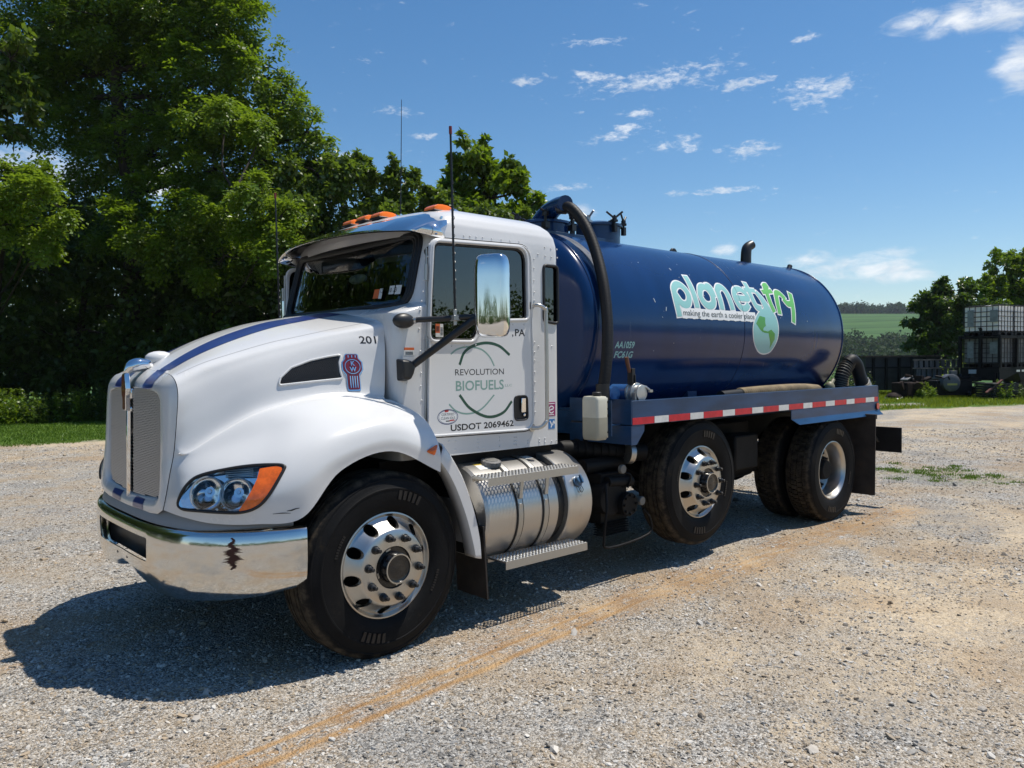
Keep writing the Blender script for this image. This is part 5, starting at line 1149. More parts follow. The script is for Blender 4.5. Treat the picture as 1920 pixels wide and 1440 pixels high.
LOGO = {
 'p_stem': [(3.226, 0.326), (3.214, 0.237), (3.224, 0.118)] ,
 'p_loop': [(3.226, 0.326), (3.248, 0.373), (3.303, 0.409), (3.36, 0.409), (3.403, 0.375), (3.423, 0.33), (3.419, 0.276), (3.382, 0.227), (3.329, 0.214), (3.281, 0.233), (3.251, 0.275)] ,
 'l': [(3.517, 0.511), (3.514, 0.207)] ,
 'o': [(3.626, 0.349), (3.66, 0.396), (3.714, 0.417), (3.766, 0.403), (3.801, 0.352), (3.807, 0.296), (3.782, 0.245), (3.728, 0.222), (3.669, 0.229), (3.625, 0.268), (3.613, 0.317), (3.626, 0.349)] ,
 'o_stem': [(3.784, 0.428), (3.832, 0.425), (3.838, 0.33)] ,
 'n_stem': [(3.925, 0.384), (3.912, 0.205)] ,
 'n_arch': [(3.925, 0.384), (3.974, 0.426), (4.03, 0.43), (4.069, 0.385), (4.083, 0.303), (4.09, 0.209)] ,
 'e': [(4.239, 0.327), (4.321, 0.325), (4.422, 0.331), (4.422, 0.372), (4.387, 0.409), (4.341, 0.431), (4.263, 0.419), (4.208, 0.376), (4.189, 0.316), (4.218, 0.253), (4.279, 0.221), (4.346, 0.231), (4.389, 0.261)] ,
 't': [(4.513, 0.513), (4.503, 0.403), (4.51, 0.3), (4.544, 0.244), (4.61, 0.23)] ,
 't_bar': [(4.439, 0.431), (4.611, 0.43)] ,
 'swoosh': [(4.636, 0.407), (4.675, 0.351), (4.708, 0.276), (4.734, 0.211), (4.738, 0.163)] ,
 'drop': [(4.689, 0.242), (4.796, 0.213), (4.853, 0.166), (4.88, 0.087), (4.884, 0.009), (4.867, -0.07), (4.822, -0.142), (4.759, -0.197), (4.662, -0.216), (4.568, -0.202), (4.494, -0.159), (4.437, -0.091), (4.414, -0.001), (4.431, 0.075), (4.491, 0.146), (4.566, 0.196)] ,
 'f': [(4.91, 0.503), (4.859, 0.474), (4.836, 0.396), (4.826, 0.298), (4.85, 0.215)] ,
 'f_hook': [(4.855, 0.493), (4.904, 0.52), (4.943, 0.521)] ,
 'f_bar': [(4.769, 0.425), (4.956, 0.446)] ,
 'r': [(4.958, 0.199), (4.966, 0.288), (5.006, 0.388), (5.04, 0.427), (5.092, 0.433), (5.131, 0.404), (5.157, 0.368)] ,
 'y_stem': [(5.329, 0.436), (5.288, 0.339), (5.244, 0.214), (5.213, 0.117)] ,
 'y_arm': [(5.133, 0.358), (5.179, 0.311), (5.271, 0.315)] ,
 'na': [(4.467, 0.076), (4.513, 0.124), (4.551, 0.155), (4.65, 0.142), (4.639, 0.089), (4.646, 0.058), (4.608, 0.042), (4.587, 0.018), (4.606, -0.001), (4.584, -0.005), (4.527, 0.024), (4.487, 0.062)] ,
 'ca': [(4.584, 0.003), (4.614, 0.011), (4.695, 0.001), (4.688, -0.012), (4.614, -0.01)] ,
 'sa': [(4.687, 0.005), (4.745, 0.023), (4.816, -0.016), (4.816, -0.071), (4.777, -0.118), (4.74, -0.17), (4.738, -0.111), (4.704, -0.041)] ,
 'tag': [(3.279, 0.12), (3.823, 0.128), (4.458, 0.134)] ,
 'tagtop': [(3.295, 0.184), (4.475, 0.185)] ,
 'tagbot': [(3.275, 0.1), (4.452, 0.107)] ,
 'AA': [(2.368, -0.176), (2.618, -0.161), (2.607, -0.1), (2.344, -0.12)] ,
 'FC': [(2.378, -0.254), (2.615, -0.246), (2.596, -0.183), (2.359, -0.193)] ,
}
LW = .066; lay = [0.0009]
def stroke(mb, key, w, off, **kw): ribbon(mb, LOGO[key], w, cyl_pt(off), 8, **kw)
TEALS = [('p_stem', LW), ('p_loop', LW), ('l', LW), ('o', LW), ('o_stem', LW*.8), ('n_stem', LW), ('n_arch', LW), ('e', LW*.92), ('t', LW*.95), ('t_bar', LW*.7), ('swoosh', [.05, .075, .10, .13, .17])]
GREENS = [('f', LW), ('f_hook', LW*.9), ('f_bar', LW*.75), ('r', LW), ('y_stem', LW), ('y_arm', LW)]
b = MB(); o_ = .0006
def add(key, w, extra):
    global o_
    o_ += .00007; ext = .014 if extra else 0.0; wv = [x+extra for x in w] if hasattr(w, '__len__') else w+extra
    if key in ('p_loop', 'o'): pts = LOGO[key][:-1] if LOGO[key][0] == LOGO[key][-1] else LOGO[key]; ribbon(b, pts, wv, cyl_pt(o_), 6, closed=True)
    else:
        Q = [np.array(p, float) for p in LOGO[key]]; e0 = (Q[0]-Q[1])/np.linalg.norm(Q[0]-Q[1]); e1 = (Q[-1]-Q[-2])/np.linalg.norm(Q[-1]-Q[-2]); Q[0] = Q[0]+e0*(ext+.012); Q[-1] = Q[-1]+e1*(ext+.012)
        ribbon(b, [tuple(p) for p in Q], wv, cyl_pt(o_), 8, caps=False)
for k, w in TEALS+GREENS: add(k, w, .028)
o_ += .00012; dc = np.array([4.66, 0.0]); fill(b, [tuple(dc+(np.array(p)-dc)*1.06) for p in catmull(LOGO['drop'], 4, True)], cyl_pt(o_), 8, tuple(dc))
o_ += .00012; TG = [(3.262, .098), (3.262, .182), (3.6, .190), (4.0, .190), (4.47, .190), (4.49, .10), (4.2, .088), (3.7, .086)]
b.grid([[cyl_pt(o_)(x, s) for s in np.linspace(.092+.003*math.sin(x*47)+.002*math.sin(x*113), .186, 5)] for x in np.linspace(3.262, 4.475, 60)])
TB(b, 'logo_outline', vinyl_white, tank, smooth=0)
b = MB(); base_o = o_
for k, w in TEALS: add(k, w, 0)
o_ += .00012; fill(b, [tuple(p) for p in catmull(LOGO['drop'], 4, True)], cyl_pt(o_), 8, tuple(dc)); TB(b, 'logo_letters', teal, tank, smooth=0)
b = MB()
for k, w in GREENS: add(k, w, 0)
TB(b, 'logo_letters', leafgreen, tank, smooth=0)
b = MB()
for k in ('na', 'ca', 'sa'):
    o_ += .00012; fill(b, LOGO[k], cyl_pt(o_), 4)
TB(b, 'logo_continent', landgreen, tank, smooth=0)
o_ += .0003
part(text('logo_tagline', 'making the earth a cooler place', .078, mat('tagline_grey', (.035, .05, .04), .4), None, lambda u, v: cyl_pt(o_)(3.283+u, .118+v), width=1.165, bold=-.004), tank)
part(text('tank_lettering', 'AA1059', .074, teal, None, lambda u, v: cyl_pt(.0012)(2.368+u, -.172+v), width=.245, shear=.15, bold=.03), tank)
part(text('tank_lettering', 'FC61G', .074, teal, None, lambda u, v: cyl_pt(.0012)(2.380+u, -.252+v), width=.232, shear=.15, bold=.03), tank)
# manway, second lid, wing nuts
def lid(x, z0, z1, r):
    b = MB(); b.lathe([(r, z0), (r, z1), (r+.02, z1), (r+.02, z1+.018), (r+.012, z1+.024), (r-.02, z1+.026), (r*.6, z1+.05), (.02, z1+.062)], (x, 0, 0), 'z', 48); m_ = TB(b, 'manway', navy_rail, tank, smooth=35)
    for k in range(6):
        a = 2*PI*k/6+.35; cx_, cy_ = x+(r+.035)*math.cos(a), (r+.035)*math.sin(a)
        b = MB(); b.box((cx_, cy_, z1-.03), (.035, .035, .075)); b.cyl((cx_, cy_, z1-.05), (cx_, cy_, z1+.085), .010, 8); b.box((cx_-.02*math.cos(a), cy_-.02*math.sin(a), z1+.032), (.09, .04, .02), Matrix.Rotation(a, 3, 'Z'))
        b.cyl((cx_, cy_, z1+.04), (cx_, cy_, z1+.07), .022, 10); t = a+1.1
        for s_ in (-1, 1): b.tube([(cx_, cy_, z1+.055), (cx_+s_*.075*math.cos(t), cy_+s_*.075*math.sin(t), z1+.115)], .0095, 8)
        TB(b, 'wing_nut', black if k % 3 else alum_plate, m_, smooth=40)
lid(3.10, 2.70, 2.885, .205)
b = MB(); b.lathe([(.21, 2.66), (.21, 2.83), (.235, 2.835), (.235, 2.855), (.20, 2.865), (.02, 2.875)], (2.42, .02, 0), 'z', 40); b.tube([(2.42, .05, 2.86), (2.40, -.05, 2.93), (2.33, -.22, 2.955), (2.25, -.40, 2.945)], [.10, .085, .072, .066], 16, smooth_n=4)
dome = TB(b, 'suction_dome', navy, tank, smooth=40)
for k in range(5):
    a = 2*PI*k/5+.2; b = MB(); cx_, cy_ = 2.42+.25*math.cos(a), .02+.25*math.sin(a); b.cyl((cx_, cy_, 2.74), (cx_, cy_, 2.93), .012, 8); b.box((cx_, cy_, 2.80), (.05, .05, .05)); b.cyl((cx_, cy_, 2.88), (cx_, cy_, 2.91), .028, 10); b.tube([(cx_-.06, cy_, 2.93), (cx_+.06, cy_+.02, 2.90)], .010, 6); TB(b, 'wing_nut', black, dome, smooth=40)
b = MB(); b.box((2.60, .0, 2.735), (.95, .42, .03)); TB(b, 'tank_walkway', navy_rail, tank, bevel=.004)
# lifting eye and overflow elbow
b = MB(); pl_ = [(4.19, 2.735), (4.34, 2.735), (4.31, 2.785), (4.285, 2.805), (4.245, 2.805), (4.22, 2.785)]; b.prism(pl_, lambda x, z: (x, -.012, z), lambda x, z: (x, .012, z)); TB(b, 'lifting_eye', black, tank, bevel=.003)
b = MB(); b.tube([(5.66, 0, 2.72), (5.665, 0, 2.86), (5.69, -.0, 2.94), (5.76, -.02, 2.985)], [.062, .060, .058, .052], 16, smooth_n=5); TB(b, 'overflow_elbow', mat('elbow_brown_black', (.02, .016, .014), .4), tank, smooth=60)
b = MB(); b.cyl((6.33, -.16, 2.70), (6.38, -.16, 2.77), .03, 10); b.box((6.35, -.16, 2.70), (.06, .06, .04)); TB(b, 'vent_valve', black, tank, smooth=40)
b = MB()
for (y, z) in ((-.66, 1.99), (-.60, 2.2), (.3, 1.9)): b.box((6.56-.18*abs(y), y, z), (.10, .05, .09)); b.cyl((6.50-.18*abs(y), y, z), (6.66-.18*abs(y), y, z), .022, 10); b.tube([(6.62-.18*abs(y), y, z+.06), (6.62-.18*abs(y), y, z-.08)], .012, 8)
TB(b, 'rear_hatch_clamp', black, tank, smooth=40)
# the big suction hose from the dome down to the pump manifold
HP = [at_px(x, y, Y_) for x, y, Y_ in ((1052, 390, -.33), (1072, 391, -.45), (1098, 425, -.58), (1117, 472, -.70), (1131, 530, -.82), (1138, 590, -.90), (1139, 650, -.95), (1135, 700, -.97), (1130, 735, -.97))]
b = MB(); b.tube(HP, .044, 18, smooth_n=8); suct = TB(b, 'suction_hose', hose_m, smooth=60)
CP = catmull([tuple(p) for p in HP], 14); b = MB()
turns = []
arc = np.concatenate([[0], np.cumsum(np.linalg.norm(np.diff(CP, axis=0), axis=1))])
for s in np.arange(.05, arc[-1]-.02, .030):
    p = np.array([np.interp(s, arc, CP[:, i]) for i in range(3)]); q = np.array([np.interp(s+.004, arc, CP[:, i]) for i in range(3)]); t = Vector(q-p).normalized(); u = t.orthogonal().normalized(); w = t.cross(u)
    b.tube([Vector(p)+(u*math.cos(a)+w*math.sin(a))*.0435 for a in np.linspace(0, 2*PI, 19)[:-1]], .0016, 5, closed=True)
TB(b, 'hose_rib', hose_m, suct, smooth=80)
b = MB(); p0, p1 = Vector(HP[0]), Vector(HP[1]); d = (p1-p0).normalized(); b.tube([p0-d*.02, p0+d*.05], .050, 18); b.tube([Vector(HP[-1])+Vector((0, 0, .06)), Vector(HP[-1])-Vector((0, 0, .08))], .052, 18); TB(b, 'hose_clamp', black, suct, smooth=40)
# ------------------------------------------------------------------ bed
YR = -1.22
for sy in (1, -1):
    b = MB(); ys_ = lambda y: sy*y
    b.box2((2.083, ys_(-1.22), 1.172), (6.33, ys_(-1.212), 1.351)); b.box2((2.083, ys_(-1.2115), 1.343), (6.33, ys_(-1.15), 1.351)); b.box2((2.083, ys_(-1.2115), 1.172), (6.33, ys_(-1.15), 1.180))
    b.box2((2.079, ys_(-1.218), 1.173), (2.0825, ys_(-1.10), 1.350)); rail = TB(b, 'bed_rail', navy_rail, bevel=.002)
    xs = [2.083, 2.344, 2.524, 2.805, 2.99, 3.269, 3.456, 3.729, 3.917, 4.187, 4.373, 4.647, 4.828, 5.104, 5.299, 5.562, 5.749, 6.02, 6.235, 6.328]
    for i in range(len(xs)-1):
        a, c = xs[i]+.002, xs[i+1]-.002; b = MB(); zc_ = 1.2015; b.box(((a+c)/2, ys_(-1.2212), zc_), (c-a, .0016, .051)); TB(b, 'reflective_strip', red_tape if i % 2 == 0 else white_tape, rail)
    b = MB(); b.box2((4.42, ys_(-1.221), 1.080), (6.34, ys_(-1.214), 1.171)); b.prism([(4.42, 1.083), (4.52, 1.028), (6.41, 1.028), (6.35, 1.083)], lambda x, z: (x, ys_(-1.222-(1.083-z)*.55), z), lambda x, z: (x, ys_(-1.216-(1.083-z)*.55), z)); b.prism([(6.338, 1.34), (6.338, 1.06), (6.40, 1.05), (6.36, 1.18)], lambda x, z: (x, ys_(-1.219), z), lambda x, z: (x, ys_(-1.20), z)); TB(b, 'bed_skirt', navy_rail, rail, bevel=.002)
    b = MB(); b.cyl((6.30, ys_(-1.221), 1.125), (6.30, ys_(-1.238), 1.125), .034, 18); TB(b, 'tail_marker', red_lens, rail, smooth=40); 
    b = MB(); b.cyl((6.30, ys_(-1.2205), 1.125), (6.30, ys_(-1.232), 1.125), .041, 18); TB(b, 'marker_grommet', rubber, rail, smooth=40)
    b = MB(); b.prism([(2.080, 1.170), (2.080, 1.027), (2.135, 1.027), (2.225, 1.125), (2.225, 1.170)], lambda x, z: (x, ys_(-1.219), z), lambda x, z: (x, ys_(-1.205), z)); TB(b, 'rail_gusset', navy_rail, rail)
    b = MB(); b.box2((2.072, ys_(-1.2185), 1.182), (2.078, ys_(-.60), 1.362)); b.box2((2.072, ys_(-1.2185), 1.028), (2.078, ys_(-.60), 1.168)); TB(b, 'bed_front_plate', navy_rail, rail)
b = MB(); b.box2((2.084, -1.149, 1.262), (6.36, 1.149, 1.279))
for x in np.arange(2.25, 6.4, .45): b.box2((x-.04, -1.14, 1.16), (x+.04, 1.14, 1.26))
b.box2((2.084, -.60, 1.075), (6.4, -.40, 1.259)); b.box2((2.084, .40, 1.075), (6.4, .60, 1.259)); TB(b, 'bed_floor', navy_rail)
b = MB()
for x in (2.5, 3.7, 4.9, 6.0): b.box2((x-.07, -.62, 1.262), (x+.07, .62, 1.36))
TB(b, 'tank_cradle', navy_rail)
b = MB(); b.box2((6.36, -1.2, 1.06), (6.40, 1.2, 1.34)); b.box2((6.40, -1.05, .50), (6.50, 1.05, .62)); b.box2((6.42, -.5, .6), (6.48, -.4, 1.1)); b.box2((6.42, .4, .6), (6.48, .5, 1.1)); TB(b, 'rear_frame', blacksteel, bevel=.004)
for sy in (1, -1):
    b = MB(); b.box((5.985, sy*-1.03, .60), (.014, .62, .82), Matrix.Rotation(.02, 3, 'Y')); b.box((5.985, sy*-1.03, 1.03), (.04, .64, .05)); TB(b, 'mud_flap', flap_m, bevel=.002)
    b = MB(); b.box((6.60, sy*-1.22, .735), (.012, .30, .28)); b.tube([(6.40, sy*-1.0, 1.05), (6.59, sy*-1.12, .70)], .014, 8); b.tube([(6.59, sy*-1.05, .72), (6.45, sy*-1.0, .56)], .02, 8); TB(b, 'rear_guard_plate', black, bevel=.003)
# ------------------------------------------------------------------ outlets, valve and hoses over the bed
b = MB(); b.cyl((2.15, -.86, 1.395), (2.15, -1.00, 1.395), .060, 24); b.cyl((2.30, -.86, 1.402), (2.30, -1.03, 1.402), .066, 24); man = TB(b, 'outlet_pipe', mat('outlet_blue', (.03, .10, .27), .25, coat=.3), smooth=40)
b = MB(); b.lathe([(.05, -1.03), (.074, -1.03), (.080, -1.035), (.080, -1.05), (.073, -1.054), (.073, -1.078), (.078, -1.082), (.078, -1.094), (.058, -1.098), (.058, -1.122), (.062, -1.126), (.062, -1.14), (.03, -1.144)], (2.30, 0, 1.402), 'y', 32)
for k in range(8):
    a = PI/4*k; b.cyl((2.30+.076*math.cos(a), -1.033, 1.402+.076*math.sin(a)), (2.30+.076*math.cos(a), -1.056, 1.402+.076*math.sin(a)), .008, 8)
vv = TB(b, 'coupling', cast, man, smooth=40, bevel=.002)
b = MB(); b.tube([(2.30, -1.12, 1.46), (2.35, -1.14, 1.445), (2.38, -1.145, 1.425)], .010, 8); b.box((2.395, -1.145, 1.415), (.04, .018, .02)); b.box((2.235, -1.12, 1.375), (.018, .025, .06)); TB(b, 'cam_lever', alum_plate, man, smooth=40)
b = MB(); b.box((2.27, -1.06, 1.53), (.035, .05, .12)); b.cyl((2.28, -1.09, 1.54), (2.28, -1.09, 1.45), .006, 8); TB(b, 'valve_block', black, man, bevel=.004)
b = MB(); b.tube([(2.25, -1.06, 1.56), (2.225, -1.06, 1.63), (2.215, -1.06, 1.675)], [.014, .016, .015], 10); TB(b, 'valve_lever', mat('lever_brown', (.12, .045, .02), .6), man, smooth=60)
def ribbed(path, r, pitch, name, m, mr, rr=.008, lo=0.0, hi_=1.0, par=None):
    b = MB(); b.tube(path, r, 16, smooth_n=8); h = TB(b, name, m, par if par else truck, smooth=60)
    CP = catmull(path, 16); arc = np.concatenate([[0], np.cumsum(np.linalg.norm(np.diff(CP, axis=0), axis=1))]); b = MB()
    for s in np.arange(arc[-1]*lo+.01, arc[-1]*hi_-.01, pitch):
        p = np.array([np.interp(s, arc, CP[:, i]) for i in range(3)]); q = np.array([np.interp(s+.004, arc, CP[:, i]) for i in range(3)]); t = Vector(q-p).normalized(); u = t.orthogonal().normalized(); w = t.cross(u)
        b.tube([Vector(p)+(u*math.cos(a)+w*math.sin(a))*(r+.002) for a in np.linspace(0, 2*PI, 17)[:-1]], rr, 6, closed=True)
    TB(b, 'hose_coil', mr, h, smooth=80); return h
coil_m = mat('hose_coil_grey', (.075, .066, .05), .5, dirt=(.2, .15, .09), damt=.4)
hp = [at_px(x, y, Y_) for x, y, Y_ in ((1571, 745, -.88), (1574, 722, -.88), (1581, 698, -.90), (1592, 680, -.92))]
ribbed([tuple(p) for p in hp], .070, .027, 'rear_hose', hose_m, coil_m, .0075)
hp2 = [at_px(x, y, Y_) for x, y, Y_ in ((1589, 682, -.92), (1597, 676, -.94), (1605, 684, -.96), (1611, 703, -.98), (1617, 722, -1.0), (1622, 740, -1.0))]
b = MB(); b.tube([tuple(p) for p in hp2], [.072, .075, .074, .070, .078, .078], 16, smooth_n=6); eh = TB(b, 'rear_hose_elbow', hose_m, smooth=60)
b = MB(); c_ = at_px(1616, 717, -1.0); c2 = at_px(1620, 730, -1.0); b.tube([c_, c2], .084, 18); b.tube([c_+Vector((.03, -.05, .05)), c2+Vector((.06, -.06, .03))], .012, 8); TB(b, 'cam_coupling', alum_plate, eh, smooth=40)
b = MB(); b.tube([at_px(1586, 735, -.7), at_px(1586, 700, -.7)], .03, 10); TB(b, 'hose_post', hose_tan, smooth=60)
b = MB(); b.sphere(at_px(1556, 727, -.95), (.06, .05, .07), 12, 8); b.tube([at_px(1556, 725, -.95), at_px(1563, 712, -.95)], .02, 8); TB(b, 'drain_valve', mat('brass_dull', (.22, .2, .12), .5), smooth=40)
ribbed([(3.55, -1.02, 1.325), (4.2, -1.06, 1.345), (4.9, -1.04, 1.345), (5.4, -1.0, 1.32)], .050, .030, 'tan_hose', hose_m, hose_tan, .010, .15, .97)
# white fluid jug hung in front of the bed
jx, jy = 1.835, -1.075; fluid = MB(); 
def jug(z0, z1, r0, top=False):
    L = []
    o = rpoly([(-.075, -.115), (.075, -.115), (.075, .115), (-.075, .115)], .03, 4)
    return o
o = rpoly([(-.062, -.078), (.062, -.078), (.062, .078), (-.062, .078)], .028, 5); b = MB(); R = [(1.078, .86), (1.085, .93), (1.105, .99), (1.24, 1.0)]
G = [[(jx+u*k, jy+v*k, z) for u, v in o] for z, k in R]; n = len(o)
for r_ in G: b.v += r_
b.f += [(i*n+k, i*n+(k+1) % n, (i+1)*n+(k+1) % n, (i+1)*n+k) for i in range(len(R)-1) for k in range(n)]; b.f += [tuple(range(n-1, -1, -1)), tuple((len(R)-1)*n+k for k in range(n))]
jg = TB(b, 'fluid_jug', fluid_m, smooth=45)
b = MB(); R = [(1.2405, 1.0), (1.365, .995), (1.382, .96), (1.392, .88), (1.395, .5)]
for z, k in R: b.v += [(jx+u*k, jy+v*k, z) for u, v in o]
b.f += [(i*n+k, i*n+(k+1) % n, (i+1)*n+(k+1) % n, (i+1)*n+k) for i in range(len(R)-1) for k in range(n)]; b.f += [tuple(range(n-1, -1, -1)), tuple((len(R)-1)*n+k for k in range(n))]
TB(b, 'jug_top', jug_m, jg, smooth=45)
b = MB(); b.lathe([(.028, 1.393), (.028, 1.402), (.034, 1.403), (.034, 1.42), (.028, 1.425), (.008, 1.426)], (jx, jy-.02, 0), 'z', 20); TB(b, 'jug_cap', black, jg, smooth=40)
b = MB(); b.box((jx+.072, jy-.03, 1.235), (.022, .05, .29)); TB(b, 'jug_flange', jug_m, jg, bevel=.003)
b = MB()
for z in (1.35, 1.30, 1.25, 1.13): b.cyl((jx+.072, jy-.056, z), (jx+.072, jy-.062, z), .010 if z in (1.35, 1.25) else .006, 10)
TB(b, 'jug_bolt', black, jg)
b = MB(); b.box2((jx+.082, -1.12, 1.172), (2.071, -1.06, 1.180)); b.box2((jx+.085, -1.16, 1.10), (jx+.091, -1.0, 1.36)); TB(b, 'jug_bracket', navy_rail, jg)
# ================================================================== trees, shrubs, grass
CAM0 = cam.matrix_world.translation.copy()
def PXD(px, py, d):
    v = pix_dir(px, py); return CAM0+v*(d/v.dot(Fv))
def leafmat(name, dark, light, trans, rough=.45, spec=.4):
    m = bpy.data.materials.new(name); m.use_nodes = True; T = NT(m.node_tree); b = T.n['Principled BSDF']; o = T.n['Material Output']
    a = T.new('ShaderNodeAttribute'); a.attribute_name = 'tone'; c = T.mix(a.outputs['Fac'], dark, light); T.link(c, b.inputs['Base Color']); b.inputs['Roughness'].default_value = rough; b.inputs['Specular IOR Level'].default_value = spec
    t = T.new('ShaderNodeBsdfTranslucent'); T.link(T.mix(a.outputs['Fac'], tuple(x*.8 for x in trans), trans), t.inputs['Color']); mx = T.new('ShaderNodeMixShader'); mx.inputs[0].default_value = .44
    T.link(b.outputs[0], mx.inputs[1]); T.link(t.outputs[0], mx.inputs[2]); T.link(mx.outputs[0], o.inputs['Surface']); return m
LEAF_LOCUST = leafmat('locust_leaf', (.042, .086, .008), (.155, .24, .016), (.22, .34, .014), .38, .5)
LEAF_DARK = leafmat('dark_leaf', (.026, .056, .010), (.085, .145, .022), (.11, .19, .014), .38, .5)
LEAF_GLOSS = leafmat('glossy_leaf', (.044, .088, .012), (.145, .22, .034), (.17, .26, .02), .33, .6)
LEAF_BRIGHT = leafmat('bright_leaf', (.070, .145, .009), (.18, .27, .018), (.24, .35, .02))
LEAF_WEED = leafmat('weed_leaf', (.045, .085, .016), (.13, .18, .035), (.12, .18, .03))
GRASS = leafmat('grass_blade', (.065, .135, .012), (.13, .22, .025), (.14, .24, .02), .5, .3)
bark = mat('bark', (.030, .024, .019), .9, var=.5, vscale=8, bump=.6, bscale=18, stretch=(1, 1, .2))
def unit(v): return v/(np.linalg.norm(v, axis=-1, keepdims=True)+1e-9)
def leaf_quads(c, d, nrm, L, Wd, fold=.12):
    """rhombic leaves from base c along d"""
    s = unit(np.cross(d, nrm)); n2 = unit(np.cross(s, d)); L = L[:, None]; Wd = Wd[:, None]
    m = c+d*L*.45; V = np.stack([c, m+s*Wd/2+n2*Wd*fold, c+d*L-n2*L*.10, m-s*Wd/2+n2*Wd*fold], 1); return V.reshape(-1, 3)
def leaf_mesh(name, V, tone, m):
    n = len(V)//4; me = fastmesh(name, V, np.arange(4*n).reshape(-1, 4)); a = me.attributes.new('tone', 'FLOAT', 'POINT'); a.data.foreach_set('value', np.repeat(tone, 4).astype(np.float32)); me.materials.append(m); return me
def crown(lobes, rng, leaf, per, L0, clumps=24, tight=.30, flat=.6):
    """lobes: (centre xyz, radii xyz, weight). Returns leaf quads, tones and clump centres."""
    Vs, Ts, CC = [], [], []
    for c, r, w in lobes:
        c = np.array(c); r = np.array(r); k = max(6, int(clumps*w)); u = unit(rng.normal(size=(k, 3))); rad = rng.random(k)**.42*1.0; cc = c+u*r*rad[:, None]; CC.append((c, cc))
        n = int(per*w); which = rng.integers(0, k, n); cr = np.minimum(r.mean()*tight, .95)*(rng.random(k)*.7+.65)
        off = unit(rng.normal(size=(n, 3)))*(rng.random(n)**.5)[:, None]; off[:, 2] *= flat; p = cc[which]+off*cr[which][:, None]
        p[:, 2] -= .18*np.linalg.norm(off[:, :2], axis=1)*cr[which]
        tone_c = rng.random(k)
        out = unit((p-c)/r+rng.normal(size=(n, 3))*.55+np.array([0, 0, -.25]))
        if leaf == 'frond':                                        # drooping pinnate fronds
            m = 6; t = np.linspace(.05, .9, m); side = unit(np.cross(out, np.array([0, 0, 1.0]))+rng.normal(size=(n, 3))*.25); up = unit(np.cross(side, out)); Lf = L0*rng.uniform(.7, 1.35, n)
            for j in range(m):
                sg = 1 if j % 2 else -1; b0 = p+out*(Lf*t[j])[:, None]-np.array([0, 0, 1.0])*(Lf*.45*t[j]**2)[:, None]
                dj = unit(out*.55+side*sg+rng.normal(size=(n, 3))*.18-np.array([0, 0, .15])); Vs.append(leaf_quads(b0, dj, up+rng.normal(size=(n, 3))*.3, Lf*.42*(1-.35*t[j]), Lf*.17, .05)); Ts.append(np.clip(tone_c[which]*.55+rng.random(n)*.45, 0, 1))
        else:
            d = unit(out*.6+rng.normal(size=(n, 3))*.7-np.array([0, 0, .3])); nr = unit(rng.normal(size=(n, 3))*.8+np.array([0, 0, .9])); Ll = L0*rng.uniform(.6, 1.4, n); Vs.append(leaf_quads(p, d, nr, Ll, Ll*.58)); Ts.append(np.clip(tone_c[which]*.5+rng.random(n)*.5, 0, 1))
    return np.concatenate(Vs), np.concatenate(Ts), CC
def tree(name, label, cat, trunk, lobes, leaf, per, L0, lm, seed, group=None, r0=.22, clumps=24, tight=.30, flat=.6, base=None):
    """trunk: list of world points; lobes in pixels and metres ahead: (px, py, rx, ry, d[, weight])"""
    rng = np.random.default_rng(seed); LB = []
    for lb in lobes:
        px, py, rx, ry, d = lb[:5]; w = lb[5] if len(lb) > 5 else 1.0; c = PXD(px, py, d); a, b2 = rx/1450.5*d, ry/1450.5*d; LB.append(((c.x, c.y, c.z), (a, a, b2), w*(a*b2)/2.2))
    B = Vector((trunk[0][0], trunk[0][1], 0)); t = tag(empty(name, B), label, cat, group)
    V, T_, CC = crown(LB, rng, leaf, per, L0, clumps, tight, flat); o = link('crown', leaf_mesh('crown', V-np.array(B), T_, lm), t)
    b = MB(); P = [Vector(p)-B for p in trunk]; top = len(P); b.tube(P, [r0*(1-.72*i/(top-1)) for i in range(top)], 10, smooth_n=4)
    TP = np.array(catmull([tuple(p) for p in P], 5))
    for c, cc in CC:
        c = c-np.array(B); cc = cc-np.array(B); zlim = c[2]-.25*np.linalg.norm(c[:2]); k = int(np.argmin(np.abs(TP[:, 2]-zlim)+.15*np.linalg.norm(TP-c, axis=1))); s = TP[k]; r_ = r0*.30
        mid = s+(c-s)*.5+np.array([0, 0, .12*np.linalg.norm(c-s)])*(-.5)+rng.normal(size=3)*.15; b.tube([tuple(s), tuple(mid), tuple(c)], [r_, r_*.7, r_*.35], 6, smooth_n=3)
        for q in cc[:9]: b.tube([tuple(c), tuple(c+(q-c)*.5+rng.normal(size=3)*.08), tuple(q)], [r_*.33, r_*.2, r_*.1], 4)
    me = bpy.data.meshes.new('trunk'); me.from_pydata([tuple(p) for p in b.v], [], b.f); o2 = finish('trunk', me, bark, t, smooth=60); return t
def gpt(px, d): p = PXD(px, 700, d); return (p.x, p.y, -.1)
g_ = 'trees along the left edge of the yard'
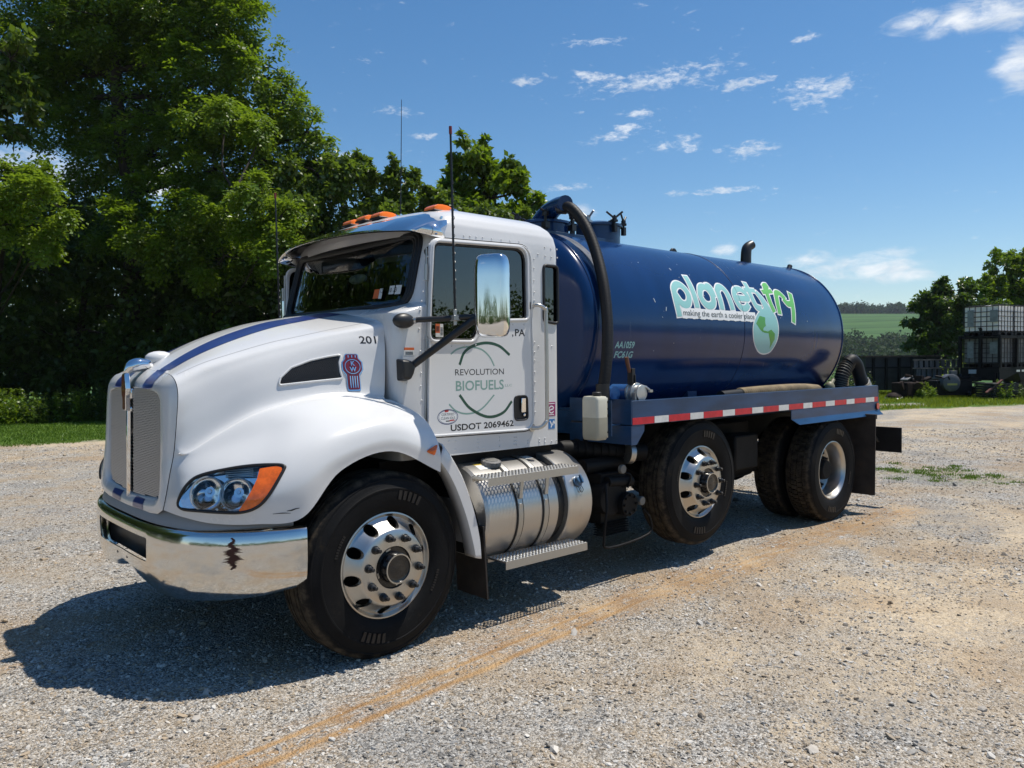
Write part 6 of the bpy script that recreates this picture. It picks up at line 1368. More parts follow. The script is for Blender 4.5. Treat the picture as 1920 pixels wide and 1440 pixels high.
tree('locust_tree', 'tall feathery locust tree towering over the cab, its dark trunk forking high', 'tree', [gpt(232, 27), tuple(PXD(245, 560, 27)), tuple(PXD(250, 400, 27)), tuple(PXD(222, 220, 27)), tuple(PXD(214, 0, 27)), tuple(PXD(225, -180, 27))],
     [(215, 40, 120, 90, 27), (330, 30, 130, 90, 27.5), (425, 45, 80, 70, 26.5), (110, 40, 120, 100, 27.5), (480, 130, 62, 66, 26), (390, 150, 110, 80, 27), (545, 205, 58, 40, 26), (575, 248, 42, 34, 26, 1.2), (255, 165, 110, 85, 28), (120, 180, 105, 90, 28), (450, 235, 100, 62, 26), (340, 255, 100, 66, 26.5), (190, 280, 120, 70, 28), (500, 300, 70, 40, 25.5), (300, -90, 170, 90, 27, .6), (150, -80, 150, 90, 28, .6), (420, -60, 90, 60, 26.5, .7), (60, 120, 90, 80, 28)],
     'frond', 1080, .44, LEAF_LOCUST, 11, g_, .36, 64, .21, .5)
tree('locust_tree', 'lower feathery locust with bright yellow green sprays left of the visor', 'tree', [gpt(390, 29), tuple(PXD(395, 560, 28)), tuple(PXD(410, 460, 25.5)), tuple(PXD(440, 360, 23))],
     [(425, 212, 80, 32, 24, 1.2), (495, 245, 48, 26, 24, 1.2), (488, 345, 58, 34, 22.5, 1.3), (530, 400, 42, 46, 22.5, 1.2), (455, 415, 56, 36, 23), (500, 455, 56, 36, 22.5)], 'frond', 1600, .38, LEAF_BRIGHT, 12, g_, .16, 30, .30)
tree('locust_tree', 'mid green feathery locust hanging low between the tall trunk and the visor', 'tree', [gpt(300, 28), tuple(PXD(300, 560, 28)), tuple(PXD(330, 450, 27)), tuple(PXD(350, 350, 26))],
     [(390, 390, 76, 46, 24), (330, 455, 90, 48, 24), (255, 425, 80, 50, 25), (400, 320, 86, 46, 25), (310, 370, 84, 44, 26), (420, 480, 90, 46, 24)], 'frond', 1500, .40, LEAF_LOCUST, 29, g_, .16, 30, .30)
tree('locust_tree', 'young locust with bright feathery leaves at the left edge over the lawn', 'tree', [gpt(-10, 27), tuple(PXD(-5, 560, 25.5)), tuple(PXD(10, 430, 23)), tuple(PXD(35, 330, 21))],
     [(30, 325, 75, 38, 21, 1.4), (75, 375, 48, 40, 20.5, 1.4), (-30, 350, 80, 60, 21), (20, 420, 90, 44, 21), (90, 430, 45, 40, 21)], 'frond', 1600, .36, LEAF_BRIGHT, 13, g_, .14, 30, .30)
tree('willow_leaved_tree', 'narrow leaved silvery green tree at the upper left edge', 'tree', [gpt(-60, 25), tuple(PXD(-40, 500, 25)), tuple(PXD(-20, 250, 25)), tuple(PXD(0, 100, 25))],
     [(20, 110, 60, 60, 24), (15, 190, 62, 60, 24), (-30, 150, 80, 90, 24.5), (10, 260, 70, 40, 24)], 'leaf', 1800, .24, LEAF_GLOSS, 14, g_, .2, 26, .33)
tree('small_leaved_tree', 'dense small leaved tree rising behind the windscreen', 'tree', [gpt(620, 25.5), tuple(PXD(610, 560, 25.5)), tuple(PXD(600, 440, 25.5)), tuple(PXD(598, 330, 25.5))],
     [(575, 325, 62, 44, 25.5, 1.4), (640, 345, 62, 46, 25, 1.3), (560, 400, 75, 50, 25), (640, 420, 80, 46, 25), (540, 470, 70, 50, 25), (600, 500, 90, 60, 25.5), (672, 312, 14, 22, 25, 1.2), (684, 335, 22, 26, 25, 1.2), (668, 300, 8, 20, 25, 1.3), (690, 306, 8, 18, 25, 1.3), (652, 318, 9, 18, 25, 1.3), (545, 305, 10, 20, 25, 1.3)], 'leaf', 6500, .16, LEAF_GLOSS, 15, g_, .15, 44, .34, .9)
tree('small_leaved_tree', 'small leaved tree with upright shoots behind the roof lights', 'tree', [gpt(760, 25), tuple(PXD(755, 560, 25)), tuple(PXD(750, 440, 25)), tuple(PXD(745, 340, 25))],
     [(720, 370, 50, 34, 24.5, 1.3), (770, 375, 52, 34, 25, 1.3), (742, 325, 15, 30, 24.5, 1.1), (775, 345, 18, 24, 24.5, 1.1), (820, 385, 46, 30, 25, 1.3), (740, 420, 90, 46, 25), (830, 430, 70, 40, 25.5), (860, 395, 40, 24, 25), (800, 365, 18, 24, 25), (700, 335, 9, 26, 24.5, 1.3), (742, 306, 7, 22, 24.5, 1.4), (778, 330, 7, 18, 24.5, 1.4), (722, 338, 8, 20, 24.5, 1.3), (845, 372, 9, 18, 25, 1.3), (940, 410, 60, 26, 25.5), (985, 405, 30, 18, 25.5)], 'leaf', 7000, .165, LEAF_GLOSS, 16, g_, .13, 44, .36, .9)
tree('walnut_tree', 'round headed broad leaved tree standing behind the whip aerial', 'tree', [gpt(920, 27), tuple(PXD(918, 560, 27)), tuple(PXD(915, 440, 27)), tuple(PXD(905, 330, 27))],
     [(885, 300, 42, 32, 26.5, 1.4), (925, 320, 48, 38, 27, 1.3), (960, 345, 40, 26, 26.5, 1.3), (870, 345, 36, 46, 27, 1.2), (985, 350, 16, 10, 26.5, 1.3), (910, 380, 86, 34, 27), (965, 395, 50, 22, 26.5), (1005, 378, 20, 14, 26, 1.3), (870, 262, 10, 16, 26.5), (912, 270, 9, 12, 26.5), (930, 430, 100, 40, 27)], 'leaf', 5000, .22, LEAF_LOCUST, 17, g_, .17, 40, .30, .85)
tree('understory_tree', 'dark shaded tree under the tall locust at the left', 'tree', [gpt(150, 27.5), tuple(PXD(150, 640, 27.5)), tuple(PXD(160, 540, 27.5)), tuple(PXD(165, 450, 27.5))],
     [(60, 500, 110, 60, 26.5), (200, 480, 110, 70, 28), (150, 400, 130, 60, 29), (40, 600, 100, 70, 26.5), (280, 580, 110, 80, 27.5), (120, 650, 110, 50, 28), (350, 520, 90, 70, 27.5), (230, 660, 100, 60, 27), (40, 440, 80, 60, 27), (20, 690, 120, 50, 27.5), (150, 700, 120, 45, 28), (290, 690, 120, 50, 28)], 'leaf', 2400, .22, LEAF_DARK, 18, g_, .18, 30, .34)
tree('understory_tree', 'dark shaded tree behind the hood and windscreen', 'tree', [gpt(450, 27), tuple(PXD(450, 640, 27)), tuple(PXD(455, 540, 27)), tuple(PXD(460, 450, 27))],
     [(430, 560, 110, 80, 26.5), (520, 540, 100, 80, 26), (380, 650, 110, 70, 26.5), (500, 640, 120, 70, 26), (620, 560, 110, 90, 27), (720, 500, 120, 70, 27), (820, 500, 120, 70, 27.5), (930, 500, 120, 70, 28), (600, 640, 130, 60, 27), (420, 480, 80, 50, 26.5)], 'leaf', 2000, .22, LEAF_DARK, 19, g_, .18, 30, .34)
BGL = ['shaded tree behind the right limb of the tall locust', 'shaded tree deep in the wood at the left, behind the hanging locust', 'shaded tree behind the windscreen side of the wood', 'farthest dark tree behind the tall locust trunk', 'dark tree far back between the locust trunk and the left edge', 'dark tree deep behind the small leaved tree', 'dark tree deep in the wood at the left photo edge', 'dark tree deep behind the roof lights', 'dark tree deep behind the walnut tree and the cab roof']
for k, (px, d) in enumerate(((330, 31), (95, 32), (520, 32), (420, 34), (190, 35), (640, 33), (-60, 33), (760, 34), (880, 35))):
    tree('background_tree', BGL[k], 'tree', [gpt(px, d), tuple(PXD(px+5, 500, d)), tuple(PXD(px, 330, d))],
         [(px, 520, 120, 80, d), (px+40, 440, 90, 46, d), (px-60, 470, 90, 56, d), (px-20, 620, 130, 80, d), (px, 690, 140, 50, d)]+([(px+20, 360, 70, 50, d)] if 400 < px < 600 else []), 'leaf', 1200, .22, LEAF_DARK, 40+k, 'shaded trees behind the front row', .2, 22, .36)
# shrubs and tall weeds along the foot of the trees
def shrub(name, label, cat, px, d, w, h, n, L0, lm, seed, group=None, clumps=26, stems=8):
    rng = np.random.default_rng(seed); p = gpt(px, d); B = Vector((p[0], p[1], 0)); t = tag(empty(name, B), label, cat, group); b = MB(); Vs = []; Ts = []
    for k in range(clumps):
        r = w*rng.random()**.5; a = rng.random()*6.28; q = np.array([r*math.cos(a), r*math.sin(a), 0]); hk = h*rng.uniform(.55, 1.05)*(1-.35*(r/w)**2); m = max(4, n//clumps); tt_ = rng.uniform(.12, 1, m)
        lean = rng.normal(size=2)*.16; ax = np.stack([q[0]+lean[0]*hk*tt_, q[1]+lean[1]*hk*tt_, hk*tt_], 1); pos = ax+rng.normal(size=(m, 3))*np.array([.10, .10, .05])*(1.3-tt_)[:, None]*h*.6
        d_ = unit(rng.normal(size=(m, 3))*np.array([1, 1, .5])+np.array([0, 0, .25])); Ll = L0*rng.uniform(.6, 1.4, m)*(1.1-.5*tt_); Vs.append(leaf_quads(pos, d_, unit(rng.normal(size=(m, 3))*.6+np.array([0, 0, 1.0])), Ll, Ll*.42)); Ts.append(np.clip(rng.random()*.5+rng.random(m)*.5, 0, 1))
        if k < stems: b.tube([tuple(q), (q[0]+lean[0]*hk, q[1]+lean[1]*hk, hk*.95)], [.012*h, .004*h], 5)
    V = np.concatenate(Vs); V[:, 2] = np.maximum(V[:, 2], .01); link('foliage', leaf_mesh('foliage', V, np.concatenate(Ts), lm), t); b.build('stem', bark, t); return t
WDL = ['dark green weeds at the wood edge, second from the left photo edge', 'lower weeds at the wood edge, third from the left photo edge', 'weeds at the wood edge about halfway between photo edge and grille', 'tall weeds at the wood edge, left beside the grille', 'tall weeds at the wood edge, showing just over the grille shell', 'weeds at the wood edge hidden behind the hood front', 'weeds at the wood edge cut by the left photo edge']
for k, (px, d, w, h) in enumerate(((10, 22.5, 1.1, 1.15), (75, 22.8, 1.0, .95), (135, 23.3, 1.1, 1.2), (195, 23.5, 1.0, 1.35), (255, 24.0, 1.1, 1.3), (320, 24.2, 1.1, 1.2), (-50, 22.3, 1.1, 1.2))):
    shrub('weedy_shrub', WDL[k], 'shrub', px, d, w, h, 2600, .13, LEAF_DARK if k % 2 else LEAF_LOCUST, 60+k, 'weeds along the foot of the left wood')
# mown lawn: short blades; taller, yellower verge on the right
def blades(name, n, sfun, dfun, h0, h1, lm, seed, wid=.012, keepf=None):
    rng = np.random.default_rng(seed); s = sfun(rng, n); d = dfun(rng, n, s); x = CX0+R2[0]*s+F2[0]*d; y = CY0+R2[1]*s+F2[1]*d
    if keepf is not None: k = keepf(s, d, x, y, rng); x, y, s, d = x[k], y[k], s[k], d[k]
    n = len(x); c = np.stack([x, y, ground_z(x, y)-.005], 1); dv = unit(rng.normal(size=(n, 3))*np.array([.45, .45, 0])+np.array([0, 0, 1.0])); L = rng.uniform(h0, h1, n); V = leaf_quads(c, dv, unit(rng.normal(size=(n, 3))), L, np.full(n, wid)*rng.uniform(.7, 1.4, n), 0)
    o = link(name, leaf_mesh(name, V, rng.random(n), lm)); return tag(o, kind='stuff')
edge_d = lambda s: s*.366+20.2
blades('grass', 90000, lambda r, n: r.uniform(-19, 2, n), lambda r, n, s: edge_d(s)+r.uniform(-.45, 10, n)**1.0*1.0, .03, .085, GRASS, 80, .016, lambda s, d, x, y, r: (lump(x, y, 9, 1.6, 4)+(d-edge_d(s))*3 > -.2))
VERGE = blades('grass', 60000, lambda r, n: r.uniform(6, 30, n), lambda r, n, s: edge_d(s)+.1+r.random(n)*11, .05, .22, leafmat('verge_blade', (.14, .20, .012), (.27, .33, .03), (.26, .32, .02), .5, .3), 81, .022, lambda s, d, x, y, r: (lump(x, y, 10, 1.2, 4)+(d-edge_d(s))*1.4 > .1) & ~((np.abs(s-13.2) < 1.6) & (np.abs(d-edge_d(s)-2.1) < .7)))
blades('grass', 2600, lambda r, n: r.normal(0, 1, n), lambda r, n, s: s*0+r.normal(0, 1, n), .02, .06, GRASS, 82, .010, None)
wp = [o for o in COL.objects if o.name.startswith('grass')][-1]
co = np.empty(len(wp.data.vertices)*3, np.float32); wp.data.vertices.foreach_get('co', co); co = co.reshape(-1, 3); r9 = np.random.default_rng(9)
cl = np.repeat(r9.integers(0, 40, len(co)//4), 4); cen = np.stack([9.4+r9.normal(0, .45, 40), -.9+r9.normal(0, .8, 40)], 1)[cl]; loc = co[:, :2]-np.array([CX0, CY0]); co[:, :2] = cen+loc*.06+(co[:, :2]-co[(np.arange(len(co))//4)*4, :2])*.9; wp.data.vertices.foreach_set('co', co.ravel()); wp.data.update(); wp.name = 'weeds'
# right hand trees behind the totes
tree('dark_maple_tree', 'dark dense tree behind the scrap, left of the stacked totes', 'tree', [gpt(1760, 40), tuple(PXD(1760, 640, 40)), tuple(PXD(1765, 570, 40)), tuple(PXD(1770, 530, 40))],
     [(1752, 590, 42, 46, 40, 1.2), (1728, 640, 32, 34, 39.5, 1.1), (1775, 545, 32, 26, 40, 1.3), (1800, 570, 45, 42, 40), (1770, 640, 60, 36, 40), (1722, 600, 24, 28, 40, 1.2), (1815, 535, 30, 18, 40.5, 1.2), (1740, 560, 22, 20, 40, 1.2), (1830, 600, 50, 50, 40.5)], 'leaf', 5200, .19, LEAF_DARK, 21, 'trees behind the totes', .25, 34, .26, .8)
tree('maple_tree', 'lighter green tree above the white totes at the right edge', 'tree', [gpt(1890, 44), tuple(PXD(1890, 640, 44)), tuple(PXD(1895, 560, 44)), tuple(PXD(1900, 500, 44))],
     [(1885, 495, 36, 26, 43.5, 1.3), (1915, 488, 40, 24, 44, 1.3), (1868, 530, 34, 28, 43, 1.2), (1905, 540, 50, 34, 43.5, 1.2), (1850, 560, 36, 26, 43, 1.2), (1945, 520, 50, 50, 44), (1900, 590, 60, 44, 44), (1960, 580, 60, 60, 44)], 'leaf', 4000, .19, LEAF_LOCUST, 22, 'trees behind the totes', .25, 34, .26, .8)
shrub('sapling', 'bright big leaved sapling beside the tote rack', 'sapling', 1800, 33, .55, 2.35, 420, .20, LEAF_BRIGHT, 23, None, 10, 6)
for k, (px, d, w, h, lm, lab) in enumerate(((1603, 40, 1.6, 2.2, LEAF_WEED, 'tall yellow green weeds just behind the tank end'), (1643, 41, 1.3, 2.05, LEAF_WEED, 'tall weeds above the rusty container top'), (1608, 33, .6, 1.45, LEAF_WEED, 'pale weeds between the hose and the dark container'), (1762, 37, .7, 2.0, LEAF_BRIGHT, 'bright leafy weed behind the stake panels'), (1872, 29.5, .5, .95, LEAF_BRIGHT, 'light green weed in front of the tote rack'), (1905, 29.8, .45, .7, LEAF_WEED, 'thin weeds beside the dotted plate'), (1735, 30.5, .35, .75, LEAF_BRIGHT, 'grassy weed tuft between the two scrap machines'))):
    shrub('weed_clump', lab, 'weeds', px, d, w, h, 1500, .12, lm, 24+k, None, 22, 8)
# ------------------------------------------------------------------ the far hillside with fields and woods
def hz(s, d): 
    z = np.interp(d, [40, 90, 150, 240, 330, 420, 560, 800, 900, 1400, 3000], [-.1, -4, -7, -5, 1.5, 12, 24, 45, 48, 40, 30]); return z+np.clip((s-150)/400, -1.5, 1)*6*np.clip((d-300)/300, 0, 1)+2.0*np.sin(s*.013+d*.006)*np.clip((d-150)/200, 0, 1)
ss_ = np.concatenate([np.linspace(-1600, -200, 40), np.linspace(-190, 700, 150), np.linspace(720, 2000, 40)]); ds_ = np.concatenate([np.linspace(41, 200, 20), np.linspace(210, 900, 90), np.linspace(950, 3000, 20)]); S_, D_ = np.meshgrid(ss_, ds_, indexing='ij')
me = fastmesh('hill', np.stack([CX0+R2[0]*S_+F2[0]*D_, CY0+R2[1]*S_+F2[1]*D_, hz(S_, D_)], -1).reshape(-1, 3), (lambda m, n: np.stack([(np.arange(m-1)[:, None]*n+np.arange(n-1)).ravel()+k for k in (0, n, n+1, 1)], 1))(*S_.shape)); me.polygons.foreach_set('use_smooth', [True]*len(me.polygons))
m = bpy.data.materials.new('crop_fields'); m.use_nodes = True; T = NT(m.node_tree); b = T.n['Principled BSDF']; g = T.new('ShaderNodeNewGeometry'); sp = T.new('ShaderNodeSeparateXYZ'); T.link(g.outputs['Position'], sp.inputs[0])
n1 = T.noise(g.outputs['Position'], .004, 3); zz = T.math('ADD', sp.outputs[2], T.math('MULTIPLY', n1, 10)); w = T.math('SINE', T.math('MULTIPLY', zz, 1.0)); w2 = T.math('SINE', T.math('MULTIPLY', zz, .95))
c = T.mix(T.rng(w, -.2, .25), (.048, .102, .030), (.060, .122, .036)); c = T.mix(T.math('MULTIPLY', T.rng(w2, .90, .98), .7), c, (.020, .045, .015)); c = T.mix(T.rng(T.noise(g.outputs['Position'], .05, 4), .4, .7, 0, .25), c, (.085, .15, .045)); T.link(c, b.inputs['Base Color']); b.inputs['Roughness'].default_value = .95; b.inputs['Specular IOR Level'].default_value = .1
me.materials.append(m); tag(link('hill', me), kind='structure')
def wood(name, n, srange, drange, size, quads, lm, seed, q0):
    rng = np.random.default_rng(seed); s = rng.uniform(*srange, n); d = rng.uniform(*drange, n); z = hz(s, d); Vs = []; Ts = []
    for k in range(n):
        h = size*rng.uniform(.7, 1.3); c = np.array([CX0+R2[0]*s[k]+F2[0]*d[k], CY0+R2[1]*s[k]+F2[1]*d[k], z[k]+h*.30]); u = unit(rng.normal(size=(quads, 3))); u[:, 2] = np.abs(u[:, 2])*1.25-.45; r = rng.uniform(.7, 1.0, quads)*(1+.25*np.sin(u[:, 0]*7+k)*np.sin(u[:, 1]*6))
        p = c+u*r[:, None]*np.array([h*.48, h*.48, h*.55]); Vs.append(leaf_quads(p, unit(rng.normal(size=(quads, 3))), unit(u+rng.normal(size=(quads, 3))*.5), np.full(quads, q0)*rng.uniform(.6, 1.5, quads), np.full(quads, q0*.75)*rng.uniform(.6, 1.5, quads))); Ts.append(np.clip(rng.random()*.7+rng.random(quads)*.3, 0, 1))
    tag(link(name, leaf_mesh(name, np.concatenate(Vs), np.concatenate(Ts), lm)), kind='stuff')
far_leaf = leafmat('far_wood_leaf', (.018, .040, .014), (.050, .085, .026), (.03, .06, .012), .7, .2)
wood('valley_wood', 620, (60, 330), (255, 405), 9.5, 130, far_leaf, 31, 1.5)
wood('ridge_wood', 380, (180, 640), (800, 860), 14, 110, far_leaf, 32, 2.4)
wood('valley_wood', 260, (-330, -60), (240, 360), 10, 70, far_leaf, 33, 2.2)
# country road climbing out of the valley
rd = MB(); rp_ = [(146, 262), (149, 290), (154, 312), (163, 330), (172, 340)]; L_ = catmull([(a, b2) for a, b2 in rp_], 8); G = []
for i, (a, d) in enumerate(L_): G.append([(CX0+R2[0]*(a+o)+F2[0]*d, CY0+R2[1]*(a+o)+F2[1]*d, float(hz(np.array(a+o), np.array(d)))+.5+.8) for o in (-3.2, 0, 3.2)])
rd.grid(G); tag(rd.build('road', mat('pale_road', (.38, .37, .35), .9), smooth=60), kind='structure')
# wood on the far side of the yard, behind the viewpoint: it is what the chrome and the tank reflect
def back_wood(seed):
    rng = np.random.default_rng(seed); Vs = []; Ts = []
    for k in range(46):
        a = -PI*1.12+PI*1.05*k/45; R = rng.uniform(52, 70); h = rng.uniform(4, 8.5); c = np.array([2+R*math.cos(a)*1.2, -6+R*math.sin(a), h*.5]); q = 2000; u = unit(rng.normal(size=(q, 3))); p = c+u*rng.uniform(.5, 1.0, q)[:, None]*np.array([h*.62, h*.62, h*.56]); Vs.append(leaf_quads(p, unit(rng.normal(size=(q, 3))), unit(u+rng.normal(size=(q, 3))*.5), rng.uniform(.2, .55, q), rng.uniform(.2, .45, q))); Ts.append(rng.random(q))
    for k in range(26):                                            # the left wood running on past the edge of the picture
        a = math.radians(90+52*k/25); R = rng.uniform(25, 33); h = rng.uniform(13, 19); c = np.array([CX0+R*math.cos(a), CY0+R*math.sin(a), h*.5]); q = 3000; u = unit(rng.normal(size=(q, 3))); p = c+u*rng.uniform(.5, 1.0, q)[:, None]*np.array([2.6, 2.6, h*.52]); Vs.append(leaf_quads(p, unit(rng.normal(size=(q, 3))), unit(u+rng.normal(size=(q, 3))*.5), rng.uniform(.22, .55, q), rng.uniform(.18, .4, q))); Ts.append(rng.random(q))
    return np.concatenate(Vs), np.concatenate(Ts)
V, T_ = back_wood(77); tag(link('woodland', leaf_mesh('woodland', V, T_, LEAF_DARK)), kind='stuff')

# ------------------------------------------------------------------ summer haze over the valley
HX = [1700, 2300]; hzm = bpy.data.materials.new('haze_air'); hzm.use_nodes = True; T = NT(hzm.node_tree); T.n.clear(); o = T.new('ShaderNodeOutputMaterial'); pv = T.new('ShaderNodeVolumePrincipled')
pv.inputs['Color'].default_value = (.80, .88, 1.0, 1); pv.inputs['Density'].default_value = .00014; pv.inputs['Anisotropy'].default_value = .2; T.link(pv.outputs[0], o.inputs['Volume'])
b = MB(); cxy = W2(200, 1450); b.box((cxy[0], cxy[1], 32), (7600, 7600, 96)); hb_ = b.build('haze', hzm, smooth=0); tag(hb_, kind='stuff')
# ================================================================== scrap and totes at the right
def dir2(px, d0, deg):
    """ground direction turned from straight-right by deg (positive goes away)"""
    a = math.radians(deg); return Vector((R2[0]*math.cos(a)+F2[0]*math.sin(a), R2[1]*math.cos(a)+F2[1]*math.sin(a), 0))
hdpe = mat('tote_white', (.80, .79, .76), .45, var=.05, dirt=(.6, .57, .5), dscale=4, damt=.2); hdpe_d = mat('tote_dark', (.15, .155, .16), .5, var=.3, vscale=3); cage_m = mat('tote_cage', (.03, .03, .032), .5, metal=.3); pallet_m = mat('tote_pallet', (.008, .008, .009), .6, spec=.2); label_g = mat('tote_plate', (.20, .23, .24), .45, var=.2)  # white bottles for the upper level, a darker grey for the lower
U = dir2(0, 0, 31); Vv = Vector((-U.y, U.x, 0))                    # run of the rack and its depth
ANG = math.atan2(U.y, U.x); SCL = 1.13
c0 = PXD(1873, 690, 30.5)
def make_tote(bm_):
    t = empty('ibc_tote')
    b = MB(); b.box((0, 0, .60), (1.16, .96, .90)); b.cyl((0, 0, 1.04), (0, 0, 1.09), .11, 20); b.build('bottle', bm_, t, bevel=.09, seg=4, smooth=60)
    b = MB(); zs_ = (.16, .33, .50, .67, .84, 1.04); xs_ = np.linspace(-.6, .6, 7); ys_ = np.linspace(-.5, .5, 6)
    for z in zs_: b.tube([(-.6, -.5, z), (.6, -.5, z), (.6, .5, z), (-.6, .5, z)], .013, 5, closed=True)
    for x in xs_:
        for y in (-.5, .5): b.cyl((x, y, .13), (x, y, 1.05), .012, 5)
    for y in ys_[1:-1]:
        for x in (-.6, .6): b.cyl((x, y, .13), (x, y, 1.05), .012, 5)
    for y in (-.2, .2): b.cyl((-.6, y, 1.09), (.6, y, 1.09), .012, 5)
    tag(b.build('cage', cage_m, t, smooth=60), kind='stuff')
    b = MB(); b.box((0, 0, .115), (1.2, 1.0, .03))
    for x in (-.5, 0, .5):
        for y in (-.42, 0, .42): b.box((x, y, .05), (.2, .16, .10))
    b.build('pallet', pallet_m, t)
    b = MB(); b.box((.45, -.515, .68), (.26, .006, .42)); b.build('name_plate', label_g, t)
    b = MB(); b.box((-.35, -.515, .62), (.22, .006, .60)); b.build('name_plate', label_g, t)
    b = MB(); b.cyl((0, -.4, .22), (0, -.54, .22), .05, 12); b.box((0, -.56, .27), (.12, .03, .03)); b.build('valve', pallet_m, t)
    return t
DK = 1.26; DT = 2.52
NAMES = {(1, 0): 'white caged tote on the upper level at the left corner of the rack', (1, 1): 'second white caged tote on the upper level of the rack', (1, 2): 'last white tote of the upper level, cut by the photo edge', (0, 0): 'dark grey caged tote on the lower level at the left corner of the rack', (0, 1): 'second dark grey tote in the lower level of the rack', (0, 2): 'last dark grey tote of the lower level, cut by the photo edge'}
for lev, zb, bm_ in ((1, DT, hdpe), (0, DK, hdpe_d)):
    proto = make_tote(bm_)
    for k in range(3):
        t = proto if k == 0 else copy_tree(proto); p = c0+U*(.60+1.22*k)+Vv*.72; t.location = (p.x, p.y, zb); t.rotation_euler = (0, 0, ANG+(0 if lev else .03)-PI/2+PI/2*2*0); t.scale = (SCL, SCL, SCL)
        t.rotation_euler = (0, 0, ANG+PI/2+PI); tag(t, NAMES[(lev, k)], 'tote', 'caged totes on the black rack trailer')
rk = tag(empty('rack_trailer', (c0.x, c0.y, 0), ANG), 'black steel rack trailer carrying two levels of caged totes', 'trailer')
b = MB(); b.box((1.95, .72, DK-.10), (4.0, 1.5, .18)); b.box((1.95, .0, DK-.36), (4.0, .10, .34)); b.box((1.95, 1.42, DK-.36), (4.0, .10, .34)); b.box((-.02, .72, DK-.36), (.10, 1.3, .34)); b.build('deck', blacksteel, rk, bevel=.005)
for x, y in ((-.06, -.06), (-.06, .68), (-.06, 1.48), (1.2, -.06), (2.42, -.06), (3.7, -.06), (1.2, 1.5), (3.7, 1.5)):
    b = MB(); b.box((x, y, (DK+DT)/2), (.11, .11, DT-DK+.02)); b.build('post', blacksteel, rk)
for y in (-.06, 1.5):
    b = MB(); b.box((1.9, y, DT-.06), (4.0, .09, .12)); b.build('beam', blacksteel, rk)
for x in (-.06, 1.15, 2.4, 3.6):
    b = MB(); b.box((x, .72, DT-.07), (.09, 1.46, .10)); b.build('cross_beam', blacksteel, rk)
b = MB(); b.box((-.13, .95, DK-.18), (.02, .30, .16)); b.build('paper_sign', mat('paper_sign', (.42, .47, .48), .6), rk)
for x, m_ in ((1.35, white_tape), (1.75, white_tape), (2.15, warn_o)):
    b = MB(); b.box((x, -.055, DK-.16), (.26, .006, .08)); b.build('reflector', m_, rk)
for x in (2.2, 3.3):
    b = MB(); b.lathe([(.2, -.12), (.44, -.11), (.48, -.06), (.48, .06), (.44, .11), (.2, .12)], (x, .15, .48), 'y', 24); b.build('tyre', tyre_m, rk)
b = MB(); b.box((.1, .2, .5), (.12, .12, 1.1)); b.build('landing_leg', blacksteel, rk)
b = MB(); b.box((.1, 1.2, .5), (.12, .12, 1.1)); b.build('landing_leg', blacksteel, rk)
# long dark container behind the scrap
AX = dir2(0, 0, 10); AA = math.atan2(AX.y, AX.x); p = PXD(1622, 741, 33.5)
dc_ = tag(empty('steel_container', (p.x, p.y, 0), AA), 'long dark rusty steel container with a worn top rim', 'container'); LC = 3.95
b = MB(); b.box((LC/2, 0, 1.0), (LC, .06, 1.45)); b.box((LC/2, 1.9, 1.0), (LC, .06, 1.45)); b.box((.03, .95, 1.0), (.06, 1.84, 1.45)); b.box((LC-.03, .95, 1.0), (.06, 1.84, 1.45)); b.box((LC/2, .95, .30), (LC-.12, 1.84, .06)); b.build('side', mat('container_black', (.018, .020, .024), .65, var=.5, vscale=2, dirt=(.05, .03, .02), damt=.4), dc_)
for x in np.arange(.35, LC, .62):
    b = MB(); b.box((x, -.07, .98), (.10, .08, 1.36)); b.build('rib', blacksteel, dc_)
b = MB(); b.box((LC/2, -.05, 1.745), (LC+.1, .14, .06)); b.box((LC/2, 1.95, 1.745), (LC+.1, .14, .06)); b.box((-.05, .95, 1.745), (.14, 1.8, .06)); b.build('rim', mat('rim_rust', (.09, .06, .045), .8, var=.6, vscale=10), dc_)
b = MB(); b.box((LC/2, -.06, 1.25), (LC, .06, .07)); b.build('rail', blacksteel, dc_)
b = MB(); b.box((.3, .4, .13), (.3, .3, .26)); b.box((3.4, .4, .13), (.3, .3, .26)); b.box((.3, 1.5, .13), (.3, .3, .26)); b.box((3.4, 1.5, .13), (.3, .3, .26)); b.build('skid', blacksteel, dc_)
# stake panels leaning in front of it
AX2 = dir2(0, 0, 12); p = PXD(1714, 735, 32.3); sf = tag(empty('stake_panel', (p.x, p.y, 0), math.atan2(AX2.y, AX2.x)), 'grey weathered stake panel of short boards between two pale rails', 'panel')
grey_w = mat('weathered_board', (.105, .11, .12), .85, var=.45, vscale=3, stretch=(4, 4, .7)); rail_w = mat('pale_rail', (.21, .18, .155), .8, var=.4, vscale=6)
for z in (1.575, 1.225, .80):
    b = MB(); b.box((1.10, 0, z), (2.30, .07, .05)); b.build('rail', rail_w, sf)
r5 = np.random.default_rng(5)
for row, (z0, z1) in enumerate(((1.255, 1.545), (.83, 1.195))):
    for k in range(9):
        x = .02+.262*k+(.13 if row else 0); w_ = r5.uniform(.13, .19); b = MB(); b.box((x+.09, .045+r5.uniform(-.01, .01), (z0+z1)/2+r5.uniform(-.02, .02)), (w_, .03, z1-z0), Matrix.Rotation(r5.uniform(-.05, .05), 3, 'Y')); b.build('board', grey_w, sf)
for x in (.0, 1.1, 2.2):
    b = MB(); b.box((x, .09, .80), (.07, .07, 1.62)); b.build('post', blacksteel, sf)
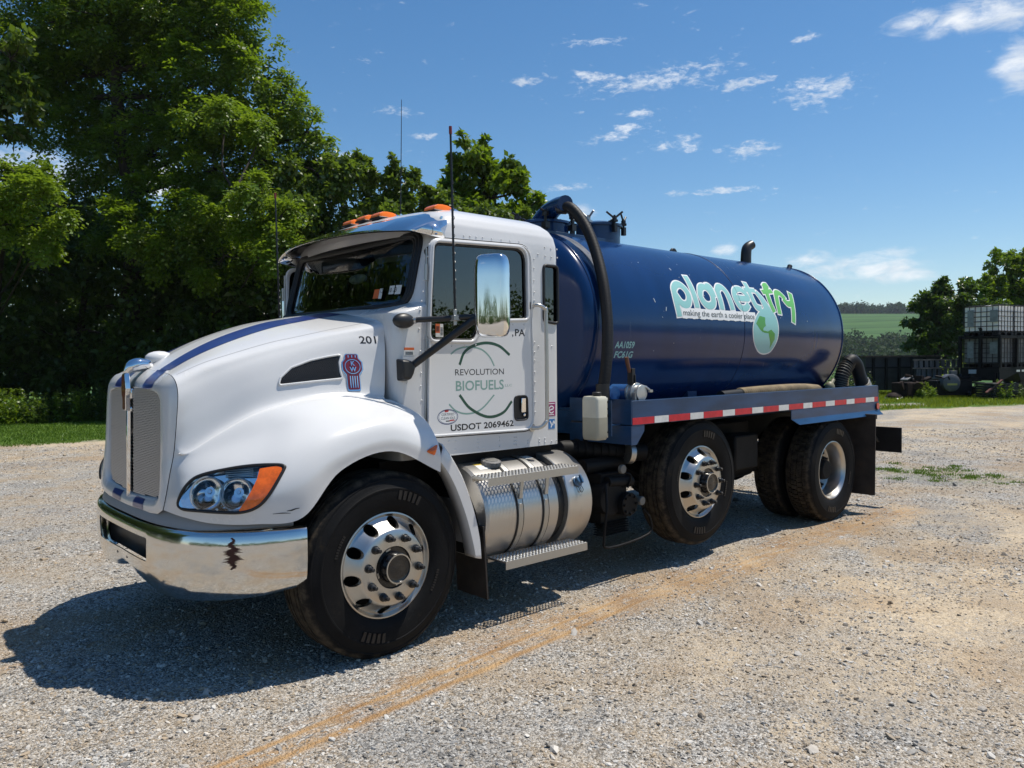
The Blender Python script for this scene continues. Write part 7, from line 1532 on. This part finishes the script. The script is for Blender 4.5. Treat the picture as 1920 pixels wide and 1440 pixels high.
# scrap machines
def bits(par, seed, n, box, m):
    r = np.random.default_rng(seed)
    for k in range(n):
        b = MB(); c = [r.uniform(a, b2) for a, b2 in box]
        R = Matrix.Rotation(r.uniform(-.6, .6), 3, 'Y') @ Matrix.Rotation(r.uniform(0, 3), 3, 'Z')
        if k % 3 == 0: b.box(c, (r.uniform(.1, .4), r.uniform(.1, .3), r.uniform(.05, .25)), R); nm = 'casing'
        elif k % 3 == 1: d_ = R @ Vector((r.uniform(.15, .4), 0, 0)); b.cyl(Vector(c)-d_, Vector(c)+d_, r.uniform(.02, .08), 10); nm = 'shaft'
        else: d_ = R @ Vector((.05, 0, 0)); b.cyl(Vector(c)-d_, Vector(c)+d_, r.uniform(.09, .2), 14); nm = 'pulley'
        b.build(nm, m, par, smooth=40, bevel=.006)
p = PXD(1705, 747, 31); s1 = tag(empty('scrap_machine', (p.x, p.y, 0), ANG), 'rusty dark scrap engine on the grass, left of the round drum', 'machine')
b = MB(); b.box((.1, .1, .42), (1.25, .7, .52)); b.box((.05, .1, .12), (1.0, .6, .22)); b.build('block', rust, s1, bevel=.04); bits(s1, 1, 13, ((-.7, .8), (-.45, .2), (.25, .95)), rust)
b = MB(); b.box((-.35, -.1, .86), (.42, .3, .05), Matrix.Rotation(-.35, 3, 'Y')); b.build('cover_plate', mat('grey_cover', (.16, .16, .165), .5), s1, bevel=.01)
b = MB(); b.cyl((.45, -.2, .1), (.5, -.2, .95), .035, 10); b.build('pipe', mat('pipe_tan', (.14, .10, .06), .8), s1)
p = PXD(1778, 747, 31); s2 = tag(empty('scrap_machine', (p.x, p.y, 0), ANG-.5), 'dark scrap machine with a round drum cover bearing a yellow label', 'machine')
b = MB(); b.box((.15, .25, .45), (1.5, .8, .60)); b.box((.9, .2, .78), (.9, .5, .16)); b.build('body', blacksteel, s2, bevel=.03); bits(s2, 2, 12, ((-.5, 1.4), (-.3, .2), (.2, .95)), blacksteel)
b = MB(); b.lathe([(.02, -.42), (.30, -.42), (.345, -.39), (.345, -.1), (.02, -.1)], (-.10, 0, .66), 'y', 36); b.build('drum_cover', mat('drum_grey', (.085, .09, .10), .5, var=.2), s2, smooth=35)
b = MB(); b.box((-.10, -.425, .60), (.40, .008, .075)); b.build('yellow_label', mat('yellow_label', (.42, .36, .09), .5, dirt=(.3, .3, .25), dscale=40, damt=.4), s2)
b = MB(); b.box((.02, -.25, 1.05), (.24, .2, .17)); b.build('box_head', mat('head_grey', (.10, .10, .105), .6), s2, bevel=.01)
p = PXD(1676, 746, 30.6); s3 = tag(empty('mower_deck', (p.x, p.y, 0), ANG+.3), 'rusty oval plate with a bright rim lying tilted on the grass', 'scrap plate')
b = MB(); b.sphere((0, 0, .10), (.36, .30, .20), 20, 6, half=True); b.build('dish', rust, s3, smooth=60)
b = MB(); b.tube([(.36*math.cos(a), .30*math.sin(a), .10+.06*math.cos(a)) for a in np.linspace(0, 2*PI, 29)[:-1]], .022, 6, closed=True); b.build('rim', alum_plate, s3, smooth=60)
p = PXD(1873, 752, 29.5); s4 = tag(empty('crate_stack', (p.x, p.y, 0), ANG-.25), 'stack of black slatted crates with a dotted plate leaning on top', 'crates')
for k in range(7):
    b = MB(); b.box((.18, .25, .06+.095*k), (1.25-.02*(k % 2), .8, .075)); b.build('tray', mat('tray_black', (.010, .010, .011), .5) if k == 0 else MATS['tray_black'], s4, bevel=.012)
dp = MB(); 
for i in range(9):
    for j in range(8):
        dp.box((-.26+.065*i+.0, -.24+.065*j, .012), (.034, .034, .02))
pl = MB(); pl.box((0, 0, 0), (.62, .56, .015)); RR = Matrix.Rotation(-.75, 3, 'X') @ Matrix.Rotation(.7, 3, 'Z')
for mb_, nm, m_ in ((pl, 'dotted_plate', blacksteel), (dp, 'plate_stud', mat('stud_grey', (.5, .5, .5), .5))):
    mb_.v = [tuple(RR @ Vector(q)+Vector((.45, -.15, .80))) for q in mb_.v]; o = mb_.build(nm, m_, s4, smooth=0)
    if nm == 'plate_stud': tag(o, kind='stuff')
b = MB(); b.box((-.35, -.1, .55), (.9, .10, .05), Matrix.Rotation(-.55, 3, 'Y')); b.build('rusty_bar', mat('bar_rust', (.09, .03, .025), .8, var=.4), s4)
